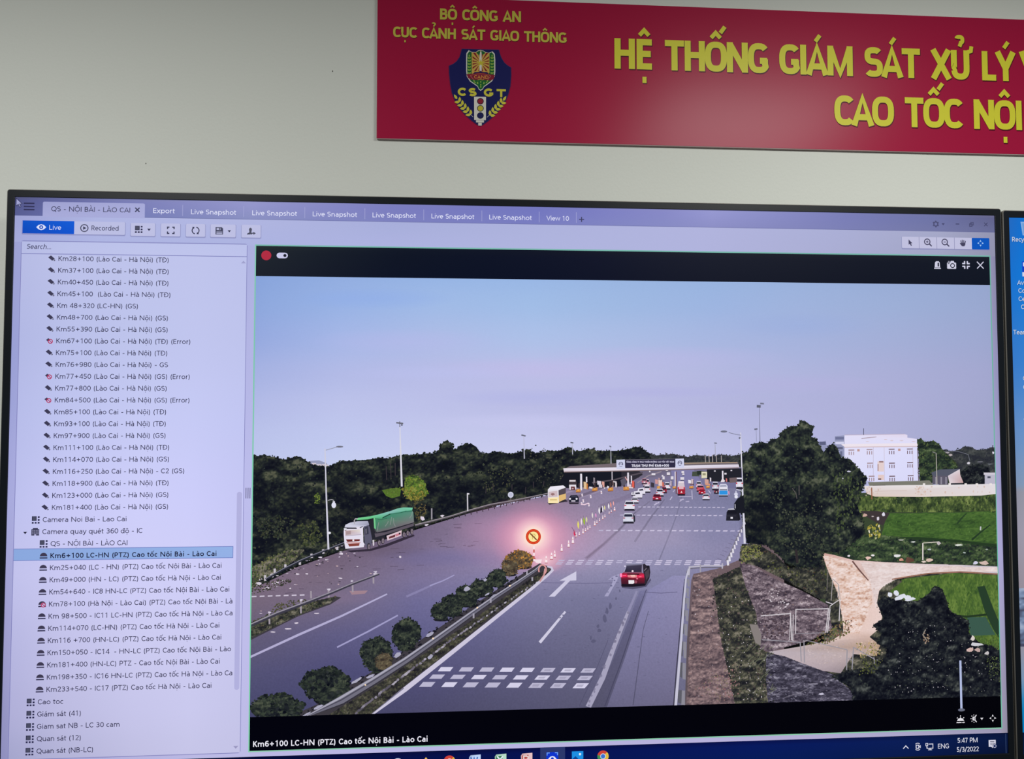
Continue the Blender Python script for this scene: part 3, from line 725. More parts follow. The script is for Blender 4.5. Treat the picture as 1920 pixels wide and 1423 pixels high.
p.line([(632, 1213.5), (690, 1184), (746, 1153.5)], [2.8, 3, 2.6], (160, 156, 198))
p.line([(762, 1118.5), (790, 1106), (812, 1096)], [4, 4, 3], (146, 140, 182, .6)); p.line([(806, 1098), (830, 1089), (852, 1078)], [2.5, 2.2, 2], (160, 154, 196))
for i in range(7): p.line([(472 + i * 15, 1118.4 - i * .45), (481 + i * 15, 1118 - i * .45)], 2.2, (205, 196, 214))
put(p, 'pictured_left_lane_lines')

def rail(name, pts, w, top, face, posts, pw, pc, label=None):
    q = Paint()
    for x, y, l in posts: q.line([(x, y), (x + .4, y + l)], pw, pc)
    q.line(pts, w, face)
    q.line([(x, y - (w[i] if isinstance(w, list) else w) * .32) for i, (x, y) in enumerate(pts)], [(ww * .36) for ww in (w if isinstance(w, list) else [w] * len(pts))], top)
    return put(q, name, label)
q = Paint()
q.poly([(466, 1200), (466, 1168), (500, 1154), (560, 1134), (628, 1118), (640, 1120), (620, 1133), (560, 1155), (500, 1185)], (62, 58, 66))
q.texture([(466, 1198), (466, 1168), (505, 1152), (560, 1132), (632, 1118), (618, 1131), (560, 1153), (500, 1182)], 1.7, SCRUB, 50, 12, 9)
q.scatter([(466, 1198), (466, 1165), (505, 1150), (560, 1130), (630, 1117), (620, 1130), (560, 1152), (500, 1180)], 60, (1.6, 3.4), [(58, 66, 44), (44, 52, 40), (74, 80, 54), (90, 82, 66)], 51)
q.scatter([(505, 1146), (520, 1132), (545, 1126), (575, 1124), (570, 1136), (520, 1150)], 90, (1.5, 3), [(72, 76, 50), (58, 62, 48), (88, 84, 60)], 52)
q.poly([(655, 1108), (690, 1107), (684, 1113), (660, 1115)], (160, 130, 142))
q.scatter([(480, 1092), (550, 1084), (545, 1092), (500, 1108), (466, 1116), (466, 1100)], 100, (1.5, 3), [(58, 64, 46), (76, 72, 62), (48, 50, 42)], 53)
put(q, 'pictured_grass_verge')
rail('pictured_guardrail', [(498, 1086), (530, 1068), (566, 1050), (610, 1032), (650, 1016), (690, 1003)], [4.5, 4.2, 4, 3.6, 3.2, 3], (122, 122, 138), (40, 42, 54),
     [(497, 1078, 11), (515, 1066, 8), (535, 1058, 8), (562, 1050, 9), (584, 1038, 8), (606, 1030, 8), (632, 1022, 9)], 4, (196, 190, 200))
rail('pictured_guardrail', [(778, 985), (810, 977), (845, 968), (880, 957), (920, 946), (960, 939), (1000, 931), (1028, 925)], [3.4, 3.2, 3, 3, 2.8, 2.6, 2.4, 2], (166, 158, 166), (96, 88, 96),
     [(x, 985 - (x - 778) * .243, 5.5) for x in range(784, 1026, 11)], 1.6, (50, 46, 54))
rail('pictured_guardrail', [(466, 1172), (520, 1150), (566, 1133), (620, 1112), (660, 1095), (711, 1076)], [7, 6.4, 5.8, 5, 4.4, 3.6], (150, 144, 158), (60, 58, 72),
     [(505, 1148, 22), (564, 1126, 24), (583, 1108, 14), (616, 1106, 14), (661, 1092, 18), (700, 1078, 16)], 3, (160, 150, 162))
p = Paint()
for x, y in ((505, 1150), (565, 1127), (617, 1107), (660, 1091), (704, 1074)): p.blob(x, y - 2, 4, 2.2, (205, 198, 214), rnd)
put(p, 'pictured_reflector_caps')

# pink glow and lit no parking sign
p = Paint()
p.glow(1003, 1008, 165, 78, [(0, (226, 150, 185, .40)), (.35, (220, 148, 182, .32)), (.65, (205, 140, 175, .14)), (1, (200, 130, 170, 0))])
p.glow(1000, 1010, 82, 72, [(0, (246, 190, 196, .8)), (.3, (246, 190, 202, .76)), (.5, (240, 172, 194, .52)), (.75, (224, 150, 178, .22)), (1, (214, 146, 178, 0))])
p.glow(1000, 1006, 40, 40, [(0, (254, 236, 206, 1)), (.36, (254, 232, 214, .9)), (.6, (252, 214, 214, .5)), (1, (246, 190, 206, 0))])
p.glow(1022, 1050, 40, 26, [(0, (255, 214, 220, .7)), (.5, (255, 190, 200, .35)), (1, (255, 180, 190, 0))])
put(p, 'pictured_lamp_glow', 'pink glow around the lit road sign')

# central reservation
p = Paint()
p.poly([(545, 1350), (600, 1318), (660, 1282), (730, 1240), (800, 1192), (870, 1146), (940, 1100), (1012, 1056), (1034, 1064), (1036, 1070), (1010, 1096), (940, 1148), (870, 1202), (790, 1262), (700, 1334), (690, 1350)], (62, 58, 66))
p.scatter([(545, 1348), (660, 1278), (800, 1188), (940, 1098), (1008, 1058), (1000, 1075), (880, 1160), (750, 1252), (620, 1330), (600, 1348)], 180, (3, 7), [(20, 20, 30), (28, 28, 38), (40, 38, 46)], 61, aspect=.5, rot=-.6)
p.texture([(600, 1350), (700, 1288), (800, 1222), (900, 1152), (1004, 1078), (1030, 1066), (1030, 1076), (930, 1148), (840, 1222), (760, 1284), (700, 1336), (690, 1350)], 1.7, [(0, (28, 27, 34)), (.4, (50, 49, 48)), (.7, (72, 72, 58)), (1, (104, 100, 88))], 60, 12, 10)
p.scatter([(606, 1348), (700, 1290), (800, 1224), (900, 1154), (1004, 1080), (1026, 1068), (1026, 1080), (930, 1150), (830, 1228), (720, 1312), (684, 1348)], 160, (1.6, 3.6), [(58, 62, 46), (44, 46, 42), (74, 74, 56), (62, 56, 54)], 62, jit=8)
put(p, 'pictured_median_strip')
p = Paint()
for i in range(70):
    t = i / 69; x = 668 + (1026 - 668) * t + rnd.uniform(-1.5, 1.5); y = 1337 + (1078 - 1337) * (t ** .96) - math.sin(t * 3.14) * 4
    p.blob(x, y, (6 - 3.5 * t) * rnd.uniform(.6, 1.2), (3 - 1.6 * t), rnd.choice(((140, 134, 150), (108, 102, 118), (168, 162, 176), (84, 80, 92))), rnd, rot=-.65)
put(p, 'pictured_kerb_stones')
p = Paint()
p.line([(700, 1342), (760, 1292), (850, 1221), (940, 1149), (1000, 1101), (1026, 1079), (1036, 1069), (1034, 1064), (1026, 1062)], [9.5, 9, 7.6, 6.4, 5.4, 4.8, 4.2, 3.6, 2.5], (204, 198, 220))
p.line([(697, 1340), (757, 1290)], 2, (120, 116, 140))
put(p, 'pictured_edge_line', 'white edge line beside the central reservation')
def shrub(cx, cy, rx, ry, seed, pal=None, n=None):
    pal = pal or [(44, 52, 46), (36, 42, 42), (54, 62, 52), (28, 32, 38)]
    q = Paint(); r_ = random.Random(seed)
    out = [(cx + rx * (0.82 + .3 * r_.random()) * math.cos(a * .3491), cy + ry * (0.82 + .3 * r_.random()) * math.sin(a * .3491)) for a in range(18)]
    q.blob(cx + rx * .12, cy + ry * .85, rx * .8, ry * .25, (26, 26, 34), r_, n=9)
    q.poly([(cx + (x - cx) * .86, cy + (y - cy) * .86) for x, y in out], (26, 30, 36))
    sz = max(1.5, rx / 14)
    q.texture(out, 1.6, LEAF_SHRUB if pal[0][0] < 60 else [(0, (44, 38, 36)), (.4, (80, 68, 56)), (.72, (124, 100, 64) if pal[1][0] > pal[0][0] else (92, 84, 66)), (1, (196, 142, 66) if pal[1][0] > pal[0][0] else (124, 112, 88))], seed, max(9, rx * .45), max(8, ry * .42))
    q.scatter(out, n or int(rx * ry / 14), (sz, sz * 2.2), pal, seed, clump=9, csize=rx * .42, jit=8, shade=18, edge=True)
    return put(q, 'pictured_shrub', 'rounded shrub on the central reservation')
OR = [(150, 110, 60), (180, 120, 50), (110, 84, 58), (90, 70, 58)]
for i, a in enumerate(((974, 1050, 26, 17, OR), (956, 1064, 18, 16, [(96, 84, 66), (74, 66, 60), (116, 92, 62)]), (932, 1084, 20, 17, None), (905, 1102, 22, 17, None), (876, 1118, 24, 20, None), (848, 1134, 24, 22, None), (826, 1146, 18, 18, None),
                       (760, 1189, 28, 30, None), (706, 1226, 29, 34, None), (720, 1240, 18, 18, [(70, 66, 58), (56, 54, 50), (84, 76, 64)]), (612, 1283, 45, 36, None), (520, 1328, 48, 26, None))):
    shrub(a[0], a[1], a[2], a[3], 70 + i, a[4])
p = Paint()
for x, y, rx, ry in ((876, 1104, 7, 5), (910, 1087, 4, 3), (806, 1190, 9, 4), (745, 1228, 7, 5), (670, 1275, 12, 3), (694, 1268, 10, 3), (596, 1326, 12, 3.4), (574, 1340, 12, 3), (806, 1232, 7, 5), (926, 1118, 8, 3), (914, 1114, 6, 2)):
    p.blob(x, y, rx, ry, (170, 168, 190), rnd, rot=-.5, n=7)
put(p, 'pictured_white_stones')
q = Paint()
P0 = [(578, 1350), (640, 1312), (700, 1276), (760, 1238), (820, 1196), (880, 1153), (930, 1118), (970, 1092), (1004, 1069), (1014, 1060)]
W0 = [17, 14, 12.4, 11, 9.6, 8.4, 7, 6, 4.6, 4]
q.line([(x + 1, y + w * .45) for (x, y), w in zip(P0, W0)], [w * .5 for w in W0], (50, 48, 58))
q.line(P0, W0, (112, 110, 126))
q.line([(x - w * .1, y - w * .3) for (x, y), w in zip(P0, W0)], [w * .28 for w in W0], (168, 166, 182))
q.line([(x + w * .02, y) for (x, y), w in zip(P0, W0)], [w * .16 for w in W0], (74, 72, 88))
for x, y in ((685, 1284), (812, 1197), (895, 1139), (956, 1098)): q.blob(x, y, 2.4, 2, (255, 226, 190), rnd)
for x, y, l in ((920, 1120, 10), (888, 1150, 9), (988, 1070, 8), (998, 1082, 7)): q.line([(x, y), (x, y + l)], 3, (160, 156, 170))
put(q, 'pictured_median_guardrail', 'steel guardrail on the central reservation')
p = Paint()
p.ring(1017, 1068, 7, 2.6, (214, 150, 150), 14, a0=150, a1=420, ry=9)
p.line([(1012, 1090), (1020, 1078), (1022, 1066)], 3, (200, 150, 150))
put(p, 'pictured_barrier_end')

# carriageway markings
p = Paint()
for r_, (ya, yb, xl) in enumerate(((1250.4, 1258.4, (990, 1097, 1202, 1306, 1410, 1516, 1620, 1723)), (1264.4, 1272.4, (945, 1052, 1160, 1268, 1375, 1486, 1594, 1705)), (1278.4, 1287.6, (893, 1007, 1117, 1230, 1341, 1455, 1566, 1682)))):
    for k, xx in enumerate(xl):
        x = 460 + xx / 2.743; d = k * .36
        c = (212, 208, 232) if (k + r_) % 3 == 0 or k == 4 else (186, 182, 208)
        p.poly([(x + 6 + r_, ya + d), (x + 29 + r_, ya + d), (x + 23, yb + d), (x, yb + d)], c)
        if k > 4: p.poly([(x + 9, ya + d + 2.5), (x + 22, ya + d + 2), (x + 18, yb + d - 2), (x + 7, yb + d - 2.5)], (150, 146, 172, .6))
put(p, 'pictured_rumble_strips', 'three rows of white rumble strip blocks')
p = Paint()
for x0, ya, rows, pitch, ln, n, th, sh in ((1046.6, 1049.6, 3, 18.35, 11.2, 17, 2.0, -2.7), (1122, 993.2, 1, 13.7, 8.4, 20, 2.1, 0), (1162, 964.6, 1, 10.3, 6.6, 19, 1.7, 0), (1196, 949.6, 1, 8.7, 5.4, 19, 1.5, 0)):
    for r_ in range(rows):
        for k in range(n):
            if rows == 3 and r_ == 2 and 5 < k < 9: continue
            x = x0 + k * pitch + r_ * sh * (1 - k / n * .6); y = ya + r_ * 3.35 + k * .06
            p.poly([(x + th * .6, y), (x + ln + th * .6, y), (x + ln, y + th), (x, y + th)], (206, 198, 224) if k % 3 else (188, 182, 212))
put(p, 'pictured_crossing_dashes')
p = Paint()
p.poly([(1029, 1118.5), (1040, 1118.5), (1069, 1088.5), (1080.5, 1088), (1080.5, 1071), (1049, 1088.5), (1060.5, 1088.5)], (206, 202, 226))
put(p, 'pictured_lane_arrow', 'white arrow painted on the left lane')
p = Paint()
p.poly([(1133, 1118), (1140, 1118), (1157, 1088), (1161, 1076), (1148, 1081), (1140, 1087), (1150, 1086), (1146, 1098)], (176, 172, 206, .75))
for x, y in ((1140, 1110), (1146, 1098), (1152, 1088), (1148, 1084), (1156, 1080)): p.blob(x, y, 2.4, 1.3, (98, 96, 132), rnd)
p.line([(1012, 1204.5), (1030, 1183), (1046, 1163.5), (1060, 1146.5)], [5.5, 5, 4.4, 3.6], (208, 204, 226))
for x, y in ((1044, 1168), (1050, 1158), (1056, 1153)): p.blob(x, y, 2.6, 1.5, (106, 104, 138), rnd)
p.line([(1103, 1326), (1130, 1270), (1150, 1216), (1166, 1176), (1178, 1146)], [11, 10, 8, 6.6, 5.2], (166, 162, 188)); p.line([(1178, 1146), (1186, 1128), (1194, 1108)], [5, 4.6, 4], (148, 144, 178, .8))
for i in range(26):
    t = rnd.random(); p.blob(1103 + 75 * t + rnd.uniform(-2, 2), 1326 - 180 * t ** .94, 2.6, 3, (118, 114, 142, .7), rnd)
put(p, 'pictured_lane_lines')

# right verge, slopes, path, paddy fields
p = Paint(); p.grain = .5
p.poly([(1284, 1326), (1288, 1200), (1296, 1088), (1300, 1076), (1345, 1066), (1385, 1050), (1410, 1010), (1470, 1010), (1470, 1326)], [(94, 82, 88)] * 2 + [(112, 94, 100)] * 7)
p.texture([(1287, 1324), (1294, 1180), (1300, 1080), (1345, 1070), (1356, 1180), (1395, 1324)], 1.8, SOIL, 80, 22, 9, lit=1.0)
p.texture([(1336, 1085), (1400, 1056), (1425, 1130), (1450, 1225), (1458, 1322), (1378, 1322), (1352, 1200)], 1.8, SCRUB, 83, 15, 13)
p.scatter([(1288, 1322), (1294, 1180), (1302, 1082), (1340, 1078), (1350, 1180), (1375, 1318)], 60, (1.5, 4.5), [(126, 102, 106), (104, 86, 92), (146, 116, 116), (84, 72, 80), (134, 104, 100)], 81, aspect=.5, jit=8)
p.scatter([(1330, 1085), (1400, 1060), (1420, 1130), (1440, 1225), (1452, 1318), (1385, 1318), (1350, 1200)], 120, (1.6, 3.8), [(62, 64, 54), (48, 50, 48), (84, 80, 64), (70, 58, 60), (40, 40, 44), (98, 84, 82)], 82)
p.scatter([(1300, 1290), (1380, 1240), (1390, 1300), (1350, 1318)], 90, (1.5, 3.2), [(134, 118, 104), (112, 98, 92), (146, 108, 110)], 83)
p.scatter([(1300, 1100), (1420, 1100), (1440, 1310), (1310, 1310)], 46, (.8, 1.9), [(226, 218, 226), (200, 192, 204)], 84)
put(p, 'pictured_earth_verge')
p = Paint(); p.grain = .4
p.poly([(1550, 925), (1870, 920), (1880, 1312), (1560, 1318), (1545, 1200), (1530, 1050)], (58, 70, 50)); p.texture([(1550, 1040), (1872, 1060), (1880, 1312), (1560, 1318), (1545, 1200)], 2.2, SCRUB, 89, 18, 14)
put(p, 'pictured_rough_ground')
p = Paint()
c1, c2 = (62, 92, 44), (72, 104, 48)
p.poly([(1662, 962), (1700, 962), (1790, 961), (1870, 958), (1872, 1020), (1800, 1013), (1720, 1008), (1652, 1004), (1658, 985)], [c1, c1, (54, 86, 42), c1, (50, 80, 40), c1, c2, c2, c2])
p.texture([(1663, 963), (1870, 959), (1872, 1018), (1720, 1007), (1654, 1003)], 1.8, PADDY, 90, 26, 7, lit=.4)
p.scatter([(1664, 964), (1866, 961), (1868, 1016), (1720, 1005), (1656, 1001)], 60, (1, 2.4), [(70, 102, 48), (60, 92, 44), (80, 112, 52)], 91, aspect=2.2, jit=6)
p.line([(1822, 1012), (1838, 998), (1856, 984)], [4, 3, 2], (36, 56, 38)); p.line([(1794, 982), (1804, 970), (1812, 962)], [4, 3, 2], (42, 64, 40)); p.line([(1860, 960), (1870, 958)], 3, (40, 60, 38))
p.line([(1640, 1010), (1720, 1010), (1800, 1016), (1872, 1024)], 7, (38, 58, 36))
p.line([(1838.5, 987), (1838, 994)], 2.6, (190, 190, 196))
put(p, 'pictured_paddy_field', 'green paddy field beyond the dirt path')
p = Paint()
p.poly([(1700, 1084), (1790, 1074), (1874, 1078), (1878, 1215), (1820, 1200), (1790, 1150), (1760, 1120), (1700, 1128), (1668, 1108)], (74, 100, 46))
p.texture([(1690, 1086), (1790, 1075), (1874, 1079), (1877, 1206), (1830, 1198), (1780, 1142), (1700, 1122)], 1.6, PADDY_NEAR, 91, 10, 30, lit=.5)
p.scatter([(1690, 1088), (1790, 1076), (1874, 1080), (1877, 1206), (1830, 1196), (1780, 1140), (1700, 1118)], 110, (.9, 2.2), [(88, 116, 50), (72, 100, 46), (100, 126, 56), (62, 88, 46)], 92, aspect=3.2, jit=8)
p.poly([(1832, 1100), (1846, 1098), (1862, 1140), (1878, 1165), (1878, 1196), (1862, 1180), (1846, 1146)], (38, 60, 42))
p.poly([(1813, 1157), (1848, 1157), (1866, 1190), (1820, 1192)], (58, 88, 76)); p.line([(1770, 1152), (1812, 1156), (1850, 1152)], 4, (36, 54, 34))
p.scatter([(1825, 1196), (1876, 1190), (1877, 1222), (1840, 1220)], 80, (1.2, 2.6), [(92, 116, 50), (70, 90, 46)], 93, aspect=2)
put(p, 'pictured_paddy_field', 'near green paddy field with dark ditch')
p = Paint(); p.grain = .3
DT = (230, 206, 200)
p.poly([(1540, 1036), (1562, 1040), (1600, 1050), (1660, 1054), (1730, 1057), (1800, 1059), (1874, 1062), (1874, 1076), (1790, 1072), (1730, 1075), (1690, 1082), (1662, 1092), (1648, 1108), (1644, 1130), (1656, 1150), (1646, 1180), (1630, 1194), (1650, 1210), (1640, 1230), (1600, 1226), (1576, 1262), (1530, 1256), (1490, 1238), (1440, 1222), (1500, 1212), (1560, 1200), (1582, 1186), (1578, 1150), (1570, 1110), (1552, 1070)],
       [(206, 160, 150), (216, 176, 166), (222, 192, 186), (226, 204, 202), (224, 206, 208), (216, 204, 212), (200, 194, 206), (196, 184, 192), (214, 196, 196), (220, 196, 190), DT, DT, DT, DT, DT, DT, (206, 178, 168), (180, 150, 130), (170, 150, 130), (190, 172, 172), (150, 136, 144), (176, 160, 168), (190, 174, 180), (184, 172, 182), (190, 174, 176), (216, 194, 188), (224, 196, 186), (224, 192, 180), (218, 184, 172), (210, 176, 164)])
p.texture([(1543, 1040), (1598, 1054), (1630, 1090), (1636, 1130), (1610, 1188), (1582, 1186), (1578, 1150), (1570, 1110), (1553, 1070)], 1.8, DIRT, 92, 20, 9, lit=.9, bias=.05)
p.texture([(1612, 1054), (1730, 1060), (1872, 1064), (1872, 1073), (1790, 1070), (1690, 1080), (1648, 1104), (1642, 1140), (1636, 1110), (1630, 1086)], 1.8, [(0, (208, 186, 182)), (.5, (226, 208, 206)), (1, (236, 224, 224))], 93, 30, 8, lit=.6)
p.scatter([(1545, 1045), (1600, 1062), (1640, 1100), (1610, 1190), (1585, 1180), (1570, 1110)], 60, (1.2, 4), [(210, 162, 138), (202, 154, 134), (228, 194, 178), (190, 142, 122), (236, 210, 200)], 94, aspect=.5, jit=8)
p.line([(1598, 1052), (1612, 1070), (1628, 1088)], [3, 3, 2], (112, 80, 76)); p.line([(1672, 1086), (1740, 1075), (1800, 1072), (1872, 1076)], 2.4, (150, 108, 92))
p.scatter([(1500, 1215), (1590, 1205), (1580, 1240), (1530, 1245)], 60, (1.4, 4), [(206, 188, 188), (176, 160, 166), (190, 172, 170)], 95, aspect=.4, jit=5)
p.scatter([(1600, 1205), (1640, 1200), (1655, 1225), (1615, 1235)], 70, (1.5, 3.4), [(150, 140, 84), (190, 160, 120), (120, 116, 70), (216, 190, 170)], 96)
put(p, 'pictured_dirt_path', 'pale dirt path curving between the fields')
q = Paint()
q.texture([(1600, 1004), (1655, 1003), (1720, 1012), (1800, 1018), (1872, 1026), (1873, 1061), (1780, 1058), (1660, 1053), (1600, 1049), (1560, 1038)], 1.8, WEED, 96, 18, 12)
q.scatter([(1600, 1004), (1655, 1003), (1720, 1012), (1800, 1018), (1872, 1026), (1873, 1058), (1780, 1056), (1660, 1051), (1600, 1046), (1560, 1036)], 130, (1.6, 3.8), [(44, 62, 44), (56, 78, 48), (36, 46, 40), (70, 92, 56), (60, 62, 52)], 97)
for x, y, rx, ry, c in ((1591, 1042, 4, 2, (222, 214, 222)), (1628, 1046, 6, 3.6, (226, 190, 180)), (1636, 1041, 4, 2, (232, 226, 230)), (1682, 1042, 7, 3, (226, 224, 226)), (1690, 1049, 5, 3, (206, 150, 130)), (1705, 1050, 9, 6, (96, 66, 56)), (1742, 1050, 9, 3.4, (216, 190, 176)), (1732, 1053, 5, 2, (226, 210, 200)),
                        (1829, 1055, 6, 4, (206, 204, 226)), (1844, 1055, 9, 4, (204, 180, 170)), (1798, 1022, 8, 1.8, (216, 220, 210)), (1760, 1018, 4, 4, (196, 186, 190)), (1742, 1030, 4, 2, (176, 180, 190)), (1712, 1016, 5, 1.6, (190, 194, 190)), (1690, 1012, 6, 1.4, (170, 170, 160)), (1808, 1036, 3, 1.4, (170, 180, 176)), (1850, 1030, 3, 1.5, (150, 160, 150))):
    q.blob(x, y, rx, ry, c, rnd, n=8)
q.line([(1730, 1018), (1730, 1050)], 2.4, (220, 210, 208)); q.line([(1730, 1018), (1758, 1016)], 1.6, (200, 196, 180))
put(q, 'pictured_weedy_bank')
q = Paint()
q.poly([(1606, 930), (1700, 928), (1780, 926), (1868, 922), (1870, 958), (1790, 960), (1660, 960), (1612, 965)], (52, 68, 40))
q.texture([(1606, 931), (1868, 925), (1870, 959), (1660, 960), (1612, 968)], 1.6, MAIZE, 97, 11, 22)
q.scatter([(1606, 930), (1868, 924), (1870, 958), (1660, 960), (1612, 968)], 90, (1.1, 2.6), [(84, 102, 52), (62, 82, 46), (104, 122, 62), (46, 58, 40)], 98, aspect=2.2)
q.scatter([(1680, 922), (1690, 916), (1697, 930), (1690, 946), (1680, 944)], 40, (1.6, 3), [(40, 54, 40), (54, 70, 46)], 99)
q.poly([(1612, 958), (1645, 958), (1668, 962), (1655, 985), (1640, 978), (1620, 966)], (62, 54, 56))
for x, y, rx, ry, c in ((1622, 966, 7, 3.5, (206, 170, 160)), (1646, 972, 2.5, 5, (220, 214, 226)), (1656, 964, 4, 4, (226, 222, 236)), (1636, 968, 3, 1.5, (190, 180, 180)), (1608, 985, 6, 2, (150, 150, 160))): q.blob(x, y, rx, ry, c, rnd)
q.scatter([(1625, 985), (1648, 982), (1652, 1008), (1632, 1010)], 36, (1.4, 3), [(150, 146, 60), (186, 170, 76), (110, 120, 56), (220, 214, 190)], 100, aspect=1.8)
put(q, 'pictured_maize_rows')

# white building and compound
p = Paint()
p.poly([(1535, 830), (1548, 826), (1550, 836), (1565, 832), (1565, 818), (1583, 816), (1583, 870), (1535, 870)], (148, 152, 186))
for x0, y0, x1, y1, c in ((1536, 828, 1548, 834, (92, 96, 128)), (1566, 819, 1582, 824, (110, 114, 150)), (1566, 828, 1582, 833, (210, 210, 236)), (1552, 838, 1580, 842, (96, 98, 128)), (1568, 846, 1572, 856, (104, 108, 140)), (1575, 846, 1579, 856, (104, 108, 140)), (1556, 846, 1562, 860, (90, 92, 120))): p.rect(x0, y0, x1, y1, c)
FA = (220, 220, 250)
p.poly([(1583, 816), (1640, 815), (1696, 814), (1701, 815.5), (1701, 820.5), (1719, 823), (1719.5, 838), (1721.5, 902), (1640, 904), (1583, 892)], [(226, 222, 246), (228, 222, 246), (226, 218, 240), (224, 214, 236), (226, 218, 240), (226, 220, 244), FA, (216, 216, 248), FA, FA])
p.poly([(1577, 833.5), (1583, 832.6), (1719, 830.5), (1731.5, 831), (1721, 836.8), (1584, 838.2)], (236, 226, 236))
p.line([(1583, 838.6), (1650, 837.6), (1720, 837)], 1.6, (206, 184, 190)); p.line([(1615, 822.4), (1628, 820.6), (1643, 819)], [1, 1.6, .8], (160, 138, 148))
p.line([(1583, 815.6), (1696, 813.8)], 1, (186, 170, 190)); p.line([(1637, 838), (1637, 902)], .9, (196, 186, 206)); p.line([(1657.5, 838), (1658, 902)], .9, (204, 192, 208)); p.line([(1711, 838), (1712, 900)], .9, (208, 196, 212)); p.line([(1720, 840), (1722, 902)], 1.4, (92, 66, 70))
for x, y in ((1626, 828), (1660, 824), (1672, 826), (1690, 826), (1713, 828)): p.blob(x, y, 4, 1, (214, 194, 200), rnd)
for x, y in ((1596, 848.5), (1630, 847.5), (1671.5, 847), (1705.5, 846.5), (1631, 873), (1672, 873), (1706, 872), (1634, 897.5), (1672.5, 897.5), (1707, 896.5)):
    cc = (112, 86, 94) if x > 1660 else (160, 134, 140)
    p.line([(x - 5.5, y - 4.6), (x + 5.5, y - 4.8)], 1.9, cc)
    for dx in (-4.2, 0, 4.2): p.line([(x + dx, y - 1.8), (x + dx, y + 4.6)], 1.6, cc)
for x, y in ((1609, 844), (1685.5, 843)): p.rect(x - 2, y - 2, x + 2.6, y + 2.4, (190, 150, 146))
p.rect(1645, 865, 1657, 884, (226, 206, 206)); p.line([(1646, 870), (1646, 883)], 1.6, (150, 112, 112)); p.rect(1648, 864.5, 1656, 867, (140, 104, 104)); p.rect(1646, 890, 1657, 900, (226, 200, 196)); p.rect(1646, 897, 1652, 899.4, (92, 66, 70))
p.line([(1619, 803), (1619, 815.5)], 1.4, (92, 92, 116))
put(p, 'pictured_white_building', 'white three storey building in the camera picture')
forest('pictured_hillside', [(1752, 850), (1768, 843), (1785, 846), (1800, 842), (1808, 837), (1820, 838), (1830, 844), (1850, 842), (1860, 838), (1870, 839), (1872, 910), (1760, 910)], (48, 52, 60), [(54, 56, 62), (44, 48, 56), (64, 64, 70), (40, 44, 50)], 260, 30, 9, 23, (1.5, 3.2), shade=10, ramp=LEAF_FAR, sx=18, sy=12)
p = Paint()
for x, y, rx, ry, c in ((1776, 849, 5, 1.6, (196, 186, 194)), (1782, 853, 4, 3, (180, 170, 172)), (1815, 868, 3.4, 2.6, (206, 202, 212)), (1862, 849, 2.6, 3, (220, 216, 230)), (1836, 866, 8, 1, (130, 130, 140)), (1856, 870, 6, 1, (120, 122, 132))): p.blob(x, y, rx, ry, c, rnd)
p.line([(1770, 846), (1795, 846), (1815, 852), (1818, 864)], .9, (116, 118, 130))
put(p, 'pictured_hill_houses')
forest('pictured_hill_trees', [(1719, 824), (1727, 822), (1733, 829), (1750, 827), (1760, 832), (1768, 845), (1780, 856), (1792, 868), (1796, 884), (1780, 905), (1724, 905), (1722, 850)], (42, 50, 38), [(60, 74, 46), (50, 60, 42), (72, 86, 52), (44, 50, 40)], 420, 40, 9, 24, (1.5, 3.2), shade=14, ramp=WEED, sx=16, sy=12)
forest('pictured_dark_tree', [(1802, 884), (1815, 874), (1835, 870), (1852, 876), (1858, 890), (1850, 908), (1806, 908)], (26, 30, 38), [(34, 40, 42), (28, 32, 38), (44, 50, 48)], 130, 12, 9, 25, (1.6, 3.2), shade=10, ramp=LEAF_DARK, sx=14, sy=12)
p = Paint()
p.poly([(1746, 886), (1762, 880), (1801, 879), (1778, 892), (1748, 892)], (84, 88, 104)); p.rect(1748, 892, 1777, 908, (92, 88, 104))
for x in (1753, 1763, 1772): p.rect(x, 894, x + 3, 908, (140, 136, 150))
p.poly([(1777, 892), (1799, 879.5), (1800, 890), (1806, 905), (1780, 906)], [(214, 204, 214), (222, 212, 218), (210, 186, 190), (196, 160, 160), (226, 214, 220)])
put(p, 'pictured_low_shed'); p = Paint(); p.rect(1846, 890, 1866, 908, (186, 182, 200)); p.rect(1844, 886, 1866, 890, (206, 200, 212)); p.rect(1851, 893, 1857, 896.5, (72, 74, 92))
put(p, 'pictured_low_shed')
p = Paint()
p.poly([(1627, 904), (1742, 900.5), (1750, 909), (1630, 911)], (122, 122, 112)); p.line([(1636, 910.5), (1660, 910)], 1.5, (60, 56, 58))
p.poly([(1618, 911), (1700, 909.4), (1790, 908.6), (1868, 907), (1868, 926), (1840, 929), (1790, 930), (1728, 931.5), (1640, 931), (1626, 926)], [(226, 218, 220), (232, 228, 230), (232, 228, 230), (224, 218, 224), (226, 218, 220), (230, 220, 218), (232, 222, 220), (228, 212, 206), (222, 200, 190), (218, 202, 196)])
for x in (1732, 1780, 1810, 1831, 1857): p.rect(x - 2, 906, x + 2.4, 910, (232, 226, 224))
for _ in range(60):
    x = rnd.choice((rnd.uniform(1622, 1650), rnd.uniform(1715, 1735), rnd.uniform(1730, 1860))); y = rnd.uniform(912, 930)
    p.blob(x, y, rnd.uniform(.6, 2.4), rnd.uniform(1, 3), rnd.choice(((210, 176, 156), (200, 160, 138), (216, 196, 184))) + (.55,), rnd)
p.line([(1634, 914), (1634.5, 936)], 2.2, (150, 96, 70)); p.line([(1640, 921), (1700, 920)], .8, (200, 176, 168))
put(p, 'pictured_compound_wall', 'long cream compound wall with brown stains')
def lamp(name, pts, w, col, heads, label=None):
    q = Paint(); q.line(pts, w, col)
    for h in heads:
        if len(h) == 5: q.ell(h[0], h[1], h[2], h[3], h[4], 10)
        else: q.line(h[0], h[1], h[2])
    return put(q, name, label)
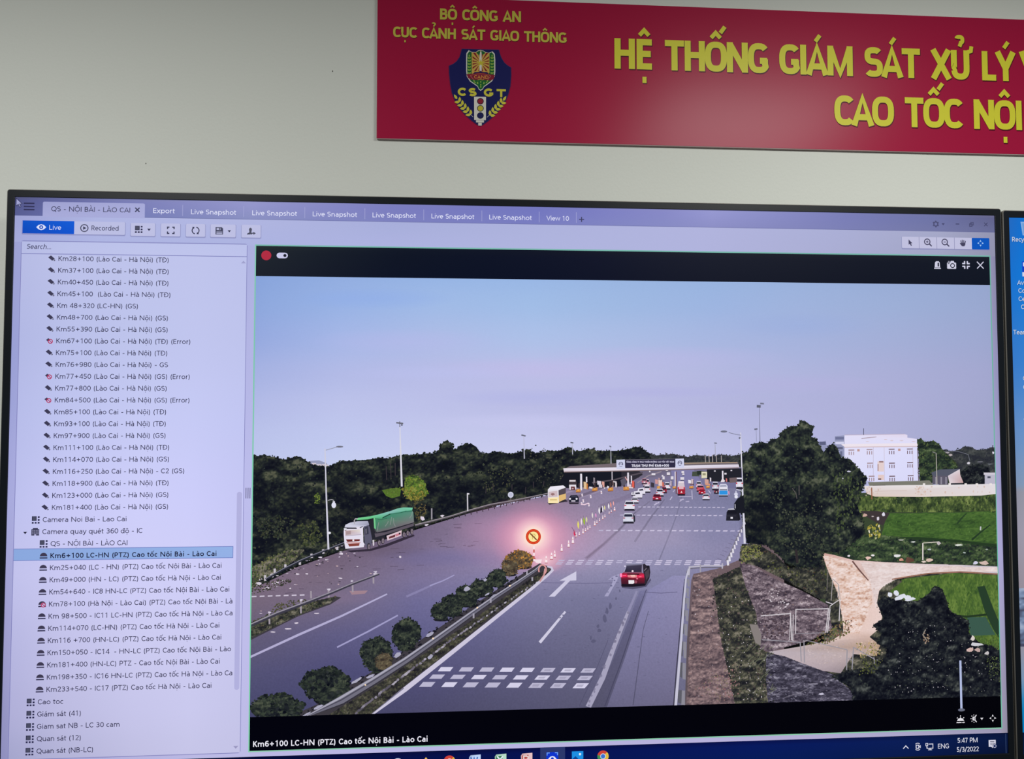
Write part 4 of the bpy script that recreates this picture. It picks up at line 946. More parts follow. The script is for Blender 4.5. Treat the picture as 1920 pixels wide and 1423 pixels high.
lamp('pictured_lamp_post', [(1755, 850), (1756.4, 909)], [1.4, 2], (170, 164, 160), [([(1755, 850), (1748, 847)], 1.2, (150, 146, 150))])

# stone pitched slopes and mesh gates
p = Paint(); p.grain = .5
A1 = [(1386, 1056), (1412, 1060), (1450, 1084), (1500, 1106), (1552, 1134), (1560, 1180), (1520, 1200), (1440, 1222), (1424, 1216), (1418, 1150), (1398, 1100)]
p.poly(A1, [(126, 108, 116)] * 4 + [(110, 98, 116), (100, 88, 100), (96, 82, 90), (84, 74, 84), (84, 74, 84), (112, 94, 100), (118, 100, 108)])
p.texture(A1, 1.2, STONE, 100, 16, 9, lit=1.2, bias=-.06)
p.scatter(A1, 110, (1.4, 3.8), [(146, 130, 138), (116, 100, 110), (92, 80, 92), (128, 108, 108), (160, 146, 152), (104, 84, 86)], 101, aspect=.6, jit=8, rot=.4)
p.scatter([(1440, 1100), (1480, 1115), (1478, 1145), (1445, 1135)], 26, (2, 4), [(186, 174, 180), (168, 154, 160), (206, 196, 204)], 102, aspect=.7)
p.scatter([(1428, 1150), (1480, 1152), (1484, 1198), (1430, 1200)], 80, (1.5, 4), [(78, 64, 74), (66, 56, 66), (94, 78, 84)], 103)
put(p, 'pictured_stone_slope', 'stone pitched embankment slope')
p = Paint(); p.grain = .4
A2 = [(1436, 1224), (1470, 1230), (1500, 1242), (1560, 1264), (1590, 1290), (1612, 1320), (1440, 1322), (1436, 1270)]
p.poly(A2, (60, 57, 72))
p.texture(A2, 1.2, STONE_DARK, 103, 22, 8, lit=1.2)
p.scatter(A2, 90, (2, 5), [(82, 78, 96), (66, 62, 80), (100, 96, 116), (50, 48, 62), (120, 116, 134)], 104, aspect=.34, jit=8, rot=.55)
p.blob(1540, 1301, 6, 2.6, (190, 186, 206), rnd); p.line([(1470, 1308), (1500, 1298), (1516, 1290)], 1, (112, 108, 120))
put(p, 'pictured_stone_slope', 'dark lower stone slope')
q = Paint()
q.texture([(1420, 1020), (1455, 1040), (1480, 1066), (1500, 1060), (1545, 1046), (1552, 1124), (1535, 1122), (1480, 1092), (1420, 1062), (1385, 1052), (1390, 1020)], 1.8, SCRUB, 104, 16, 14, bias=-.05)
q.scatter([(1420, 1020), (1455, 1040), (1480, 1066), (1500, 1060), (1545, 1050), (1552, 1120), (1535, 1118), (1480, 1088), (1420, 1060), (1385, 1050), (1390, 1020)], 100, (1.6, 3.8), [(62, 66, 46), (48, 52, 42), (88, 92, 54), (76, 62, 54), (38, 40, 40)], 105)
q.scatter([(1388, 1025), (1425, 1018), (1430, 1040), (1390, 1055)], 110, (1.4, 3), [(120, 122, 70), (92, 100, 58), (140, 136, 84)], 106)
q.scatter([(1540, 1185), (1578, 1165), (1597, 1160), (1594, 1185), (1560, 1205), (1510, 1210)], 120, (1.6, 3.4), [(104, 108, 60), (130, 108, 84), (84, 88, 50), (116, 84, 74)], 107)
q.scatter([(1330, 1130), (1385, 1090), (1405, 1110), (1425, 1200), (1450, 1240), (1455, 1318), (1390, 1318), (1380, 1250)], 130, (1.6, 3.6), [(56, 60, 50), (44, 46, 46), (72, 76, 56), (36, 36, 42), (90, 84, 78)], 108)
for i in range(26):
    x, y = rnd.uniform(1395, 1450), rnd.uniform(1215, 1300); q.line([(x, y), (x + rnd.uniform(4, 14), y - rnd.uniform(4, 14))], .9, (112, 116, 96))
for _ in range(40): q.blob(rnd.uniform(1385, 1445), rnd.uniform(1140, 1315), 1.2, 1, (196, 186, 190), rnd)
q.poly([(1405, 1170), (1420, 1171), (1427, 1190), (1426, 1210), (1416, 1205)], (134, 126, 124))
put(q, 'pictured_embankment_bushes')
q = Paint(); G = (206, 200, 206); G2 = (150, 146, 156)
for pts, w, c in (([(1426, 1154.5), (1482, 1150), (1484, 1200)], 1.8, G), ([(1482, 1152), (1480, 1200)], 1.4, G), ([(1487, 1152), (1486, 1201)], 1.6, G), ([(1491, 1188), (1492, 1142.5), (1553, 1141), (1548, 1186)], 1.8, G), ([(1556, 1142), (1551, 1186)], 1.8, G), ([(1556, 1136), (1575, 1123), (1573, 1164)], 1.8, G), ([(1556, 1136), (1552, 1182)], 1.4, G),
                  ([(1428, 1199), (1500, 1204)], 1.6, G2), ([(1491, 1188), (1548, 1186)], 1, G2), ([(1500, 1203), (1502, 1240)], 2, G2), ([(1507, 1200), (1508, 1242)], 2, G2), ([(1510, 1200), (1588, 1218)], 1.4, G2), ([(1588, 1218), (1587, 1256)], 2, G2), ([(1600, 1213), (1597, 1256)], 2, G2), ([(1590, 1234), (1598, 1238)], 1.4, G2), ([(1601, 1214), (1640, 1236)], 1.6, G2), ([(1638, 1232), (1640, 1250)], 1.6, G2), ([(1644, 1236), (1646, 1246)], 1.6, G2),
                  ([(1552, 1068), (1550, 1108)], 1.2, (120, 114, 112)), ([(1561, 1084), (1558, 1126)], 1.2, (170, 164, 166)), ([(1562, 1086), (1572, 1096), (1575, 1124)], 1.2, (160, 154, 158)), ([(1572, 1096), (1570, 1120)], 1.2, (170, 164, 166)), ([(1548, 1128), (1560, 1132)], 1.6, G)):
    q.line(pts, w, c)
put(q, 'pictured_mesh_gates', 'white tubular mesh gates at the foot of the slope')

# big tree and dark shrubbery
TR = [(1388, 860), (1393, 848), (1401, 849), (1408, 838), (1412, 832), (1427, 829), (1439, 831), (1447, 823), (1461, 822), (1461, 813), (1470, 806), (1482, 799), (1496, 798), (1500, 789), (1510, 790), (1518, 796), (1525, 800), (1521, 819), (1531, 823), (1536, 836), (1544, 848), (1552, 838), (1561, 831), (1569, 840), (1577, 858), (1594, 861), (1608, 877), (1626, 897), (1616, 918), (1607, 947), (1617, 977), (1622, 1000), (1606, 1012), (1577, 1036), (1543, 1034), (1538, 1062), (1502, 1064), (1474, 1056), (1455, 1036), (1439, 1022), (1400, 1018), (1390, 960)]
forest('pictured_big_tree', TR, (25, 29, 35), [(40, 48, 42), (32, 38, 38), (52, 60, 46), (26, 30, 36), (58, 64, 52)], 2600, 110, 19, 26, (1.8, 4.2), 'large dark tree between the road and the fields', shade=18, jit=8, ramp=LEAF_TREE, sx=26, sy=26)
q = Paint()
q.glow(1425, 975, 42, 62, [(0, (12, 15, 27, .85)), (.5, (12, 15, 27, .7)), (1, (12, 15, 27, 0))])
q.glow(1522, 930, 22, 40, [(0, (14, 17, 28, .6)), (.5, (14, 17, 28, .4)), (1, (14, 17, 28, 0))])
q.glow(1480, 975, 20, 40, [(0, (14, 17, 28, .5)), (.5, (14, 17, 28, .35)), (1, (14, 17, 28, 0))])
q.scatter([(1455, 960), (1540, 940), (1545, 1040), (1490, 1050), (1455, 1010)], 130, (1.6, 3.6), [(60, 66, 54), (72, 76, 62), (48, 52, 48)], 29)
q.scatter([(1440, 910), (1470, 905), (1470, 960), (1445, 950)], 40, (1.6, 3.4), [(60, 66, 56), (48, 54, 48)], 30)
q.scatter([(1560, 880), (1600, 890), (1620, 905), (1600, 960), (1570, 1010)], 130, (1.6, 3.4), [(60, 72, 48), (48, 58, 44), (76, 88, 56)], 32, aspect=1.8)
q.blob(1591, 884, 5, 2, (206, 204, 226), rnd); q.blob(1580, 897, 1.4, 1.4, (206, 204, 226), rnd)
q.line([(1485, 915), (1492, 925), (1494, 935)], 1.4, (90, 84, 84)); q.line([(1498, 910), (1498, 928)], 1.6, (90, 84, 84)); q.line([(1492, 1030), (1495, 1056)], 5, (48, 42, 46))
put(q, 'pictured_leaf_clusters')
BT = [(1644, 1130), (1656, 1118), (1672, 1122), (1700, 1128), (1722, 1126), (1742, 1112), (1752, 1098), (1766, 1104), (1774, 1124), (1780, 1146), (1802, 1156), (1816, 1164), (1816, 1188), (1838, 1206), (1862, 1212), (1880, 1226), (1882, 1318), (1600, 1322), (1596, 1290), (1560, 1268), (1590, 1258), (1630, 1250), (1660, 1232), (1662, 1216), (1644, 1206), (1652, 1188), (1636, 1172), (1656, 1160)]
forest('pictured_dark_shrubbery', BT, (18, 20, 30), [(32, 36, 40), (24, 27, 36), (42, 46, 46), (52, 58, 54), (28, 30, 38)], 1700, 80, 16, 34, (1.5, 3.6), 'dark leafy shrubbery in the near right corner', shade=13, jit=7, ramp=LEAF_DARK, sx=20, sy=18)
q = Paint()
q.scatter([(1680, 1165), (1810, 1180), (1870, 1240), (1860, 1300), (1680, 1300), (1660, 1260)], 90, (.8, 1.9), [(196, 190, 196), (150, 150, 150), (120, 124, 110)], 35, jit=14)
for x, y, rx, ry in ((1668, 1114, 5, 5), (1680, 1112, 6, 6), (1690, 1118, 8, 6), (1700, 1120, 8, 5), (1710, 1122, 6, 3), (1684, 1122, 9, 4), (1702, 1125, 9, 3)): q.blob(x, y, rx, ry, (218, 220, 232), rnd, n=8)
for x, y, rx, ry, c in ((1824, 1196, 5, 6, (214, 206, 200)), (1830, 1208, 13, 4, (206, 206, 214)), (1818, 1218, 7, 5, (206, 176, 170)), (1832, 1218, 6, 5, (186, 160, 156)), (1850, 1224, 5, 4, (200, 194, 196))): q.blob(x, y, rx, ry, c, rnd, n=8)
q.line([(1735, 1180), (1730, 1190), (1738, 1202)], 2, (150, 140, 130)); q.scatter([(1730, 1186), (1744, 1190), (1742, 1206), (1732, 1206)], 14, (1.4, 3), [(130, 104, 86), (150, 130, 110)], 36)
q.scatter([(1620, 1235), (1655, 1238), (1640, 1262), (1610, 1266)], 60, (1.5, 3), [(88, 94, 52), (66, 70, 46)], 37)
q.scatter([(1850, 1230), (1878, 1230), (1878, 1280), (1850, 1270)], 60, (1.4, 2.8), [(70, 82, 50), (54, 60, 46), (90, 104, 64)], 38)
put(q, 'pictured_pale_flowers')

# right guardrails
q = Paint()
for (x0, y0, x1, y1) in ((1420, 1050, 1475, 1160), (1435, 852, 1480, 975), (1445, 700, 1485, 822), (1452, 572, 1492, 660), (1465, 473, 1498, 556), (1475, 385, 1505, 466), (1475, 315, 1503, 380), (1478, 250, 1508, 305), (1486, 190, 1510, 244)):
    f = lambda a, b: (900 + a / 3.84, 1020 + b / 3.84)
    q.poly([f(x0, y0), f(x1, y0 + 4), f(x1, y1), f((x0 + x1) / 2, y1 - 4), f((x0 + x1) / 2, (y0 + y1) / 2), f(x0, (y0 + y1) / 2 + 6)], (140, 138, 150))
    q.poly([f(x0 + 2, y0), f(x1 - 22, y0), f(x1 - 26, y1 - 12), f(x0 + 4, y1 - 20)], (92, 92, 102))
q.line([(1266.5, 1326), (1272, 1260), (1277, 1200), (1282, 1130), (1286, 1085), (1291, 1066)], [5.4, 4.8, 4.2, 3.6, 3, 2.6], (196, 194, 212))
q.line([(1263, 1326), (1268.5, 1250), (1274, 1190), (1279, 1130), (1283, 1085)], [2.4, 2, 1.8, 1.4, 1], (60, 58, 74))
put(q, 'pictured_side_guardrail', 'pale guardrail with posts along the right edge')
q = Paint()
q.line([(1291, 1063), (1322, 1060.5), (1356, 1060.5)], 2.6, (186, 182, 196)); q.line([(1291, 1066), (1322, 1063.5), (1356, 1063.5)], 1.6, (104, 100, 112)); q.line([(1293, 1062), (1291, 1078)], 3, (190, 186, 200)); q.line([(1313, 1058), (1313, 1073)], 2.4, (160, 156, 170)); q.line([(1354, 1056), (1354, 1066)], 2.4, (186, 182, 196))
q.line([(1361, 1052), (1370, 1035), (1380, 1012), (1390, 990), (1397, 972)], [3, 2.6, 2.4, 2, 1.6], (120, 116, 130))
for i in range(11):
    t = i / 10; x, y = 1364 + 32 * t, 1050 - 72 * t; q.line([(x, y), (x + 1, y + 10 - 5 * t)], [4 - 2.4 * t] * 2, (222, 218, 228))
for i in range(9): q.line([(1344 + i * 5.2, 1046 - i * 7), (1354 + i * 4.6, 1050 - i * 7.4)], 1.2, (104, 98, 128, .6))
put(q, 'pictured_side_guardrail', 'distant guardrail with white posts by the lamp post')

# lamp posts
lamp('pictured_lamp_post', [(609.5, 841), (612, 930), (616, 1030)], [1.8, 2.6, 3.4], (206, 204, 220), [([(611, 844), (625, 840), (638, 836.5)], 1.2, (150, 150, 166)), (637, 837.5, 7, 1.7, (112, 112, 128)), ([(615, 938), (622, 936.5), (626, 938)], 1.2, (186, 182, 190)), (626, 941, 2.4, 2, (206, 206, 216)), (626, 947, 4.4, 5.6, (222, 222, 240)), (617.5, 999, 3.2, 2.4, (226, 224, 236))], 'tall lamp post with camera dome by the truck')
lamp('pictured_lamp_post', [(749.8, 799), (751.4, 850), (753.4, 912)], [1.6, 2.8, 3.4], (216, 214, 226), [([(743, 792.5), (756, 794)], 2.6, (96, 96, 108)), ([(752, 796.5), (755, 797)], 2.4, (70, 72, 84)), ([(749.5, 790), (749.8, 801)], 1.4, (100, 100, 112))])
lamp('pictured_lamp_post', [(876.5, 926), (877, 958)], 2.2, (206, 202, 212), [([(875.5, 925.5), (880, 926)], 2.4, (226, 222, 230))])
lamp('pictured_lamp_post', [(809.5, 953), (809.5, 974)], 2.6, (150, 146, 156), [])
lamp('pictured_lamp_post', [(982, 818), (983, 860)], [1, 2], (186, 186, 206), [([(977.5, 815.5), (985.5, 817.5)], 2.6, (104, 106, 124))])
lamp('pictured_lamp_post', [(1073, 832), (1073.6, 852)], [1, 1.6], (186, 186, 206), [([(1069.5, 829.5), (1075, 830.5)], 2.2, (104, 106, 124))])
lamp('pictured_lamp_post', [(1145, 838), (1145.6, 872)], [1, 2], (170, 170, 186), [([(1142.5, 836), (1146, 838)], 2, (104, 106, 124))])
lamp('pictured_lamp_post', [(1340.5, 832), (1341, 855)], [1, 1.6], (170, 170, 190), [([(1339, 830.5), (1344, 831)], 2, (104, 106, 124))])
lamp('pictured_lamp_post', [(1423.5, 762), (1424, 800), (1424.5, 828)], [1, 1.4, 1.8], (130, 132, 160), [([(1418.5, 761.5), (1426, 762)], 5, (92, 94, 112)), ([(1425, 756.5), (1432, 757)], 3, (112, 114, 134)), ([(1417.5, 806), (1418, 828)], .8, (140, 142, 170)), ([(1414, 805), (1420, 804)], 3, (110, 112, 134))])
lamp('pictured_lamp_post', [(1388.4, 811), (1389.6, 850), (1392, 920), (1396, 1019)], [1.6, 2.2, 3, 4], (214, 212, 226), [([(1366, 811), (1378, 814), (1389, 816)], 1.1, (120, 122, 144)), (1357, 809, 6.5, 2, (112, 114, 134)), ([(1385, 822), (1388, 820)], 3, (110, 112, 130))], 'tall white lamp post beside the big tree')
p = Paint(); p.ell(957.5, 927.5, 5.4, 5.6, (206, 208, 226)); p.line([(957.5, 933), (957.8, 941)], 1.6, (120, 110, 116)); p.ell(957.5, 927.5, 3.4, 3.6, (186, 188, 212))
put(p, 'pictured_round_sign', 'small round road sign seen from behind')

# no parking sign
p = Paint()
p.ell(1000, 1006, 14.2, 14.4, (206, 50, 30), 28); p.ell(1000, 1006, 12.6, 12.8, (236, 96, 44), 28); p.ell(1000, 1006, 11.6, 11.8, (206, 52, 30), 28); p.ell(1000, 1006, 9.4, 9.6, (250, 232, 160), 24)
p.line([(998.2, 1011), (998.2, 1001.5), (1002, 1001.2), (1003.6, 1003.6), (1002, 1006.4), (998.2, 1006.4)], 1.2, (206, 170, 90))
p.line([(993.6, 999.6), (1006.4, 1012.4)], 2.2, (120, 66, 40))
for y in (1024, 1036, 1046): p.rect(999.8, y, 1002.4, y + 6, (248, 232, 236))
for y in (1030, 1042): p.rect(999.8, y, 1002.4, y + 6, (196, 90, 84))
p.poly([(1001, 1049), (1016, 1048.5), (1014, 1056), (1005, 1055)], (246, 226, 232))
put(p, 'pictured_no_parking_sign', 'lit round no parking sign with red ring')

# toll plaza
p = Paint()
p.poly([(1160, 905), (1190, 896), (1200, 882), (1240, 876), (1390, 876), (1392, 915), (1180, 915)], [(120, 112, 140), (112, 104, 126), (104, 98, 118), (124, 116, 146), (120, 116, 152), (112, 112, 150), (124, 118, 150)])
p.poly([(1258, 882), (1300, 880), (1322, 915), (1262, 915)], (128, 124, 168)); p.line([(1195, 905), (1215, 892), (1240, 884)], 2, (150, 138, 150))
p.poly([(1298, 884), (1312, 884), (1311, 893), (1297, 893)], (70, 78, 66)); p.poly([(1325, 880), (1390, 878), (1390, 905), (1325, 902)], (34, 34, 44))
for x, y, w, h in ((1253, 888, 6, 5), (1225, 889, 7, 4), (1250, 881, 4, 4), (1218, 884, 2.5, 3), (1242, 892, 3, 3), (1280, 885, 5, 4), (1281, 889, 4, 3), (1279, 897, 7, 5), (1260, 896, 5, 6), (1244, 896, 4, 6), (1194, 893, 7, 3), (1340, 883, 3, 2), (1371, 882, 3, 2), (1360, 888, 4, 3)):
    p.rect(x - w / 2, y - h / 2, x + w / 2, y + h / 2, (222, 216, 226)); p.rect(x - w / 2, y + h / 2, x + w / 2, y + h / 2 + 1.2, (50, 46, 60))
p.poly([(1306, 883), (1314, 882.5), (1325, 884), (1325, 896), (1315, 897), (1314, 890), (1307, 890)], (40, 48, 44)); p.poly([(1315, 884), (1325.5, 884.5), (1325.5, 896), (1315, 896.5)], (224, 218, 190)); p.rect(1317, 887, 1323, 891, (150, 148, 120))
put(p, 'pictured_road_beyond_toll')
p = Paint()
p.poly([(1060, 885), (1165, 884), (1165, 912), (1062, 915), (1048, 905)], (22, 24, 36))
p.poly([(1165, 884), (1200, 884), (1205, 890), (1180, 905), (1165, 908)], (46, 44, 54))
p.line([(1110, 905), (1150, 900), (1175, 893), (1205, 886)], 2.6, (86, 78, 88))
put(p, 'pictured_shade_under_canopy')
p = Paint()
for x in (1322, 1329, 1335.5, 1342.5, 1352): p.line([(x, 852 + (x % 3)), (x + .6, 868)], 1.3, (176, 166, 166))
p.poly([(1068, 874), (1100, 872), (1160, 868), (1290, 867), (1383, 866), (1384, 870), (1060, 878)], (118, 106, 112)); p.line([(1283, 868.6), (1330, 867.6), (1382, 867)], 1.2, (176, 152, 120))
p.poly([(1056, 878), (1160, 876), (1270, 873), (1384.5, 870.5), (1386, 876.5), (1270, 879.6), (1160, 882.4), (1057.5, 885.4)], [(232, 226, 240), (236, 232, 246), (238, 232, 246), (222, 214, 230), (206, 196, 212), (226, 218, 234), (226, 216, 228), (206, 190, 200)])
p.line([(1058, 885), (1160, 883), (1270, 880.4), (1385, 877)], 1.8, (126, 106, 108))
put(p, 'pictured_toll_canopy', 'long white toll canopy spanning the carriageway')
p = Paint()
p.poly([(1172, 862), (1266, 860.4), (1266, 876.4), (1172, 877.8)], (48, 44, 70)); p.line([(1172, 862), (1266, 860.4)], 1, (96, 92, 104))
p.poly([(1155.5, 862), (1171.5, 861.6), (1171.8, 879), (1156, 879.4)], (206, 208, 236)); p.poly([(1266, 860), (1282, 859.6), (1282.4, 876.6), (1266.4, 877)], (206, 208, 236))
for x, y in ((1164, 870), (1274.4, 868)):
    p.ring(x, y, 3.6, 1.2, (66, 66, 96), 14, a0=150, a1=390); p.line([(x - 3.6, y + .4), (x - .5, y - .6), (x + 3.6, y + .8)], 1.1, (66, 66, 96)); p.ring(x, y + .6, 3.8, .9, (96, 96, 126), 10, a0=40, a1=140)
a, b = uv(1174, 867.6), uv(1263.5, 866)
text(p, 'TỔNG CÔNG TY PHÁT TRIỂN ĐƯỜNG CAO TỐC VIỆT NAM', a[0], a[1], 3.0, (206, 202, 228), b[0], h=7)
a, b = uv(1184, 875.4), uv(1254, 874.2)
text(p, 'TRẠM THU PHÍ KM6+000', a[0], a[1], 5.0, (232, 230, 246), b[0], h=7)
put(p, 'pictured_toll_sign', 'dark toll station name board between two white panels')
for x, y0, y1, w in ((1089.4, 888, 919, 4.4), (1099.6, 893.6, 904, 3), (1177.4, 886, 912, 3.8), (1183.6, 892, 906, 2.6), (1147.4, 884, 906, 1.8), (1266, 884, 915, 3.2), (1354.6, 882.6, 903, 3.6)):
    p = Paint(); p.line([(x, y0), (x + .4, y1)], [w * .8, w], (226, 220, 232)); p.line([(x + w * .5, y0 + 2), (x + w * .5 + .4, y1)], .9, (96, 84, 92)); put(p, 'pictured_canopy_column')
p = Paint(); p.line([(1267.4, 884), (1267.6, 926)], 1.6, (106, 60, 56)); put(p, 'pictured_canopy_column')
p = Paint(); p.poly([(1351, 903), (1354, 896), (1359, 901), (1358, 903.6), (1351, 904)], (226, 218, 226))
put(p, 'pictured_canopy_column')
p = Paint()
for x, y, w, h in ((1084, 920, 9, 7), (1115, 917.5, 10, 8), (1144.5, 917.5, 10, 8), (1174, 916, 11, 8), (1234.5, 914, 6, 6), (1264, 914, 6, 5), (1296, 913.5, 8, 5), (1327, 913, 7, 5)):
    p.poly([(x - w / 2, y - h * .4), (x + w / 2, y - h / 2), (x + w / 2, y + h * .3), (x, y + h / 2), (x - w / 2, y + h * .4)], (206, 140, 72)); p.line([(x - w / 2, y + h * .42), (x + w / 2, y + h * .36)], 1.2, (120, 66, 52)); p.blob(x, y - 1, 2.4, 1.4, (232, 180, 96), rnd)
for x, y, w, h, c in ((1097, 910, 6, 14, (222, 190, 150)), (1101, 912, 3, 12, (196, 120, 60)), (1114, 902, 3, 14, (150, 140, 150)), (1123.5, 905, 8, 8, (216, 208, 220)), (1131, 908, 5, 11, (220, 160, 150)), (1152, 903, 9, 3, (216, 208, 214)), (1149, 908, 3, 10, (150, 130, 130)), (1155, 909, 4, 10, (206, 196, 200)), (1187, 908, 5, 14, (216, 92, 80)), (1181, 910, 6, 5, (222, 200, 206)), (1183, 914, 9, 3, (226, 212, 214)), (1108, 914, 7, 4, (226, 222, 232)), (1126, 911, 7, 7, (206, 200, 214)), (1134, 915, 3, 3, (226, 224, 232)), (1140, 913, 4, 5, (220, 216, 226)),
                      (1231, 903, 6, 9, (206, 150, 150)), (1238, 905, 8, 12, (226, 200, 196)), (1243, 908, 4, 9, (206, 110, 96)), (1236, 898, 5, 5, (170, 140, 150)), (1293, 903, 6, 7, (230, 226, 236)), (1298, 904, 4, 13, (206, 186, 190)), (1296, 908, 7, 4, (120, 92, 110)), (1325, 903, 8, 10, (206, 160, 150)), (1332, 899, 3, 8, (226, 220, 230)), (1327, 908, 10, 4, (214, 150, 120)), (1362, 900, 3, 7, (206, 110, 110)), (1223, 909, 6, 10, (60, 54, 66)), (1258, 906, 3, 10, (206, 190, 206))):
    p.poly([(x - w / 2, y - h / 2), (x + w * .4, y - h / 2 + 1), (x + w / 2, y + h / 2), (x - w * .45, y + h / 2 - .6)], c)
    p.line([(x + w / 2, y - h / 3), (x + w / 2, y + h / 2)], 1, (66, 52, 60))
for x, y in ((1086, 906), (1115, 905), (1144, 904), (1148, 900), (1170, 903)): p.line([(x, y), (x, y + 10)], 3, (66, 52, 56))
p.poly([(1163, 900), (1172, 895), (1175, 906), (1166, 912)], (92, 88, 104)); p.line([(1172, 894), (1176, 901)], 1.6, (226, 170, 176))
put(p, 'pictured_toll_booths', 'toll lane booths with orange crash cushions')

def car_rear(x, y, w, h, body, roof=None, glass=(40, 40, 58), lights=(196, 40, 60), plate=(236, 232, 240), name='pictured_car', label=None, side=0):
    """x centre, y bottom"""
    q = Paint(); roof = roof or body
    q.poly([(x - w * .54, y - h * .1), (x + w * .56, y - h * .1), (x + w * .5, y + h * .08), (x - w * .48, y + h * .08)], (34, 30, 44))
    q.poly([(x - w * .36, y - h), (x + w * .34, y - h), (x + w * .46, y - h * .62), (x + w * .5, y - h * .3), (x + w * .46, y - .4), (x - w * .46, y - .4), (x - w * .5, y - h * .3), (x - w * .47, y - h * .62)], body)
    q.poly([(x - w * .36, y - h), (x + w * .34, y - h), (x + w * .38, y - h * .88), (x - w * .4, y - h * .88)], roof)
    q.poly([(x - w * .36, y - h * .87), (x + w * .34, y - h * .87), (x + w * .42, y - h * .62), (x - w * .43, y - h * .62)], glass)
    if side: q.poly([(x + side * w * .42, y - h * .9), (x + side * w * .62, y - h * .7), (x + side * w * .64, y - h * .15), (x + side * w * .5, y - h * .02)], (40, 40, 54))
    for s in (-1, 1):
        q.poly([(x + s * w * .48, y - h * .56), (x + s * w * .3, y - h * .53), (x + s * w * .3, y - h * .42), (x + s * w * .49, y - h * .4)], lights)
    q.rect(x - w * .14, y - h * .38, x + w * .14, y - h * .22, plate)
    q.line([(x - w * .45, y - h * .07), (x + w * .45, y - h * .07)], h * .12, (40, 38, 52))
    return put(q, name, label)
WH, RD, PK = (222, 218, 232), (150, 30, 50), (222, 180, 190)
for a in ((1386, 915.5, 13, 20, WH), (1341, 918, 12, 15, (206, 204, 218)), (1310, 915, 10, 13, (206, 200, 214)), (1251, 917, 11, 13, WH), (1212, 912, 12, 14, (214, 186, 200)), (1208, 907, 10, 10, (176, 120, 140)), (1263, 898, 0.1, .1, WH)):
    if a[2] > 1: car_rear(*a)
car_rear(1213, 923, 12, 13, WH, plate=WH)
car_rear(1245, 924, 10, 11, (130, 36, 54)); car_rear(1237, 930, 14, 14, (214, 210, 226), plate=(214, 210, 226)); car_rear(1231.5, 938, 16, 11.5, (150, 36, 60), (96, 30, 50), (60, 24, 40), (236, 110, 130), label='dark red hatchback queueing for the toll')
car_rear(1277, 927, 14, 25, PK, (232, 222, 228), (206, 196, 206), (200, 40, 60), label='pink and white van in the toll queue')
p = Paint(); p.poly([(1270.5, 917), (1284.5, 917), (1284, 926), (1271, 926)], (160, 36, 56)); p.poly([(1275.5, 924), (1277.4, 920), (1279.4, 924)], (236, 214, 214)); p.poly([(1271, 926), (1284, 926), (1283, 928.6), (1272, 928.6)], (30, 26, 36)); put(p, 'pictured_car')
car_rear(1313, 921, 14, 12, (196, 90, 106), (206, 170, 186)); car_rear(1316, 926.5, 13, 10, (170, 26, 50), (190, 50, 70), (120, 30, 50), (226, 140, 150)); car_rear(1323.5, 937, 13.5, 11.5, WH, plate=WH, label='small white car alone before the toll lanes')
car_rear(1343, 925, 9, 9, (80, 40, 52), lights=(226, 90, 110))
p = Paint(); p.poly([(1348, 911), (1350, 907), (1361, 907), (1364, 911), (1364.6, 929), (1347.4, 929)], (206, 206, 226)); p.poly([(1350, 910), (1361, 909.4), (1362, 912), (1349.4, 912.6)], (150, 152, 176)); p.rect(1349, 913, 1362.6, 917, (226, 224, 236)); p.line([(1349, 918), (1363, 918)], 1.4, (66, 66, 84)); p.poly([(1348.4, 919.6), (1363.6, 919.6), (1363.8, 927.4), (1348, 927.4)], (48, 146, 222)); p.rect(1347.6, 928.6, 1364.4, 931, (30, 36, 54)); p.line([(1366, 921), (1366.6, 927)], 1.6, (236, 160, 206))
put(p, 'pictured_minibus', 'blue and white minibus in the toll queue')
p = Paint(); p.poly([(1367, 896), (1381, 895), (1382, 904), (1368, 905)], (112, 96, 100)); p.line([(1380, 917), (1388, 919.6), (1393, 922)], 1.4, (206, 206, 222)); p.ell(1379.6, 926.5, 3.6, 3.2, (212, 212, 232), 12); p.ell(1380, 931.4, 3.2, 3, (232, 232, 244), 12); p.line([(1379.6, 920), (1379.6, 925)], 1.6, (216, 216, 232)); put(p, 'pictured_camera_dome')
car_rear(1152, 927, 17, 14, (206, 202, 218), plate=(206, 202, 218)) if False else None
p = Paint()    # white cars nose to tail beside the lane divider
for x, y, w, h in ((1202, 926, 15, 12), (1195, 933, 18, 13), (1187, 928, 8, 6)):
    p.poly([(x - w * .5, y - h * .3), (x - w * .36, y - h * .9), (x + w * .3, y - h), (x + w * .52, y - h * .5), (x + w * .48, y), (x - w * .4, y)], (224, 220, 234)); p.poly([(x - w * .28, y - h * .7), (x + w * .2, y - h * .8), (x + w * .28, y - h * .55), (x - w * .22, y - h * .5)], (56, 54, 72)); p.line([(x - w * .4, y + .4), (x + w * .48, y + .4)], 1.6, (40, 36, 50))
put(p, 'pictured_car', 'white cars nose to tail beside the lane divider')
car_rear(1190, 943, 14, 10, WH, plate=WH); car_rear(1180, 956, 19.5, 17.5, (228, 226, 238), (222, 220, 236), (44, 42, 58), (206, 90, 110), (228, 226, 238), label='white hatchback with dark rear window approaching the toll')
car_rear(1178, 980, 20, 18.5, (212, 214, 230), (200, 202, 220), (42, 44, 66), (176, 120, 140), (220, 222, 234), label='silver saloon last in the toll lane', side=1)
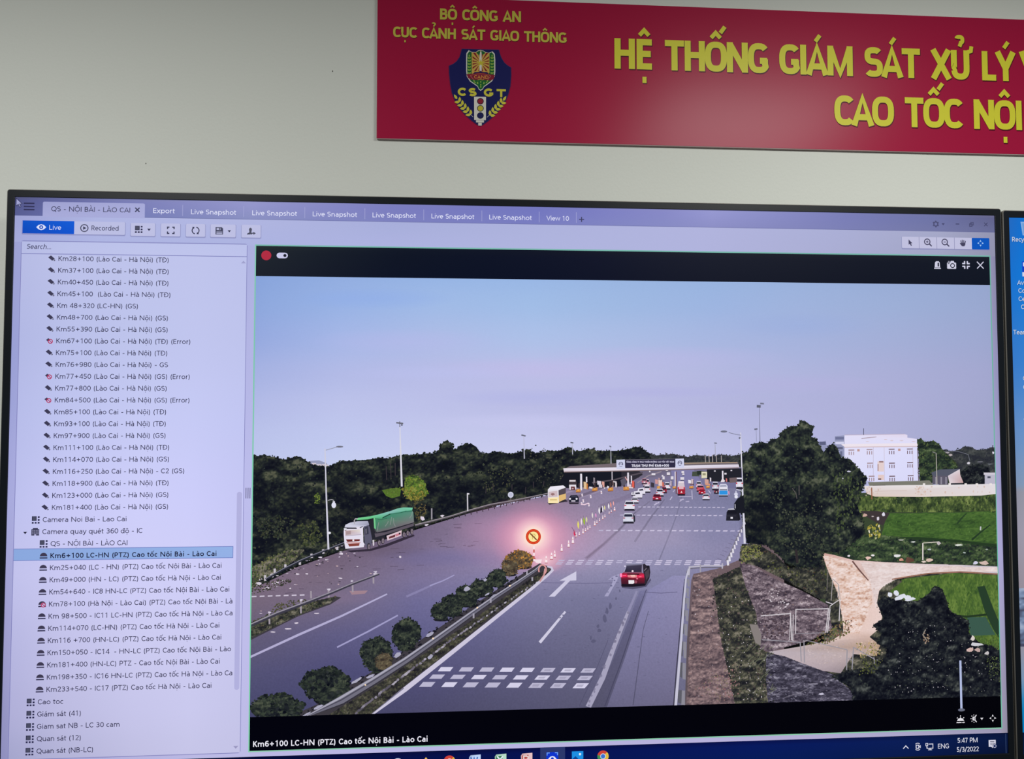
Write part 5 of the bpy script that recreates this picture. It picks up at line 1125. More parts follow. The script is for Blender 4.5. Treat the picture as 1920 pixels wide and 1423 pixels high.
q = Paint(); q.poly([(1362, 960), (1366, 954), (1381, 953), (1384, 960), (1386, 976), (1361, 976)], (34, 34, 46)); q.poly([(1365, 953.5), (1381, 952.5), (1382, 955.4), (1364, 956)], (190, 190, 206)); q.poly([(1364.6, 957), (1380.6, 957), (1382, 963), (1363.4, 963)], (22, 22, 34)); q.rect(1369.4, 969, 1373.6, 972.4, (232, 230, 240)); q.line([(1361, 967), (1380, 967)], .8, (60, 58, 72)); q.poly([(1381, 955), (1386, 962), (1388, 974), (1384, 976)], (28, 28, 38))
put(q, 'pictured_car', 'black sports utility vehicle by the lamp post')
q = Paint(); q.poly([(1376, 944), (1383, 934), (1394, 928), (1396, 962), (1386, 962), (1376, 954)], (24, 26, 36)); q.line([(1378, 945), (1378.4, 953)], 1.4, (186, 186, 200)); put(q, 'pictured_roadside_bush')
# lanes in the plaza
p = Paint()
for pts, w in (([(1297, 919), (1297.4, 930), (1297.6, 936)], 1.4), ([(1328, 919), (1332, 925)], 1.4), ([(1256, 937), (1260, 931)], 1.6), ([(1262, 922), (1265, 918)], 1.2), ([(1272, 931), (1296, 931)], 1), ([(1226, 947), (1236, 941)], 1.8), ([(1274, 940), (1281, 935)], 1.4)): p.line(pts, w, (196, 188, 214))
for x, y in ((1232, 943), (1278, 936.5), (1289, 940)): p.blob(x, y, 4.5, 1.3, (186, 178, 208), rnd)
put(p, 'pictured_toll_lane_lines')

# bus and dark car leaving the toll, truck lane
q = Paint(); q.poly([(1026, 942), (1060, 936), (1064, 940), (1030, 946)], (50, 44, 54))
q.poly([(1027, 918), (1032, 912), (1056, 910), (1060.5, 914), (1061, 932), (1049, 940), (1047, 943), (1027.6, 943)], (226, 222, 230)); q.poly([(1047, 919), (1060.6, 914), (1060.8, 925), (1047.4, 929)], (84, 74, 84)); q.poly([(1047.4, 929), (1060.8, 925), (1061, 935), (1048, 941)], (222, 184, 120)); q.poly([(1028.6, 922), (1045, 920), (1045.4, 931), (1028.6, 932)], (206, 186, 192)); q.blob(1036, 926, 5, 3, (150, 112, 112), rnd); q.poly([(1027.4, 933), (1047, 932), (1047, 943), (1027.8, 943)], (248, 228, 176)); q.line([(1031, 937), (1044, 937)], 2, (206, 180, 120)); q.poly([(1027, 918), (1032, 912), (1056, 910), (1060, 913), (1046, 918)], (236, 232, 244))
put(q, 'pictured_bus', 'yellow and white bus on the left carriageway')
q = Paint(); q.poly([(1066, 942), (1086, 942), (1084, 945), (1068, 945)], (46, 40, 52)); q.poly([(1066.4, 933), (1070, 928.4), (1082, 928), (1085, 933), (1085.4, 941), (1067, 941.6)], (28, 30, 46)); q.poly([(1070, 932.4), (1071.6, 929.6), (1081, 929.4), (1082, 932)], (58, 60, 78))
for x in (1068.6, 1081): q.ell(x, 935, 1.9, 1.9, (236, 232, 244), 10)
q.rect(1071, 938, 1078.6, 940.2, (206, 200, 214)); put(q, 'pictured_car', 'dark car with headlights beside the bus')
q = Paint(); q.poly([(1066.6, 903), (1068, 899), (1079, 898.4), (1081, 902), (1081, 919), (1067.4, 919)], (66, 56, 62)); q.rect(1067.4, 900, 1079, 903, (214, 206, 212)); q.rect(1067, 908.6, 1080, 912, (226, 220, 230)); q.poly([(1067, 912), (1080, 912), (1080.6, 918.4), (1067.4, 918.4)], (104, 54, 58)); q.poly([(1067, 912), (1070, 912), (1070.6, 918), (1067.6, 918)], (226, 220, 228)); q.poly([(1077.6, 912), (1080.4, 912), (1080.4, 918), (1078.6, 918)], (226, 220, 228)); q.ell(1073.8, 916, 1.6, 1.4, (206, 180, 190), 8); put(q, 'pictured_lorry', 'lorry standing in the first toll lane')
def fx(a, b): return (640 + a / 12.8, 940 + b / 12.8)
q = Paint()
q.poly([fx(*a) for a in ((90, 1180), (560, 1150), (720, 1130), (900, 1070), (1050, 1030), (1450, 880), (1740, 790), (1760, 830), (1100, 1080), (700, 1190), (240, 1220))], (52, 44, 60))
q.poly([fx(*a) for a in ((660, 470), (780, 400), (820, 760), (1740, 500), (1740, 560), (1480, 640), (1050, 780), (1060, 900), (760, 920), (700, 800))], (38, 38, 48))
q.poly([fx(*a) for a in ((800, 770), (1050, 740), (1740, 520), (1740, 590), (1080, 790), (820, 860))], (92, 84, 96))
q.poly([fx(*a) for a in ((820, 400), (1000, 400), (1200, 300), (1400, 260), (1700, 220), (1730, 260), (1745, 500), (1500, 570), (1200, 660), (850, 745), (800, 640))], [(66, 140, 104), (58, 132, 104), (66, 136, 110), (60, 126, 104), (58, 130, 104), (92, 140, 124), (120, 116, 122), (112, 106, 114), (112, 104, 112), (106, 98, 106), (70, 120, 100)])
q.poly([fx(*a) for a in ((350, 430), (400, 395), (700, 355), (900, 310), (1180, 230), (1340, 170), (1500, 142), (1715, 150), (1700, 215), (1540, 230), (1400, 262), (1200, 290), (1010, 370), (960, 415), (860, 400), (780, 395), (640, 430), (380, 445))],
       [(120, 206, 144), (124, 214, 150), (112, 206, 150), (126, 196, 176), (142, 190, 186), (116, 186, 160), (112, 190, 160), (120, 206, 170), (104, 190, 150), (96, 176, 146), (92, 166, 140), (120, 180, 170), (96, 180, 140), (76, 160, 116), (80, 170, 124), (96, 190, 130), (110, 206, 136), (110, 200, 140)])
q.poly([fx(*a) for a in ((775, 395), (812, 395), (830, 660), (790, 650))], (116, 200, 140)); q.line([fx(1010, 375), fx(1160, 300), fx(1340, 280), fx(1440, 265), fx(1540, 230), fx(1690, 230)], 1.0, (40, 96, 76)); q.line([fx(870, 430), fx(960, 440), fx(1100, 400)], 1.0, (44, 104, 80))
for a in (((1210, 370), (1190, 480), (1170, 560)), ((1250, 400), (1260, 520), (1300, 600)), ((1050, 600), (1110, 520), (1130, 470)), ((1640, 400), (1690, 330), (1710, 240)), ((900, 500), (880, 600), (870, 700))): q.line([fx(*b) for b in a], 1.1, (146, 150, 150, .7))
q.poly([fx(*a) for a in ((540, 580), (650, 540), (690, 640), (740, 900), (720, 1060), (600, 1110), (560, 1000))], (92, 90, 112)); q.poly([fx(*a) for a in ((560, 620), (640, 590), (660, 780), (575, 800))], (58, 58, 76)); q.poly([fx(*a) for a in ((580, 660), (605, 650), (610, 760), (590, 780))], (120, 116, 130))
q.poly([fx(*a) for a in ((80, 620), (100, 560), (220, 505), (400, 475), (640, 470), (670, 560), (540, 600), (525, 640))], [(206, 206, 226), (210, 210, 228), (196, 196, 218), (190, 190, 214), (170, 170, 194), (150, 150, 176), (200, 200, 222), (220, 218, 232)])
q.poly([fx(*a) for a in ((70, 640), (520, 600), (530, 980), (555, 1010), (540, 1095), (400, 1110), (100, 1135), (75, 1000), (55, 720))], (226, 220, 236)); q.poly([fx(*a) for a in ((80, 625), (360, 625), (380, 660), (130, 660), (120, 700), (60, 690))], (50, 48, 62)); q.poly([fx(*a) for a in ((440, 620), (520, 590), (520, 610), (450, 640))], (80, 78, 96))
q.poly([fx(*a) for a in ((95, 700), (440, 670), (480, 790), (100, 820))], [(190, 160, 160), (226, 218, 206), (216, 206, 220), (196, 180, 186)]); q.poly([fx(*a) for a in ((120, 720), (230, 700), (230, 790), (110, 800))], (170, 146, 150)); q.line([fx(100, 825), fx(480, 795)], 1, (176, 166, 184))
q.poly([fx(*a) for a in ((110, 910), (450, 905), (440, 950), (150, 972))], (112, 48, 48)); q.poly([fx(*a) for a in ((160, 1020), (440, 1000), (430, 1065), (190, 1080))], (136, 66, 60)); q.poly([fx(*a) for a in ((110, 975), (470, 975), (450, 1000), (160, 1015))], (206, 160, 162)); q.ell(*fx(290, 930), 1.9, 1.8, (240, 226, 230), 10)
q.poly([fx(*a) for a in ((60, 640), (130, 640), (125, 680), (70, 690))], (226, 226, 236)); q.poly([fx(*a) for a in ((30, 700), (60, 700), (60, 820), (36, 850))], (40, 40, 52)); q.line([fx(318, 540), fx(312, 460), fx(340, 415), fx(400, 412)], 1.8, (176, 170, 178))
q.poly([fx(*a) for a in ((1085, 825), (1450, 690), (1440, 820), (1110, 940))], (220, 196, 206)); q.poly([fx(*a) for a in ((1140, 850), (1300, 790), (1290, 850), (1150, 895))], (104, 50, 58)); q.poly([fx(*a) for a in ((1300, 790), (1430, 745), (1425, 790), (1310, 840))], (196, 120, 136)); q.rect(*fx(1380, 750), *fx(1420, 790), (40, 34, 44))
for a, b, rx, ry in ((660, 1080, 42, 86), (905, 985, 40, 86), (995, 940, 42, 88), (1500, 790, 42, 80), (1590, 755, 40, 82), (1690, 715, 42, 86)):
    x, y = fx(a, b); q.ell(x, y, rx / 12.8, ry / 12.8, (52, 46, 56), 14); q.ell(x + .5, y + .4, rx / 12.8 * .62, ry / 12.8 * .66, (150, 136, 148), 12); q.ell(x + .7, y + .4, rx / 12.8 * .36, ry / 12.8 * .44, (96, 84, 96), 10)
q.poly([fx(*a) for a in ((750, 930), (790, 920), (790, 1050), (760, 1070))], (214, 206, 216)); q.line([fx(790, 640), fx(830, 760)], 1, (70, 66, 78))
put(q, 'pictured_truck', 'white tipper truck with green tarpaulin parked on the shoulder')
# red car
def fc(a, b): return (1130 + a / 16, 1040 + b / 16)
q = Paint()
q.poly([fc(*a) for a in ((540, 900), (1290, 880), (1430, 700), (1450, 760), (1300, 960), (900, 1030), (580, 990))], (70, 66, 92, .8))
q.poly([fc(*a) for a in ((1200, 280), (1250, 262), (1310, 320), (1400, 340), (1425, 520), (1400, 700), (1290, 900), (1240, 900))], (44, 38, 50)); q.poly([fc(*a) for a in ((1260, 520), (1390, 420), (1390, 640), (1300, 760))], (72, 64, 74)); q.poly([fc(*a) for a in ((1310, 340), (1370, 320), (1410, 350), (1400, 380), (1330, 380))], (22, 20, 28)); q.line([fc(1240, 480), fc(1310, 400)], 1.4, (120, 110, 120))
q.poly([fc(*a) for a in ((720, 270), (960, 235), (1200, 255), (1215, 300), (700, 340))], [(150, 148, 176), (176, 174, 206), (150, 148, 180), (96, 92, 116), (92, 88, 112)])
q.poly([fc(*a) for a in ((690, 340), (1190, 300), (1180, 540), (640, 520))], [(66, 62, 84), (62, 56, 76), (44, 36, 58), (34, 30, 50)]); q.line([fc(700, 345), fc(635, 520)], 1.2, (170, 166, 196)); q.line([fc(1185, 300), fc(1170, 520)], 1.2, (140, 130, 150))
q.poly([fc(*a) for a in ((540, 580), (630, 520), (1180, 530), (1240, 580), (1260, 720), (1250, 900), (560, 940), (545, 740))], [(176, 30, 62), (150, 40, 66), (150, 40, 66), (176, 36, 66), (120, 24, 46), (54, 24, 40), (50, 22, 38), (92, 26, 46)])
q.poly([fc(*a) for a in ((640, 515), (1180, 520), (1170, 555), (630, 550))], (130, 80, 104)); q.poly([fc(*a) for a in ((720, 560), (1100, 565), (1090, 600), (740, 596))], (60, 16, 32))
q.poly([fc(*a) for a in ((545, 600), (720, 590), (740, 660), (560, 680))], (226, 40, 84)); q.poly([fc(*a) for a in ((1020, 610), (1230, 590), (1235, 680), (1040, 690))], (222, 44, 84)); q.poly([fc(*a) for a in ((740, 600), (1020, 600), (1030, 680), (900, 692), (750, 670))], (226, 130, 140)); q.poly([fc(*a) for a in ((820, 605), (960, 600), (980, 650), (860, 655))], (248, 200, 190)); q.ell(*fc(545, 610), 2.4, 4, (255, 140, 190), 10); q.line([fc(600, 620), fc(700, 620)], 1.2, (255, 120, 150)); q.line([fc(1080, 660), fc(1160, 655)], 1.2, (255, 130, 150)); q.ell(*fc(1028, 715), 2, 1.3, (236, 120, 150), 8)
q.poly([fc(*a) for a in ((770, 760), (940, 760), (945, 850), (900, 868), (775, 868))], (236, 232, 238)); q.ell(*fc(990, 810), 2.6, 3, (150, 76, 96), 8)
q.poly([fc(*a) for a in ((555, 870), (760, 880), (1240, 860), (1285, 900), (1270, 925), (900, 960), (580, 958))], (26, 20, 34)); q.ell(*fc(893, 490), 2, 1.8, (244, 226, 236), 8); q.ell(*fc(665, 340), 1.4, 1.4, (226, 220, 240), 8)
put(q, 'pictured_car', 'red saloon with glowing tail lights heading for the toll')
# traffic cones and pennants
q = Paint()
for x, y, h, w in ((1024, 1055, 13, 4.6), (1034, 1048, 12, 5), (1040, 1044, 12, 4), (1053, 1033, 13, 4), (1066, 1025, 12, 4), (1074, 1018, 12, 4.4), (1080, 1006, 8, 3), (1086, 1003, 7, 2.6), (1093, 1000, 9, 3), (1097.5, 996, 7, 2.2), (1102, 993, 7, 2.2), (1106, 990, 6, 2), (1115, 985, 8, 3.2), (1119, 981, 6, 2), (1124, 977, 6, 2), (1130, 973, 7, 2.2), (1134, 970, 6, 2), (1142, 963, 5, 2), (1146, 960, 5, 2), (1152, 957, 7, 3.4)):
    q.poly([(x - w * .18, y - h), (x + w * .18, y - h), (x + w * .5, y), (x - w * .5, y)], (248, 232, 238)); q.line([(x - w * .6, y + .3), (x + w * .6, y + .3)], 1.2, (176, 96, 106)); q.line([(x - w * .26, y - h * .55), (x + w * .26, y - h * .55)], h * .14, (226, 150, 160))
for x, y, h in ((1091, 928, 5), (1093, 939, 6), (1103.5, 946, 6.5), (1107, 931, 5.4), (1127, 923, 5.4), (1090, 944, 5)): q.line([(x, y - h / 2), (x + .8, y + h / 2)], 2.6, (232, 222, 234)); q.blob(x, y, 1, .8, (196, 96, 96), rnd)
q.line([(1089, 945), (1096, 946), (1103, 943)], 2, (236, 206, 222))
put(q, 'pictured_traffic_cones', 'row of white and red traffic cones along the lane divider')
q = Paint()
for x, y, h, w, c in ((1077, 1000, 12, 4, (226, 40, 80)), (1084, 984, 16, 4.4, (226, 214, 110)), (1090, 978, 15, 3.4, (236, 220, 226)), (1095, 977, 16, 5, (150, 176, 66)), (1099.6, 974, 12, 3.6, (216, 216, 160)), (1110.6, 966, 12, 3, (226, 220, 214)), (1117, 966, 9, 3, (226, 150, 206)), (1123.4, 957.5, 14, 3.6, (240, 236, 240)), (1129.6, 954, 13, 3.4, (240, 234, 240)), (1133.6, 952, 10, 2.8, (226, 220, 150)), (1141, 949, 12, 3.2, (240, 232, 238)), (1145, 946.5, 12, 3, (236, 150, 130)), (1150, 943.5, 9, 2.6, (240, 170, 170))):
    q.line([(x - w * .3, y - h * .65), (x + w * .5, y + h * .8)], .7, (120, 100, 120)); q.poly([(x - w * .1, y - h / 2), (x + w * .42, y - h * .1), (x + w * .3, y + h / 2), (x - w * .3, y + h * .2), (x - w * .45, y - h * .1)], c)
q.poly([(1126, 953), (1129, 950), (1129, 960), (1125, 962)], (50, 44, 60)); q.line([(1072, 988), (1080, 1004)], 1, (120, 84, 120))
put(q, 'pictured_pennants', 'small coloured pennants along the lane divider')
PIC_TOP = DEPTH[0]

# ------------------------------------------------------------------ software window around the picture (display pixel coordinates)
DEPTH[0] = 2e-5          # nothing below lies over the picture except its own overlays
def UI(): return Paint(px=False)
PB = (441.5, 143.0, 1907.2, 967.6)      # picture box
BX = (441.5, 85.0, 1907.2, 1029.4)      # video tile with black bands
p = UI(); p.grain = .02
def shade_grid(p, us, vs_, tab, sub=4): p.grid(us, vs_, tab, sub)
# window background in pieces around the tile, viewing-angle falloff painted into its tints
TB = [[(150, 152, 206), (166, 169, 218), (168, 170, 218), (160, 164, 212), (166, 168, 214), (168, 168, 214), (162, 163, 206), (158, 158, 194), (140, 138, 170)],
      [(158, 160, 212), (166, 170, 220), (164, 168, 218), (166, 168, 218), (168, 170, 216), (168, 168, 214), (162, 162, 204), (154, 154, 190), (138, 136, 166)]]
p.grid([0, 150, 400, 700, 1000, 1300, 1600, 1800, 1920], [34.5, 84], TB, 3, (7, 10, 6))
p.grid([0, 60, 200, 350, 430, 441.5], [84, 300, 560, 800, 1040], [
    [(150, 152, 206), (158, 160, 212), (164, 168, 218), (166, 170, 218), (164, 166, 216), (164, 166, 216)],
    [(146, 150, 206), (160, 162, 214), (170, 172, 220), (172, 174, 222), (172, 172, 222), (172, 172, 222)],
    [(160, 160, 214), (176, 174, 226), (186, 184, 234), (186, 184, 234), (182, 180, 230), (182, 180, 230)],
    [(152, 150, 200), (172, 168, 218), (184, 180, 230), (186, 182, 232), (184, 180, 228), (184, 180, 228)],
    [(134, 132, 182), (156, 154, 202), (172, 168, 214), (180, 176, 222), (182, 178, 224), (182, 178, 224)]], 3, (7, 9, 6))
p.grid([1907.2, 1920], [84, 400, 700, 1040], [[(148, 146, 180), (136, 134, 166)], [(160, 158, 200), (150, 148, 190)], [(176, 172, 214), (166, 162, 206)], [(156, 150, 172), (142, 136, 158)]], 3)
p.grid([441.5, 800, 1300, 1700, 1907.2], [1029.4, 1040], [[(186, 182, 226), (184, 180, 226), (180, 174, 216), (170, 164, 200), (152, 146, 174)], [(188, 184, 228), (186, 182, 228), (184, 178, 220), (174, 168, 204), (158, 152, 180)]], 3)
put(p, 'software_background', 'pale lavender software window background')
p = UI()
p.grid([0, 60, 200, 430, 700, 980, 1230, 1330, 1600, 1800, 1920], [0, 6, 34.5], [
    [(82, 84, 122), (94, 98, 146), (120, 124, 176), (148, 150, 200), (124, 126, 186), (116, 120, 188), (134, 136, 194), (148, 150, 206), (122, 126, 180), (112, 116, 162), (104, 104, 138)],
    [(80, 84, 134), (92, 96, 154), (118, 122, 180), (146, 148, 202), (122, 124, 190), (114, 118, 190), (132, 134, 196), (146, 148, 206), (120, 124, 182), (108, 114, 164), (96, 98, 138)],
    [(86, 92, 146), (98, 104, 162), (112, 120, 180), (136, 142, 192), (124, 128, 190), (120, 124, 192), (132, 136, 194), (138, 140, 196), (122, 126, 180), (114, 118, 164), (104, 108, 150)]], 3)
p.rect(0, 33.6, 1920, 34.8, (92, 96, 146, .5))
put(p, 'tab_bar', 'blue violet tab bar')  # reflected room highlight painted into the brighter columns right of centre
a = uv(80, 400)[0]; b = uv(271.5, 400)[0]
p = UI(); p.poly([(a, 36), (a, 10), (a + .8, 8.2), (a + 2.6, 7.6), (b - 2.6, 7.6), (b - .8, 8.2), (b, 10), (b, 36)], [(166, 169, 216), (158, 161, 208), (158, 161, 208), (158, 161, 208), (164, 167, 214), (164, 167, 214), (164, 167, 214), (168, 171, 218)])
put(p, 'active_tab')
for x in (342.5, 457, 571.5, 684, 794.5, 903.5, 1011, 1080.5):
    u = u_at(x, 20); p = UI(); p.rect(u - .6, 9, u + .6, 30, (164, 166, 212, .75)); put(p, 'tab_divider', step=False)
DK = (44, 44, 76); LT = (226, 228, 250)
def label_px(s, x0, y0, x1, cap, col, h=4.6, name='screen_text', slant=0.0, v=None):
    u0, v0 = uv(x0, y0); v0 = v if v is not None else v0
    q = UI(); text(q, s, u0, v0, cap, col, u_at(x1, v0), h, slant)
    o = put(q, name, step=False); o['label'] = 'on-screen words ' + s if len(s) < 30 else 'on-screen words'
    return o
label_px('QS - NỘI BÀI - LÀO CAI', 96, 394.6, 244.3, 9.3, DK, v=25.4)
label_px('Export', 287.3, 399, 327.6, 9.2, LT, h=4.4, v=25.4)
for x0, x1 in ((358.2, 442.6), (473, 556.8), (586.5, 669.4), (698.6, 779.8), (809, 889.2), (917.4, 997)): label_px('Live Snapshot', x0, 400, x1, 9.2, LT, h=4.4, v=26.2)
label_px('View 10', 1025, 415, 1066.6, 9.2, LT, h=4.4, v=26.2)
def icon(name, draw, label=None):
    q = UI(); draw(q); return put(q, name, label, step=False)
def at_px(x, y): return uv(x, y)
def cross(q, u, v, r, w, c): q.line([(u - r, v - r), (u + r, v + r)], w, c); q.line([(u - r, v + r), (u + r, v - r)], w, c)
icon('tab_close_icon', lambda q: cross(q, *at_px(257.6, 393.4), 4, 2.2, (56, 58, 88)))
def _plus(q):
    u, v = at_px(1090.5, 411.4); q.rect(u - 5, v - 1, u + 5, v + 1, (62, 62, 96)); q.rect(u - 1, v - 5, u + 1, v + 5, (62, 62, 96))
icon('new_tab_icon', _plus)
def _burger(q):
    for y in (381.2, 387.2, 393):
        u, v = at_px(54.6, y); q.rect(u - 9.6, v - 1.3, u + 9.6, v + 1.3, (46, 46, 84))
icon('menu_icon', _burger, 'three bar menu icon')
def _cursor(q):
    a = [(712, 600), (1000, 880), (885, 890), (945, 1020), (870, 1040), (815, 915), (715, 990)]
    q.poly([uv(x / 23.7, 345 + y / 23.7) for x, y in a], (28, 28, 66))
    a = [(740, 660), (955, 868), (850, 872), (920, 1005), (885, 1015), (815, 880), (728, 955)]
    q.poly([uv(x / 23.7, 345 + y / 23.7) for x, y in a], (160, 162, 208))
icon('mouse_pointer', _cursor, 'mouse pointer arrow')

# tool bar buttons
def button(u0, v0, u1, v1, c, shadow=True):
    q = UI()
    if shadow:
        q.rrect(u0 - 1, v0, u1 + 1.4, v1 + 2.6, 2.4, (128, 130, 180, .35)); q.rrect(u0 - .4, v0, u1 + .6, v1 + 1.4, 2, (120, 122, 172, .6))
    q.rrect(u0, v0, u1, v1, 1.8, c); return put(q, 'tool_button')
button(13.6, 43.8, 199.2, 68.2, (186, 189, 226)); BT_ = (188, 190, 226)
p = UI(); p.poly([(14, 43.6), (107, 43.6), (107, 68), (14, 68)], [(0, 80, 196), (0, 88, 212), (0, 80, 206), (0, 70, 186)]); put(p, 'tool_button', 'blue live view button')
for u0, u1 in ((209.5, 254.2), (264.8, 300.3), (311, 346.4), (356.2, 402.8), (413.8, 449.6)): button(u0, 45, u1, 69.4, BT_)
def _live(q):
    u, v = at_px(77.3, 425.9)
    q.poly([(u - 9, v), (u - 5, v - 4), (u, v - 5.6), (u + 5, v - 4), (u + 9, v), (u + 5, v + 4), (u, v + 5.6), (u - 5, v + 4)], (220, 226, 252)); q.ell(u, v, 3.6, 3.6, (0, 66, 180)); q.ell(u, v, 1.6, 1.6, (220, 226, 252), 10)
icon('live_eye_icon', _live)
label_px('Live', 92.4, 430.6, 114.4, 9, (214, 222, 252), h=4)
def _rec(q):
    u, v = at_px(158.2, 427.6); q.ring(u, v, 6.6, 1.7, (56, 58, 84), 22); q.poly([(u - 2.2, v - 3.4), (u + 3.6, v), (u - 2.2, v + 3.4)], (56, 58, 84))
icon('recorded_icon', _rec)
label_px('Recorded', 171.4, 431.8, 222.6, 9, (62, 64, 96))
ID = (46, 48, 78)
def lay(q, u, v, k=1.0, c=(60, 60, 84)):
    q.rect(u - 6.9 * k, v - 6.6 * k, u + 1.6 * k, v + 1.8 * k, (52, 54, 80)); q.rect(u - 5.6 * k, v - 5.2 * k, u + .4 * k, v + .6 * k, (74, 76, 98))
    for a, b in ((5.2, -5), (5.2, .2), (-5.2, 5.4), (0, 5.4), (5.2, 5.4)): q.rect(u + (a - 1.7) * k, v + (b - 1.5) * k, u + (a + 1.7) * k, v + (b + 1.5) * k, (38, 38, 74))
def tri(q, u, v, r, c): q.poly([(u - r, v - r * .55), (u + r, v - r * .55), (u, v + r * .75)], c)
icon('layout_icon', lambda q: (lay(q, *at_px(260.2, 429.9)), tri(q, *at_px(279.4, 430.6), 3.4, ID)))
def _full(q):
    u, v = at_px(320.3, 431.8)
    for sx in (-1, 1):
        for sy in (-1, 1): q.line([(u + sx * 2.6, v + sy * 6), (u + sx * 6, v + sy * 6), (u + sx * 6, v + sy * 2.4)], 2.2, ID)
icon('fullscreen_icon', _full)
def _cyc(q):
    u, v = at_px(366.7, 432.2); q.ring(u, v, 6.4, 1.8, ID, 14, a0=100, a1=232); q.ring(u, v, 6.4, 1.8, ID, 14, a0=-80, a1=52)
    q.poly([(u - 6.8, v - 6.6), (u - 2, v - 7), (u - 3, v - 2.8)], ID); q.poly([(u + 6.8, v + 6.6), (u + 2, v + 7), (u + 3, v + 2.8)], ID)
icon('cycle_icon', _cyc)
def _save(q):
    u, v = at_px(411.2, 432.8); q.poly([(u - 7, v - 7), (u + 4.4, v - 7), (u + 7, v - 4.6), (u + 7, v + 7), (u - 7, v + 7)], (66, 68, 94)); q.rect(u - 5, v - 5.4, u + 2.6, v - 1.6, (178, 180, 214)); q.rect(u - .4, v - 5.2, u + 2, v - 2, (66, 68, 94)); q.rect(u - 5.4, v + 1.6, u + 5.4, v + 5.8, (178, 180, 214)); q.rect(u - 5.4, v + 3, u + 5.4, v + 4.2, (66, 68, 94)); tri(q, *at_px(430, 433.4), 3.2, ID)
icon('save_icon', _save)
def _user(q):
    u, v = at_px(470.6, 434); C = (74, 76, 96)
    q.ell(u - 1, v - 3.4, 2.8, 3.8, C, 12); q.poly([(u - 3, v - .6), (u + 1, v - .6), (u + 1, v + 3), (u - 1, v + 5.6), (u - 7.6, v + 6), (u - 7, v + 4), (u - 3.4, v + 2)], C); q.line([(u + 0, v + 5.4), (u + 2.4, v + 3.2), (u + 5.4, v + 3.2)], 2, C); q.poly([(u + 4.6, v + .4), (u + 9, v + 3.4), (u + 4.6, v + 6.4)], C)
icon('user_icon', _user)
button(1722, 46.6, 1907.8, 70, (192, 192, 222))
for u in (1758.4, 1795.8, 1833.2): p = UI(); p.rect(u - .6, 46.6, u + .6, 70, (150, 150, 186)); put(p, 'tool_divider')
p = UI(); p.rrect(1870.4, 46.6, 1907.8, 70.2, 1.6, (6, 84, 188)); put(p, 'tool_button', 'blue pan button')
IG = (66, 64, 92)
def _sel(q):
    u, v = at_px(1706.6, 454.8); q.poly([(u - 3.4, v - 6.6), (u + 4.6, v + 1.4), (u + 1.2, v + 1.8), (u + 3.6, v + 6), (u + 1.4, v + 6.8), (u - .8, v + 2.6), (u - 3.4, v + 4.6)], IG)
icon('pointer_icon', _sel)
def mag(x, y, plus):
    def f(q):
        u, v = at_px(x, y); q.ring(u - 1.4, v - 1.6, 5.8, 2, IG, 20); q.line([(u + 3, v + 2.8), (u + 8, v + 7.4)], 2.6, IG); q.line([(u - 4, v - 1.6), (u + 1.2, v - 1.6)], 1.6, IG)
        if plus: q.line([(u - 1.4, v - 4.2), (u - 1.4, v + 1)], 1.6, IG)
    return f
icon('zoom_in_icon', mag(1739.8, 454.8, True)); icon('zoom_out_icon', mag(1772.6, 455.2, False))
def _hand(q):
    u, v = at_px(1805.6, 455.6); q.poly([(u - 4.4, v - .4), (u + 5, v - .6), (u + 4.8, v + 3.6), (u + 2.6, v + 6.8), (u - 2.4, v + 6.8), (u - 5, v + 3)], IG)
    for a, b, c, d in ((-6.4, .2, -3.4, 4.2), (-4.8, -5.2, -3, 1), (-1.6, -6.6, -.8, 0), (1.8, -6, 1.6, 0), (5.6, -4.4, 4, 1)): q.line([(u + a, v + b), (u + c, v + d)], 1.8, IG)
icon('hand_icon', _hand)
def pan4(q, u, v, k, c):
    for i in range(4):
        a = i * math.pi / 2; f = lambda x, y: (u + (x * math.cos(a) - y * math.sin(a)) * k, v + (x * math.sin(a) + y * math.cos(a)) * k)
        q.poly([f(7, 0), f(3.2, -2), f(3.2, 2)], c)
icon('pan_icon', lambda q: pan4(q, *at_px(1838.4, 456), 1, (168, 206, 246)))
def _gear(q):
    u, v = at_px(1754.6, 420); q.ring(u, v, 4.2, 2.4, (76, 78, 116), 18)
    for i in range(6):
        a = i * math.pi / 3 + .52; q.line([(u + 4.6 * math.cos(a), v + 4.6 * math.sin(a)), (u + 7 * math.cos(a), v + 7 * math.sin(a))], 2.8, (76, 78, 116))
    tri(q, *at_px(1768.4, 420.2), 3.4, (72, 74, 112))
icon('settings_icon', _gear)
WI = (66, 68, 104)
def _win(q):
    u, v = at_px(1795.2, 420); q.rect(u - 3.8, v - .9, u + 3.8, v + .9, WI)
    u, v = at_px(1821.4, 420.8)
    for a, b in ((-1.4, 1.4), (1.4, -1.4)): q.line([(u + a - 2.6, v + b - 2.6), (u + a + 2.6, v + b - 2.6), (u + a + 2.6, v + b + 2.6), (u + a - 2.6, v + b + 2.6), (u + a - 2.6, v + b - 2.6)], 1.4, WI)
    u, v = at_px(1848.4, 420.8); cross(q, u, v, 3.6, 1.5, WI)
icon('title_bar_icons', _win)

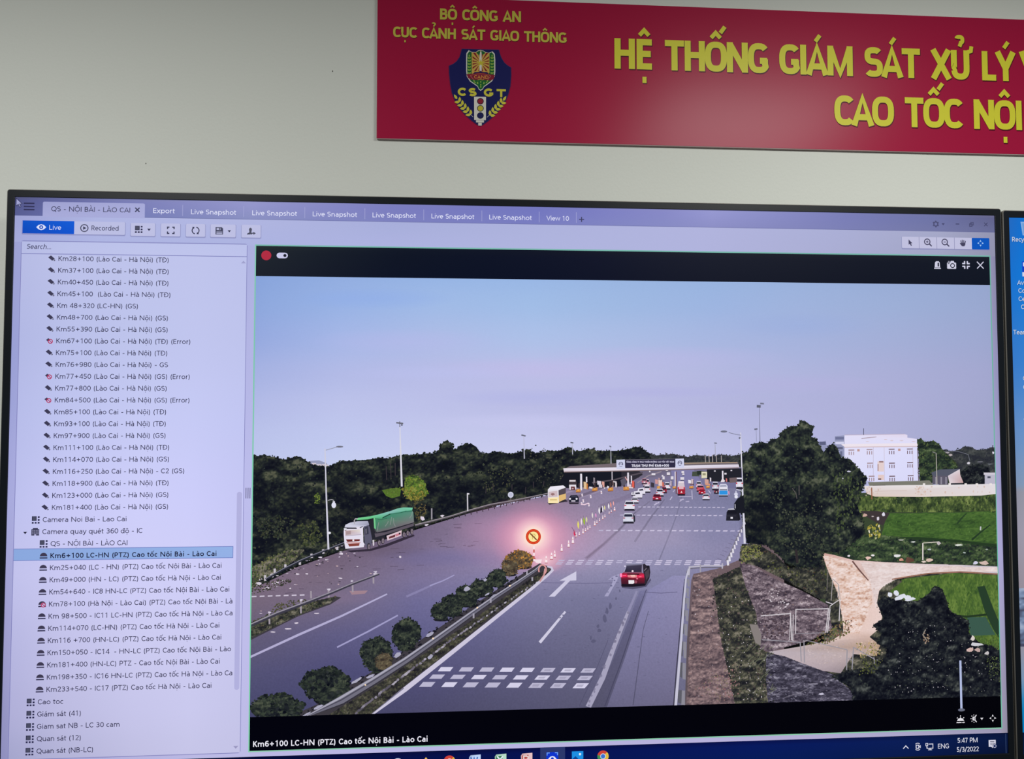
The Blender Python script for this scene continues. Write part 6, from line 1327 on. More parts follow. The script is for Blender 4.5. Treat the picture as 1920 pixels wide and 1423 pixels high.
# camera list panel
p = UI()
def rpts(u0, v0, u1, v1, r): return [(u0 + r, v0), (u1 - r, v0), (u1 - r * .3, v0 + r * .3), (u1, v0 + r), (u1, v1 - r), (u1 - r * .3, v1 - r * .3), (u1 - r, v1), (u0 + r, v1), (u0 + r * .3, v1 - r * .3), (u0, v1 - r), (u0, v0 + r), (u0 + r * .3, v0 + r * .3)]
p.poly(rpts(12.4, 81.4, 425.2, 1032.8, 4), (128, 128, 186))
p.grid([13.5, 100, 230, 330, 424.2], [82.6, 106, 260, 420, 560, 700, 840, 950, 1031.6], [
    [(170, 173, 220), (176, 179, 224), (178, 181, 226), (178, 181, 226), (176, 179, 225)],
    [(172, 174, 220), (178, 180, 225), (180, 182, 227), (180, 182, 227), (178, 180, 226)],
    [(168, 171, 220), (176, 179, 226), (180, 183, 228), (182, 184, 230), (180, 182, 228)],
    [(174, 176, 226), (182, 184, 232), (188, 189, 236), (188, 189, 237), (184, 185, 234)],
    [(180, 180, 230), (190, 188, 238), (196, 194, 242), (194, 192, 242), (188, 186, 236)],
    [(184, 181, 228), (192, 188, 234), (198, 194, 240), (198, 194, 240), (192, 189, 237)],
    [(172, 169, 216), (184, 180, 224), (194, 190, 232), (194, 190, 233), (190, 186, 230)],
    [(166, 162, 208), (178, 174, 216), (188, 184, 226), (192, 188, 230), (188, 184, 226)],
    [(154, 152, 196), (168, 165, 206), (182, 178, 218), (188, 184, 224), (186, 182, 222)]], 3, (10, 13, 8))
p.rect(13.5, 105.4, 424.2, 106.6, (120, 122, 182)); p.rect(13.5, 82, 424, 83, (134, 136, 190))
put(p, 'list_panel', 'camera list panel')  # row and column tints carry painted backlight and viewing-angle falloff
p = UI(); p.poly([(13.5, 652.4), (406.6, 652.4), (406.6, 673.4), (13.5, 673.4)], [(138, 168, 222), (148, 178, 230), (148, 176, 230), (138, 168, 222)]); p.rect(13.5, 651.8, 406.6, 653, (118, 132, 196)); p.rect(13.5, 672.8, 406.6, 674, (118, 132, 196)); p.rect(405.8, 652, 407, 674, (118, 132, 196)); put(p, 'selected_row', 'light blue highlight on the selected camera')
p = UI(); p.rrect(412.2, 551, 421.4, 917, 4, (178, 177, 222)); put(p, 'scroll_bar')
p = UI(); u, v = at_px(456.6, 491.4); p.poly([(u - 4.6, v + 2.4), (u, v - 2.6), (u + 4.6, v + 2.4)], (158, 160, 204)); put(p, 'scroll_arrow'); p = UI(); u, v = at_px(442, 1401); p.poly([(u - 4.6, v - 2.4), (u + 4.6, v - 2.4), (u, v + 2.6)], (152, 149, 190)); put(p, 'scroll_arrow'); p = UI()
for d in (-4, 0, 4):
    u, v = at_px(465 + d * .96, 924.5); p.rect(u - .6, v - 10, u + .6, v + 10, (74, 72, 108))
put(p, 'splitter_grip')
ROWS = [('c', 'Km28+100 (Lào Cai - Hà Nội) (TĐ)', 317), ('c', 'Km37+100 (Lào Cai - Hà Nội) (TĐ)', 317), ('c', 'Km40+450 (Lào Cai - Hà Nội) (TĐ)', 316.6), ('c', 'Km45+100  (Lào Cai - Hà Nội) (TĐ)', 320.3), ('c', 'Km 48+320 (LC-HN) (GS)', 259.3), ('c', 'Km48+700 (Lào Cai - Hà Nội) (GS)', 315.5), ('c', 'Km55+390 (Lào Cai - Hà Nội) (GS)', 315),
        ('x', 'Km67+100 (Lào Cai - Hà Nội) (TĐ) (Error)', 357.5), ('c', 'Km75+100 (Lào Cai - Hà Nội) (TĐ)', 314.3), ('c', 'Km76+980 (Lào Cai - Hà Nội) - GS', 314.8), ('x', 'Km77+450 (Lào Cai - Hà Nội) (GS) (Error)', 356.5), ('c', 'Km77+800 (Lào Cai - Hà Nội) (GS)', 313.2), ('x', 'Km84+500 (Lào Cai - Hà Nội) (GS) (Error)', 356), ('c', 'Km85+100 (Lào Cai - Hà Nội) (TĐ)', 312.2), ('c', 'Km93+100 (Lào Cai - Hà Nội) (TĐ)', 311.6),
        ('c', 'Km97+900 (Lào Cai - Hà Nội) (GS)', 311.2), ('c', 'Km111+100 (Lào Cai - Hà Nội) (TĐ)', 318), ('c', 'Km114+070 (Lào Cai - Hà Nội) (GS)', 317.6), ('c', 'Km116+250 (Lào Cai - Hà Nội) - C2 (GS)', 346.2), ('c', 'Km118+900 (Lào Cai - Hà Nội) (TĐ)', 316.8), ('c', 'Km123+000 (Lào Cai - Hà Nội) (GS)', 316.4), ('c', 'Km181+400 (Lào Cai - Hà Nội) (GS)', 315.8),
        ('l', 'Camera Noi Bai - Lao Cai', 237.4), ('b', 'Camera quay quét 360 độ - IC', 267), ('q', 'QS - NỘI BÀI - LÀO CAI', 239.2), ('D', 'Km6+100 LC-HN (PTZ) Cao tốc Nội Bài - Lào Cai', 406.2), ('d', 'Km25+040 (LC - HN) (PTZ) Cao tốc Nội Bài - Lào Cai', 415.6), ('d', 'Km49+000 (HN - LC) (PTZ) Cao tốc Hà Nội - Lào Cai', 414.2), ('d', 'Km54+640 - IC8 HN-LC (PTZ) Cao tốc Nội Bài - Lào Cai', 430.2),
        ('e', 'Km78+100 (Hà Nội - Lào Cai) (PTZ) Cao tốc Nội Bài - Là', 436), ('d', 'Km 98+500 - IC11 LC-HN (PTZ) Cao tốc Hà Nội - Lào Ca', 436.2), ('d', 'Km114+070 (LC-HN) (PTZ) Cao tốc Hà Nội - Lào Cai', 411.4), ('d', 'Km116 +700 (HN-LC) (PTZ) Cao tốc Hà Nội - Lào Cai', 415.2), ('d', 'Km150+050 - IC14  - HN-LC (PTZ) Cao tốc Nội Bài - Lào', 433), ('d', 'Km181+400 (HN-LC) PTZ - Cao tốc Nội Bài - Lào Cai', 412.2),
        ('d', 'Km198+350 - IC16 HN-LC (PTZ) Cao tốc Hà Nội - Lào Ca', 435.8), ('d', 'Km233+540 - IC17 (PTZ) Cao tốc Hà Nội - Lào Cai', 396.8), ('l', 'Cao toc', 118.6), ('l', 'Giám sát (41)', 152.4), ('l', 'Giam sat NB - LC 30 cam', 224.4), ('l', 'Quan sát (12)', 152.2), ('l', 'Quan sát (NB-LC)', 175.2)]
RT = (44, 42, 74)
def barred(q, u, v):
    q.ring(u, v, 3.7, 1.5, (176, 34, 84), 16); q.line([(u - 2.6, v - 2.4), (u + 2.6, v + 2.4)], 1.4, (176, 34, 84))
for i, (k, s, xe) in enumerate(ROWS):
    v = 119.0 + i * 22.03
    u0 = {'c': 80.0 - i * .05, 'x': 80.0 - i * .05, 'l': 63.2 if i == 22 else 62.2, 'b': 63, 'q': 78.2}.get(k, 78.2 - (i - 25) * .11)
    q = UI(); text(q, s, u0, v, 9.1, (24, 24, 50) if k == 'D' else RT, u_at(xe, v), 6.0 if k == 'D' else 4.6)
    o = put(q, 'list_text', step=False); o['label'] = 'on-screen words ' + s.split(' (')[0]
    q = UI(); C = (60, 58, 84)
    if k == 'c':
        q.poly([(u0 - 18.6, v - 6.4), (u0 - 13.6, v - 10.2), (u0 - 6.4, v - 4), (u0 - 11.2, v - .2)], C); q.poly([(u0 - 9.6, v - .6), (u0 - 7, v - 2.8), (u0 - 5.4, v - 1.2), (u0 - 6.8, v + .6)], C); q.line([(u0 - 9.2, v + .2), (u0 - 7, v - 1.4)], .8, (170, 170, 200))
    elif k == 'x':
        q.poly([(u0 - 18.6, v - 6), (u0 - 14.2, v - 9.4), (u0 - 11, v - 6.4), (u0 - 15, v - 3)], C); barred(q, u0 - 10.6, v - 3.4)
    elif k in 'dDe':
        q.poly([(u0 - 18.6 + 0, v - 3.6)] + [(u0 - 12 + 6.6 * math.cos(math.radians(a)), v - 3.6 + 6.4 * math.sin(math.radians(a))) for a in range(180, 361, 18)], (62, 58, 82)); q.rect(u0 - 18.8, v - 1.6, u0 - 5.2, v + .6, (44, 42, 74))
        if k == 'e': q.ell(u0 - 10, v - 3, 4.6, 4.6, (190, 188, 230), 14); barred(q, u0 - 10, v - 3)
    elif k in 'lq': lay(q, u0 - 12.4, v - 4.2, 1.0)
    else:
        q.rect(u0 - 17, v - 11.4, u0 - 8, v - 9, (52, 52, 78)); q.rect(u0 - 19.4, v - 9.2, u0 - 5.6, v + 2.4, (62, 62, 88))
        for a in range(4):
            for b in range(3): q.rect(u0 - 18 + a * 3.1, v - 7.8 + b * 3, u0 - 16 + a * 3.1, v - 6 + b * 3, (140, 140, 172))
        q.rect(u0 - 14, v + .2, u0 - 11, v + 2.4, (188, 186, 228)); q.poly([(u0 - 34, v - 4.6), (u0 - 26.6, v - 4.6), (u0 - 30.3, v - .4)], (30, 28, 50))
    put(q, 'list_icon', step=False)
label_px('Search...', 49.6, 466.4, 95.8, 9.2, (62, 62, 96), slant=.18)

# video tile: green outline, black bands, overlay controls
p = UI()
GR = (112, 182, 158)
B0, B1, B2, B3 = BX
p.rect(B0 - 2, B1 - 2.6, B3 * 0 + B2 + 2, B1 + .2, (118, 182, 170)); p.rect(B0 - 2, B3 - .4, B2 + 2, B3 + 2.2, (136, 200, 168)); p.poly([(B0 - 2.2, B1 - 2.6), (B0 + .2, B1 - 2.6), (B0 + .2, B3 + 2), (B0 - 2.2, B3 + 2)], [(126, 196, 172), (126, 196, 172), (122, 208, 166), (122, 208, 166)]); p.poly([(B2 - .2, B1 - 2.6), (B2 + 2.2, B1 - 2.6), (B2 + 2.2, B3 + 2), (B2 - .2, B3 + 2)], [(110, 176, 160), (110, 176, 160), (110, 186, 160), (110, 186, 160)])
put(p, 'tile_outline', 'thin green outline of the selected video tile')
p = UI()
p.grid([B0, 700, 1100, 1500, B2], [B1, 100, PB[1]], [[(28, 36, 42), (12, 20, 36), (10, 16, 34), (16, 22, 36), (22, 26, 38)], [(22, 30, 40), (8, 16, 34), (6, 12, 36), (10, 16, 34), (14, 20, 34)], [(20, 26, 38), (6, 14, 34), (4, 10, 34), (8, 14, 32), (12, 18, 32)]], 3)
put(p, 'black_band', 'black band above the video')  # ceiling light reflection painted into the black as a bluish haze
p = UI(); p.rect(B0, PB[3], B2, B3, [(0, 0, 10), (0, 0, 6), (0, 0, 6), (0, 0, 12)]); put(p, 'black_band', 'black band below the video')

icon('record_dot', lambda q: q.ell(*at_px(499.3, 478.8), 9.4, 9.3, (176, 40, 64), 26), 'red recording dot')
def _tog(q):
    u, v = at_px(529.2, 479); q.rrect(u - 10.6, v - 5.4, u + 10.6, v + 5.4, 5.3, (200, 200, 232)); q.ell(u + 5, v, 3, 3, (14, 18, 36), 14)
icon('toggle_icon', _tog, 'white toggle switch icon')
IC = (206, 206, 226)
def _alarm(q):
    u, v = at_px(1757.6, 496.8); q.poly([(u - 6, v + 5), (u - 5, v - 5), (u - 2.6, v - 7.6), (u + 3, v - 7.6), (u + 5, v - 5), (u + 5.6, v + 5)], IC); q.rect(u + .4, v - 4.6, u + 3.4, v + 3, (16, 22, 38)); q.rect(u - 7, v + 5.6, u + 7, v + 8, IC)
icon('alarm_icon', _alarm)
def _cam(q):
    u, v = at_px(1784.2, 496.8); q.rrect(u - 9.6, v - 5, u + 9.6, v + 8, 1.6, IC); q.poly([(u - 3, v - 5), (u - 1.4, v - 8.4), (u + 4.6, v - 8.4), (u + 6, v - 5)], IC); q.rect(u - 7.6, v - 8, u - 4, v - 6, (150, 150, 170)); q.ell(u + 2, v + 1.2, 5, 5, (16, 22, 38), 18); q.ell(u + 2, v + 1.2, 3.2, 3.2, IC, 14); q.rect(u - 8, v - 3.6, u - 4.4, v - 2, (16, 22, 38))
icon('snapshot_icon', _cam)
def _shr(q):
    u, v = at_px(1811.2, 496.8)
    for sx in (-1, 1):
        for sy in (-1, 1): q.line([(u + sx * 2.9, v + sy * 8), (u + sx * 2.9, v + sy * 2.9), (u + sx * 8, v + sy * 2.9)], 2.8, IC)
icon('shrink_icon', _shr)
icon('close_icon', lambda q: cross(q, *at_px(1838, 497.2), 7, 2, IC))
q = UI(); text(q, 'Km6+100 LC-HN (PTZ) Cao tốc Nội Bài - Lào Cai', uv(474.4, 1399.5)[0], 1022.4, 10.6, (232, 230, 242), u_at(802, 1022.4), 6.2); put(q, 'video_caption', 'white bold caption under the video', step=False)
DEPTH_UI = DEPTH[0]; DEPTH[0] = PIC_TOP
def _sli(q):
    a, b = uv(1799.8, 1238), uv(1802, 1328); q.rect((a[0] + b[0]) / 2 - 2.2, a[1], (a[0] + b[0]) / 2 + 2.2, b[1], (176, 186, 222)); q.ell((a[0] + b[0]) / 2, b[1] + 2.6, 7.2, 3, (104, 108, 126), 16)
icon('zoom_slider', _sli, 'vertical zoom slider'); DEPTH[0] = DEPTH_UI
def _ptz(q):
    c = (226, 224, 230)
    u, v = at_px(1801, 1349.6); q.poly([(u - 7.6, v + 2), (u - 4.6, v - 2.6), (u - 2, v - 3), (u, v - 5.4), (u + 2, v - 3), (u + 4.6, v - 2.6), (u + 7.6, v + 2)], c)
    for a in (-6.6, 6.6): q.ell(u + a, v - 4, 1.1, 1.1, c, 8)
    q.rect(u - .8, v - 8.6, u + .8, v - 6.4, c); q.rect(u - 8.4, v + 4, u + 2, v + 6, c); q.rect(u + 3.4, v + 4, u + 8.4, v + 6, c)
    u, v = at_px(1826.4, 1347.2); q.ell(u - .4, v, 3.4, 4, c, 14); q.ell(u + 1.6, v, 2.2, 3.2, (4, 4, 12), 12); q.line([(u + 5, v - 7), (u + 1.8, v - 3), (u + 1.8, v + 3), (u + 5, v + 7)], 1.8, c)
    for a, b in ((-6.4, 0), (-4.6, -5), (-4.6, 5), (-.4, -7), (-.4, 7)): q.ell(u + a, v + b, 1, 1, c, 8)
    u, v = at_px(1840.8, 1347.4); tri(q, u, v, 3.2, c)
    u, v = at_px(1861.4, 1346.4); pan4(q, u, v, 1.05, c)
icon('camera_control_icons', _ptz, 'white camera control icons')

# task bar
p = UI(); p.grid([0, 500, 1000, 1400, 1700, 1920], [1040.2, 1050, 1080], [[(2, 6, 44), (4, 8, 52), (4, 10, 64), (6, 16, 76), (8, 22, 72), (6, 18, 56)], [(2, 8, 54), (3, 10, 62), (4, 16, 82), (4, 24, 94), (8, 28, 86), (6, 22, 62)], [(2, 8, 50), (2, 10, 60), (2, 18, 80), (4, 26, 88), (6, 26, 78), (4, 16, 50)]], 3); put(p, 'task_bar', 'dark blue task bar')
TV = (222, 222, 236)
label_px('ENG', 1758.8, 1403.6, 1779.4, 9.4, TV, h=4.2)
label_px('5:47 PM', 1795.6, 1392.6, 1833, 9.2, TV)
label_px('5/3/2022', 1794.2, 1409.6, 1835.2, 9.2, TV)
def _tray(q):
    u, v = at_px(1698.4, 1401); q.line([(u - 5.4, v + 2.6), (u, v - 2.8), (u + 5.4, v + 2.6)], 1.7, TV)
    u, v = at_px(1720.6, 1399.8); q.rrect(u - 4, v - 3.6, u + 3, v + 4, 1, TV); q.rect(u - 2.4, v - 2, u + 1.4, v + 2.4, (4, 26, 90)); q.poly([(u + 3.4, v - 1), (u + 6, v - 3), (u + 6, v + 3), (u + 3.4, v + 1)], TV); q.ring(u, v, 6.6, 1.3, TV, 8, a0=230, a1=310); q.ring(u, v, 6.8, 1.3, TV, 8, a0=50, a1=130)
    u, v = at_px(1742.8, 1399.4); q.line([(u - 2, v - 4.6), (u + 7, v - 4.6), (u + 7, v + 3.6), (u - 5, v + 3.6), (u - 5, v + 1)], 1.4, TV); q.line([(u + 1, v + 4), (u + 1, v + 6.6)], 1.4, TV); q.rect(u - 3, v + 6, u + 5, v + 7.2, TV); q.line([(u - 7.6, v - 6), (u - 3.6, v - 6), (u - 3.6, v - 1.4), (u - 7.6, v - 1.4), (u - 7.6, v - 6)], 1.2, TV); q.line([(u - 5.6, v - 1.4), (u - 5.6, v + 4)], 1.2, TV)
icon('tray_icons', _tray)
def _note(q):
    u, v = at_px(1860.4, 1394.2); q.poly([(u - 7.4, v - 7.2), (u + 7.4, v - 7.2), (u + 7.4, v + 6), (u + 2, v + 6), (u + .4, v + 8.4), (u - 2.4, v + 6), (u - 7.4, v + 6)], (216, 214, 230))
    for a, w in ((-4, 9), (-1, 9), (2, 5.4)): q.rect(u - 4.4, v + a - .6, u - 4.4 + w, v + a + .6, (14, 20, 60))
    q.ell(u + 5, v + 4.4, 4.4, 4.4, (8, 24, 80), 14); q.ring(u + 5, v + 4.8, 3, 1.4, (170, 172, 196), 12); q.rect(1915.2, 1042, 1916.6, 1080, (48, 66, 104))
icon('notification_icon', _note)
def tk(x): return u_at(x, 1060)
def tile_icon(name, f, label=None):
    q = UI(); f(q); put(q, name, label, step=True)
tile_icon('task_highlight', lambda q: q.rect(tk(1013), 1040.2, tk(1059.5), 1080, (44, 56, 108)))
def app(x, y): return (tk(x), 1060.0)
def _doc(c, d, s):
    def f(q, u, v):
        q.poly([(u - 8, v - 10), (u + 11, v - 11), (u + 11, v + 11), (u - 10, v + 11), (u - 11, v - 6)], d); q.poly([(u - 5, v - 9), (u + 11, v - 11), (u + 11, v + 11), (u - 4, v + 11)], tuple(min(255, x_ + 22) for x_ in d)); q.poly([(u - 9, v - 6.6), (u + 3.6, v - 7.4), (u + 3.6, v + 9), (u - 9, v + 9)], c) if s != 'W' else None
        text(q, s, u - 7.6, v + 6.6, 13, (226, 236, 246) if s == 'X' else c if s == 'W' else (232, 210, 208), u + 5, h=7)
    return f
def _chrome(q, u, v):
    for a0, c in ((195, (206, 66, 56)), (315, (222, 186, 70)), (75, (60, 142, 84))):
        q.poly([(u, v)] + [(u + 11 * math.cos(math.radians(a0 + 12 * i)), v + 11 * math.sin(math.radians(a0 + 12 * i))) for i in range(11)], c)
    q.ell(u, v, 5.4, 5.4, (214, 220, 236), 16); q.ell(u, v, 4.2, 4.2, (56, 112, 206), 16)
def _eye(q, u, v):
    q.rect(u - 11.4, v - 11, u + 11.4, v + 12, (12, 52, 206))
    for sx in (-1, 1): q.line([(u + sx * 5, v - 9.6), (u + sx * 10, v - 9.6), (u + sx * 10, v - 5)], 1.4, (120, 176, 244))
    q.poly([(u - 8, v + 1.6), (u - 4, v - 2.4), (u, v - 3.6), (u + 4, v - 2.4), (u + 8, v + 1.6), (u + 4, v + 5.6), (u, v + 6.8), (u - 4, v + 5.6)], (226, 232, 250)); q.ell(u, v + 1.6, 3, 3, (12, 52, 206), 14)
def _photo(q, u, v):
    q.rect(u - 11, v - 11, u + 11, v + 10, (28, 142, 226)); q.poly([(u - 11, v + 10), (u - 11, v + 4), (u - 4, v - 2), (u + 4, v + 6), (u + 11, v + 3), (u + 11, v + 10)], (10, 66, 150)); q.ell(u + 4.6, v - 5.4, 2.2, 2.2, (220, 238, 250), 12)
def _pc(q, u, v): q.rect(u - 9.6, v - 8, u + 9.6, v + 8, (70, 196, 214)); q.rect(u - 6, v - 5, u + 6, v + 8, (150, 226, 236))
def _bub(q, u, v): q.ell(u, v + 2, 11, 11, (206, 208, 226), 20)
def _fox(q, u, v): q.poly([(u - 9, v + 10), (u - 8, v - 2), (u - 4, v + 2), (u + 3, v - 9), (u + 9, v + 2), (u + 9, v + 10)], (206, 130, 44)); q.poly([(u + 1, v - 6), (u + 4, v - 9), (u + 10, v), (u + 4, v + 2)], (232, 196, 96)); q.poly([(u - 9, v), (u - 3, v + 3), (u - 2, v + 10), (u - 9, v + 10)], (120, 60, 56))
for nm, x, f in (('browser_icon', 1130.6, _chrome), ('photo_icon', 1083, _photo), ('viewer_icon', 1035.6, _eye), ('slides_icon', 987.4, _doc((176, 62, 60), (206, 170, 172), 'P')), ('spreadsheet_icon', 938.6, _doc((52, 118, 76), (160, 196, 176), 'X')), ('word_processor_icon', 890.4, _doc((40, 92, 178), (168, 190, 226), 'W')), ('browser_icon', 842.6, _chrome), ('mail_icon', 795, _fox), ('chat_icon', 745.6, _bub), ('computer_icon', 695.4, _pc)):
    tile_icon(nm, lambda q, f=f, x=x: f(q, tk(x), 1060.2))

# ------------------------------------------------------------------ second monitor: desktop wallpaper and icon captions
D2U, D2V = 1950.2, 3.6
DEPTH[0] = 2e-5
def put2(q, name, label=None, step=True): return q.build(name, scr2, org2, None, label, du=D2U, dv=D2V, step=step)
p = UI(); p.grain = .03
p.grid([0, 30, 400, 1000, 1500, 1920], [0, 120, 300, 440, 545, 560, 640, 752, 800, 850, 866, 930, 990, 1040], [
    [c, c2, c2, c2, c2, c] for c, c2 in (((34, 104, 190), (14, 110, 206)), ((20, 112, 206), (16, 118, 212)), ((56, 122, 200), (56, 126, 206)), ((100, 140, 194), (104, 146, 200)), ((124, 146, 176), (132, 154, 184)), ((140, 142, 156), (150, 152, 166)), ((152, 148, 164), (158, 154, 170)), ((146, 138, 150), (156, 146, 158)), ((92, 100, 126), (104, 112, 138)), ((112, 130, 160), (120, 140, 170)), ((146, 142, 156), (156, 152, 164)), ((120, 146, 176), (130, 156, 186)), ((20, 130, 190), (16, 136, 200)), ((4, 124, 190), (6, 130, 200)))], 3)
put2(p, 'desktop_wallpaper', 'blue sky and shore wallpaper')
p = UI(); rnd = random.Random(3)
p.texture([(0, 752), (1920, 752), (1920, 868), (0, 868)], 4, [(0, (66, 66, 88)), (.35, (96, 112, 142)), (.65, (132, 152, 184)), (1, (178, 186, 204))], 5, 150, 24, lit=1.3)
put2(p, 'wallpaper_shore')
p = UI(); p.rect(0, 1037, 1920, 1080, (6, 26, 60)); put2(p, 'task_bar', 'dark task bar')
for s, cx, v, c in (('Recycle Bin', 38, 49, 9.2), ('Avigilon', 38, 138, 9.2), ('Control', 38, 154.6, 9.2), ('Center', 36, 171.4, 9.2), ('Client', 38, 188, 9.2), ('TeamViewer', 39, 240, 9.2), ('Client', 38, 334, 9.2), ('Client', 38, 352, 9.2), ('Tools', 36, 421, 9.2), ('Tools', 44, 594, 9.2)):
    w = layout(s, 3.9)[0] * c / 70 * .98
    q = UI(); text(q, s, cx - w / 2 + 1, v + 1, c, (20, 40, 70, .7), cx + w / 2 + 1, 4.4); text(q, s, cx - w / 2, v, c, (214, 222, 236), cx + w / 2, 4.2)
    put2(q, 'desktop_caption')
q = UI(); q.poly([(26, 8), (52, 8), (47, 36), (30, 36)], (150, 186, 226, .8)); q.poly([(29, 11), (49, 11), (45, 33), (32, 33)], (96, 150, 210, .7)); put2(q, 'desktop_icon')
q = UI(); q.rect(27, 90, 57, 122, (16, 60, 196)); q.line([(30, 100), (30, 93), (37, 93)], 2, (220, 228, 246)); q.ell(42, 106, 9, 6, (226, 232, 248)); q.rect(27, 112, 33, 121, (206, 214, 232)); put2(q, 'desktop_icon')
q = UI(); q.rrect(30, 205, 56, 228, 3, (20, 96, 206)); q.ell(43, 216, 9, 9, (226, 232, 248)); put2(q, 'desktop_icon')

# ------------------------------------------------------------------ red banner board on the wall
BF = WALL_Y - 0.0045
b_x0, b_x1 = X0 + uv(707, 130, BF)[0] * S, 2.1
b_z1 = ZTOP - uv(1500, 20.8, BF)[1] * S
b_z0 = ZTOP - uv(1300, 275.0, BF)[1] * S
borg = ((b_x0 + b_x1) / 2, WALL_Y, b_z0)
banner = empty('banner_board', borg, 'red wall banner with yellow Vietnamese lettering and a blue traffic police shield', 'banner')
RED = pmat('banner_red_vinyl', (170, 25, 66), 0.29, spec=0.15, vary=.04, vscale=5)
EDGE = pmat('banner_board_edge', (196, 170, 170), 0.5)
def box(x0, x1, z0, z1, y0, y1): return [(x0, y0, z0), (x1, y0, z0), (x1, y0, z1), (x0, y0, z1), (x0, y1, z0), (x1, y1, z0), (x1, y1, z1), (x0, y1, z1)]
bx = [(0, 1, 2, 3), (5, 4, 7, 6), (4, 0, 3, 7), (1, 5, 6, 2), (3, 2, 6, 7), (4, 5, 1, 0)]
mesh_obj('board', box(b_x0 + 3e-4, b_x1, b_z0 + 3e-4, b_z1 - 3e-4, BF + 4e-4, WALL_Y), bx, EDGE, banner, borg, 'pale edged rigid board')
mesh_obj('red_face', box(b_x0, b_x1, b_z0 + 9e-4, b_z1, BF, BF + 5e-4), bx, RED, banner, borg, 'glossy red printed face')
DEPTH[0] = 3e-5
def BP(px=False): return Paint(plane=BF, px=px)
def putb(q, name, label=None, parent=None, step=True): return q.build(name, parent or banner, borg, PRINT, label, step=step)
Y1, Y2 = (222, 218, 60), (206, 196, 80)
def word(s, x0, y0, x1, cap, h, col, shadow=None, label=None, track=-3.5):
    SQ[0] = 2.7; q = BP(); u0, v0 = uv(x0, y0, BF); u1 = u_at(x1, v0, BF)
    if shadow:
        text(q, s, u0 + shadow[0], v0 + shadow[1], cap, (84, 12, 34), u1 + shadow[0], h, track=track, dzs=2e-6)
    text(q, s, u0, v0, cap, col, u1, h, track=track, dzs=2e-6)
    SQ[0] = 0
    return putb(q, 'banner_lettering', label)
word('BỘ CÔNG AN', 825, 36.4, 977, 23.5, 7.3, Y2, (.6, 1), 'yellow top heading line')
word('CỤC CẢNH SÁT GIAO THÔNG', 737.4, 69.6, 1062, 22.5, 7.2, Y2, (.6, 1), 'yellow second heading line')
word('HỆ THỐNG GIÁM SÁT XỬ LÝ', 1154, 128.6, 1901.5, 65.5, 7.1, Y1, (1.4, 2.2), 'large yellow title line')
word('VI PHẠM', 1914.5, 151, 2130, 65.5, 7.1, Y1, (1.4, 2.2), 'continuation of the large yellow title line')
word('CAO TỐC NỘI', 1566, 234.6, 1916.5, 65.5, 7.1, Y1, (1.4, 2.2), 'large yellow second title line')
word('BÀI - LÀO CAI', 1946, 242.4, 2330, 65.5, 7.1, Y1, (1.4, 2.2), 'continuation of the second title line')
# shield emblem
def EP():
    q = BP(True); q.tr = lambda a: (830 + a[0] / 9.18, 85 + a[1] / 9.18); return q
def eline(q, pts, w, c): q.line(pts, w / 9.18, c)
NAVY, WHT, YEL, GRN, ERD = (24, 28, 92), (226, 224, 214), (214, 206, 72), (30, 104, 52), (160, 34, 48)
q = EP()
SH = [(330, 65), (965, 80), (985, 150), (1010, 220), (1060, 300), (1110, 345), (1175, 385), (1178, 520), (1165, 700), (1130, 840), (1085, 960), (1000, 1090), (900, 1200), (790, 1300), (690, 1372), (645, 1392), (600, 1372), (500, 1300), (390, 1200), (290, 1090), (205, 940), (160, 820), (130, 660), (112, 480), (110, 355), (180, 325), (240, 280), (290, 210), (315, 130)]
q.poly(SH, NAVY)
eline(q, SH + [SH[0]], 6, (70, 50, 110))
emb = putb(q, 'emblem', 'navy blue shield emblem')
def pute(q, name, label=None): return putb(q, name, label, emb)
q = EP()
IN = [(448, 88), (500, 118), (570, 122), (610, 92), (650, 84), (700, 96), (740, 122), (800, 132), (858, 108), (896, 150), (905, 250), (905, 460), (896, 540), (850, 620), (770, 680), (712, 720), (690, 762), (652, 786), (622, 765), (600, 715), (540, 672), (470, 625), (415, 540), (404, 440), (404, 240), (408, 140)]
q.poly(IN, WHT)
IN2 = [(650 + (x - 650) * .93, 430 + (y - 430) * .955) for x, y in IN]
q.poly(IN2, GRN)
q.poly([(498, 125), (575, 125), (610, 100), (650, 92), (700, 104), (740, 128), (805, 136), (805, 480), (760, 500), (650, 470), (545, 480), (498, 495)], (206, 172, 84))
pute(q, 'inner_shield', 'green and gold inner shield')
q = EP()
for i in range(16):
    a = math.radians(i * 22.5 + 11.2)
    def hit(t):
        dx, dz_ = math.cos(t), math.sin(t); k = min((140 / abs(dx)) if abs(dx) > 1e-6 else 1e9, (170 if dz_ < 0 else 150) / abs(dz_) if abs(dz_) > 1e-6 else 1e9); return (655 + dx * k, 300 + dz_ * k)
    q.poly([(655 + 30 * math.cos(a), 300 + 30 * math.sin(a)), hit(a - .085), hit(a + .085)], (140, 30, 40))
pute(q, 'sun_rays', 'red sun rays')
q = EP(); q.poly([(578, 132), (612, 104), (650, 94), (640, 150), (630, 180)], GRN); q.poly([(735, 135), (700, 104), (660, 94), (672, 150), (690, 170)], GRN); pute(q, 'shield_crest')
q = EP(); q.poly([(634, 446), (634, 180), (645, 120), (660, 100), (668, 125), (672, 190), (672, 446)], WHT); pute(q, 'sword', 'white sword')
q = EP(); q.poly([(655 + (72 if i % 2 == 0 else 26) * math.sin(i * math.pi / 5), 308 - (72 if i % 2 == 0 else 26) * math.cos(i * math.pi / 5)) for i in range(10)], (204, 196, 60)); pute(q, 'gold_star')
q = EP()
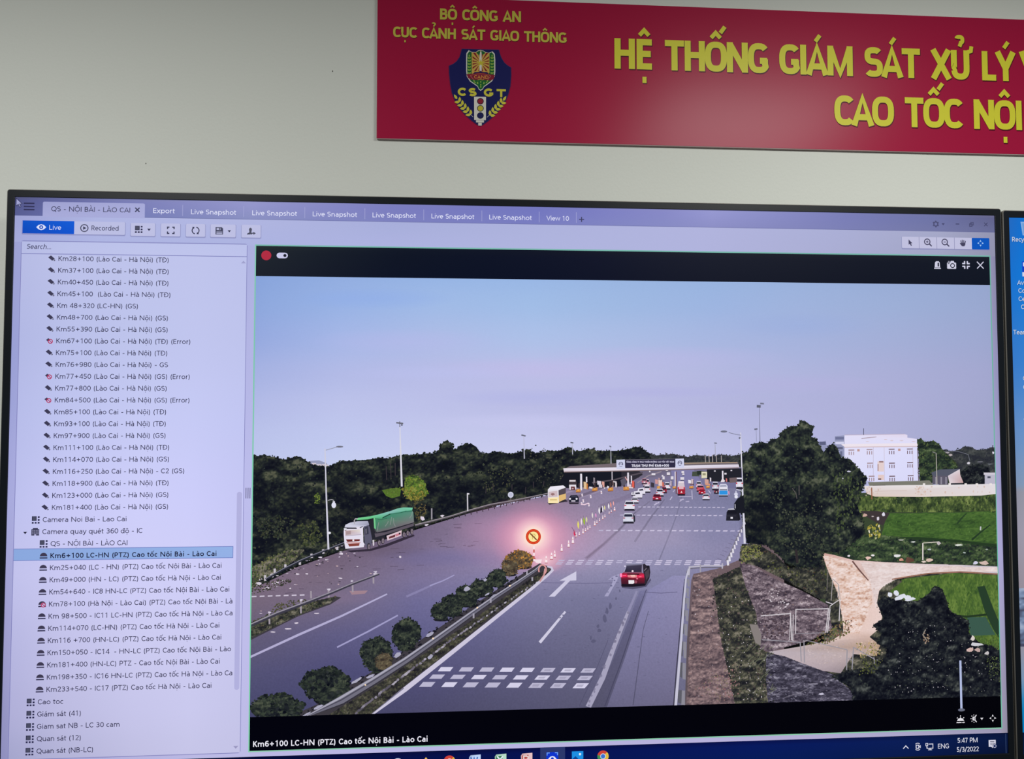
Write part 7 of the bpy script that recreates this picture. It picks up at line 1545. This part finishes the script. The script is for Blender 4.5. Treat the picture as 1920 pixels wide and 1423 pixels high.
q.poly([(410, 500), (525, 490), (545, 465), (620, 460), (650, 442), (690, 460), (780, 470), (790, 500), (898, 515), (880, 580), (830, 610), (700, 600), (655, 585), (610, 600), (510, 595), (440, 570)], (138, 30, 56)); q.poly([(525, 495), (560, 462), (620, 466), (650, 444), (690, 464), (760, 462), (790, 505), (700, 480), (610, 480)], (40, 30, 84))
eline(q, [(475, 525), (540, 505), (650, 492), (770, 505), (830, 530)], 6, (196, 120, 80)); eline(q, [(475, 525), (530, 590)], 5, (196, 160, 140)); eline(q, [(830, 530), (780, 592)], 5, (196, 160, 140)); eline(q, [(600, 600), (640, 585), (680, 600), (712, 588)], 12, (196, 150, 70))
pute(q, 'red_ribbon', 'red ribbon')
q = BP(); a, b = uv(830 + 540 / 9.18, 85 + 574 / 9.18, BF), uv(830 + 790 / 9.18, 85 + 582 / 9.18, BF); text(q, 'CAND', a[0], a[1], 7.2, (216, 150, 70), b[0], 6.4, dzs=2e-6); pute(q, 'ribbon_lettering')
q = EP()
def leaf(q, x, y, a, l, w, c):
    f = lambda s, t: (x + s * math.cos(a) - t * math.sin(a), y + s * math.sin(a) + t * math.cos(a))
    q.poly([f(0, 0), f(l * .3, w * .5), f(l * .65, w * .42), f(l, 0), f(l * .65, -w * .42), f(l * .3, -w * .5)], c)
LG = (150, 186, 78)
for x in (458, 850):
    for i in range(6):
        y = 215 + i * 52; leaf(q, x, y + 20, math.radians(-48), 42, 26, LG); leaf(q, x, y + 20, math.radians(-132), 42, 26, LG)
    leaf(q, x, 205, math.radians(-90), 46, 22, LG); eline(q, [(x, 200), (x, 490)], 4, GRN)
for x, y, a in ((545, 630, -110), (570, 650, -150), (590, 660, -60), (610, 672, -120), (765, 630, -70), (740, 650, -30), (720, 662, -120), (700, 674, -60), (655, 650, -90), (655, 700, -90), (655, 735, -90)): leaf(q, x, y, math.radians(a), 36, 22, LG)
pute(q, 'rice_ears', 'green rice ears')
for s, x, y, xe, c in (('C', 250, 872, 412, 17.5), ('S', 440, 878, 588, 17.5), ('G', 708, 884, 876, 17.5), ('T', 930, 892, 1084, 17)):
    q = BP(); a = uv(830 + x / 9.18, 85 + y / 9.18, BF); b = uv(830 + xe / 9.18, 85 + y / 9.18, BF); adv = layout(s, 9)[0]
    text(q, s, a[0], a[1], c, YEL, b[0] - .4, 9.5, dzs=2e-6); pute(q, 'emblem_lettering')
q = EP()
for i in range(5):
    t = i / 4; x, y = 262 + 190 * t, 950 + 220 * t
    for d in (-1, 1): leaf(q, x + 30, y + 30, math.radians(-135 + d * 46), 92, 50, YEL)
leaf(q, 250, 930, math.radians(-124), 100, 44, YEL); eline(q, [(470, 1185), (525, 1238)], 6, WHT)
pute(q, 'wheat_ear', 'yellow wheat ear')
q = EP()
for i in range(5):
    t = i / 4; x, y = 1035 - 190 * t, 965 + 215 * t
    for d in (-1, 1): leaf(q, x - 30, y + 30, math.radians(-45 + d * 46), 92, 50, YEL)
leaf(q, 1040, 960, math.radians(-58), 100, 44, YEL); eline(q, [(815, 1195), (762, 1242)], 6, WHT)
pute(q, 'wheat_ear', 'yellow wheat ear')
q = EP(); q.poly([(540, 886), (746, 890), (744, 1292), (542, 1288)], WHT); q.poly([(574, 1292), (712, 1294), (710, 1332), (574, 1330)], WHT); q.poly([(612, 1332), (674, 1333), (672, 1385), (612, 1384)], WHT); eline(q, [(560, 1290), (735, 1292)], 5, (120, 118, 120)); eline(q, [(580, 1331), (706, 1333)], 5, (120, 118, 120)); pute(q, 'traffic_light', 'white traffic light')
for y, c in ((966, (150, 36, 56)), (1088, (204, 192, 60)), (1212, (32, 36, 92))):
    q = EP(); q.ell(649, y, 58, 56, (28, 28, 62), 24); q.ell(649, y, 46, 45, c, 22); pute(q, 'signal_lamp')
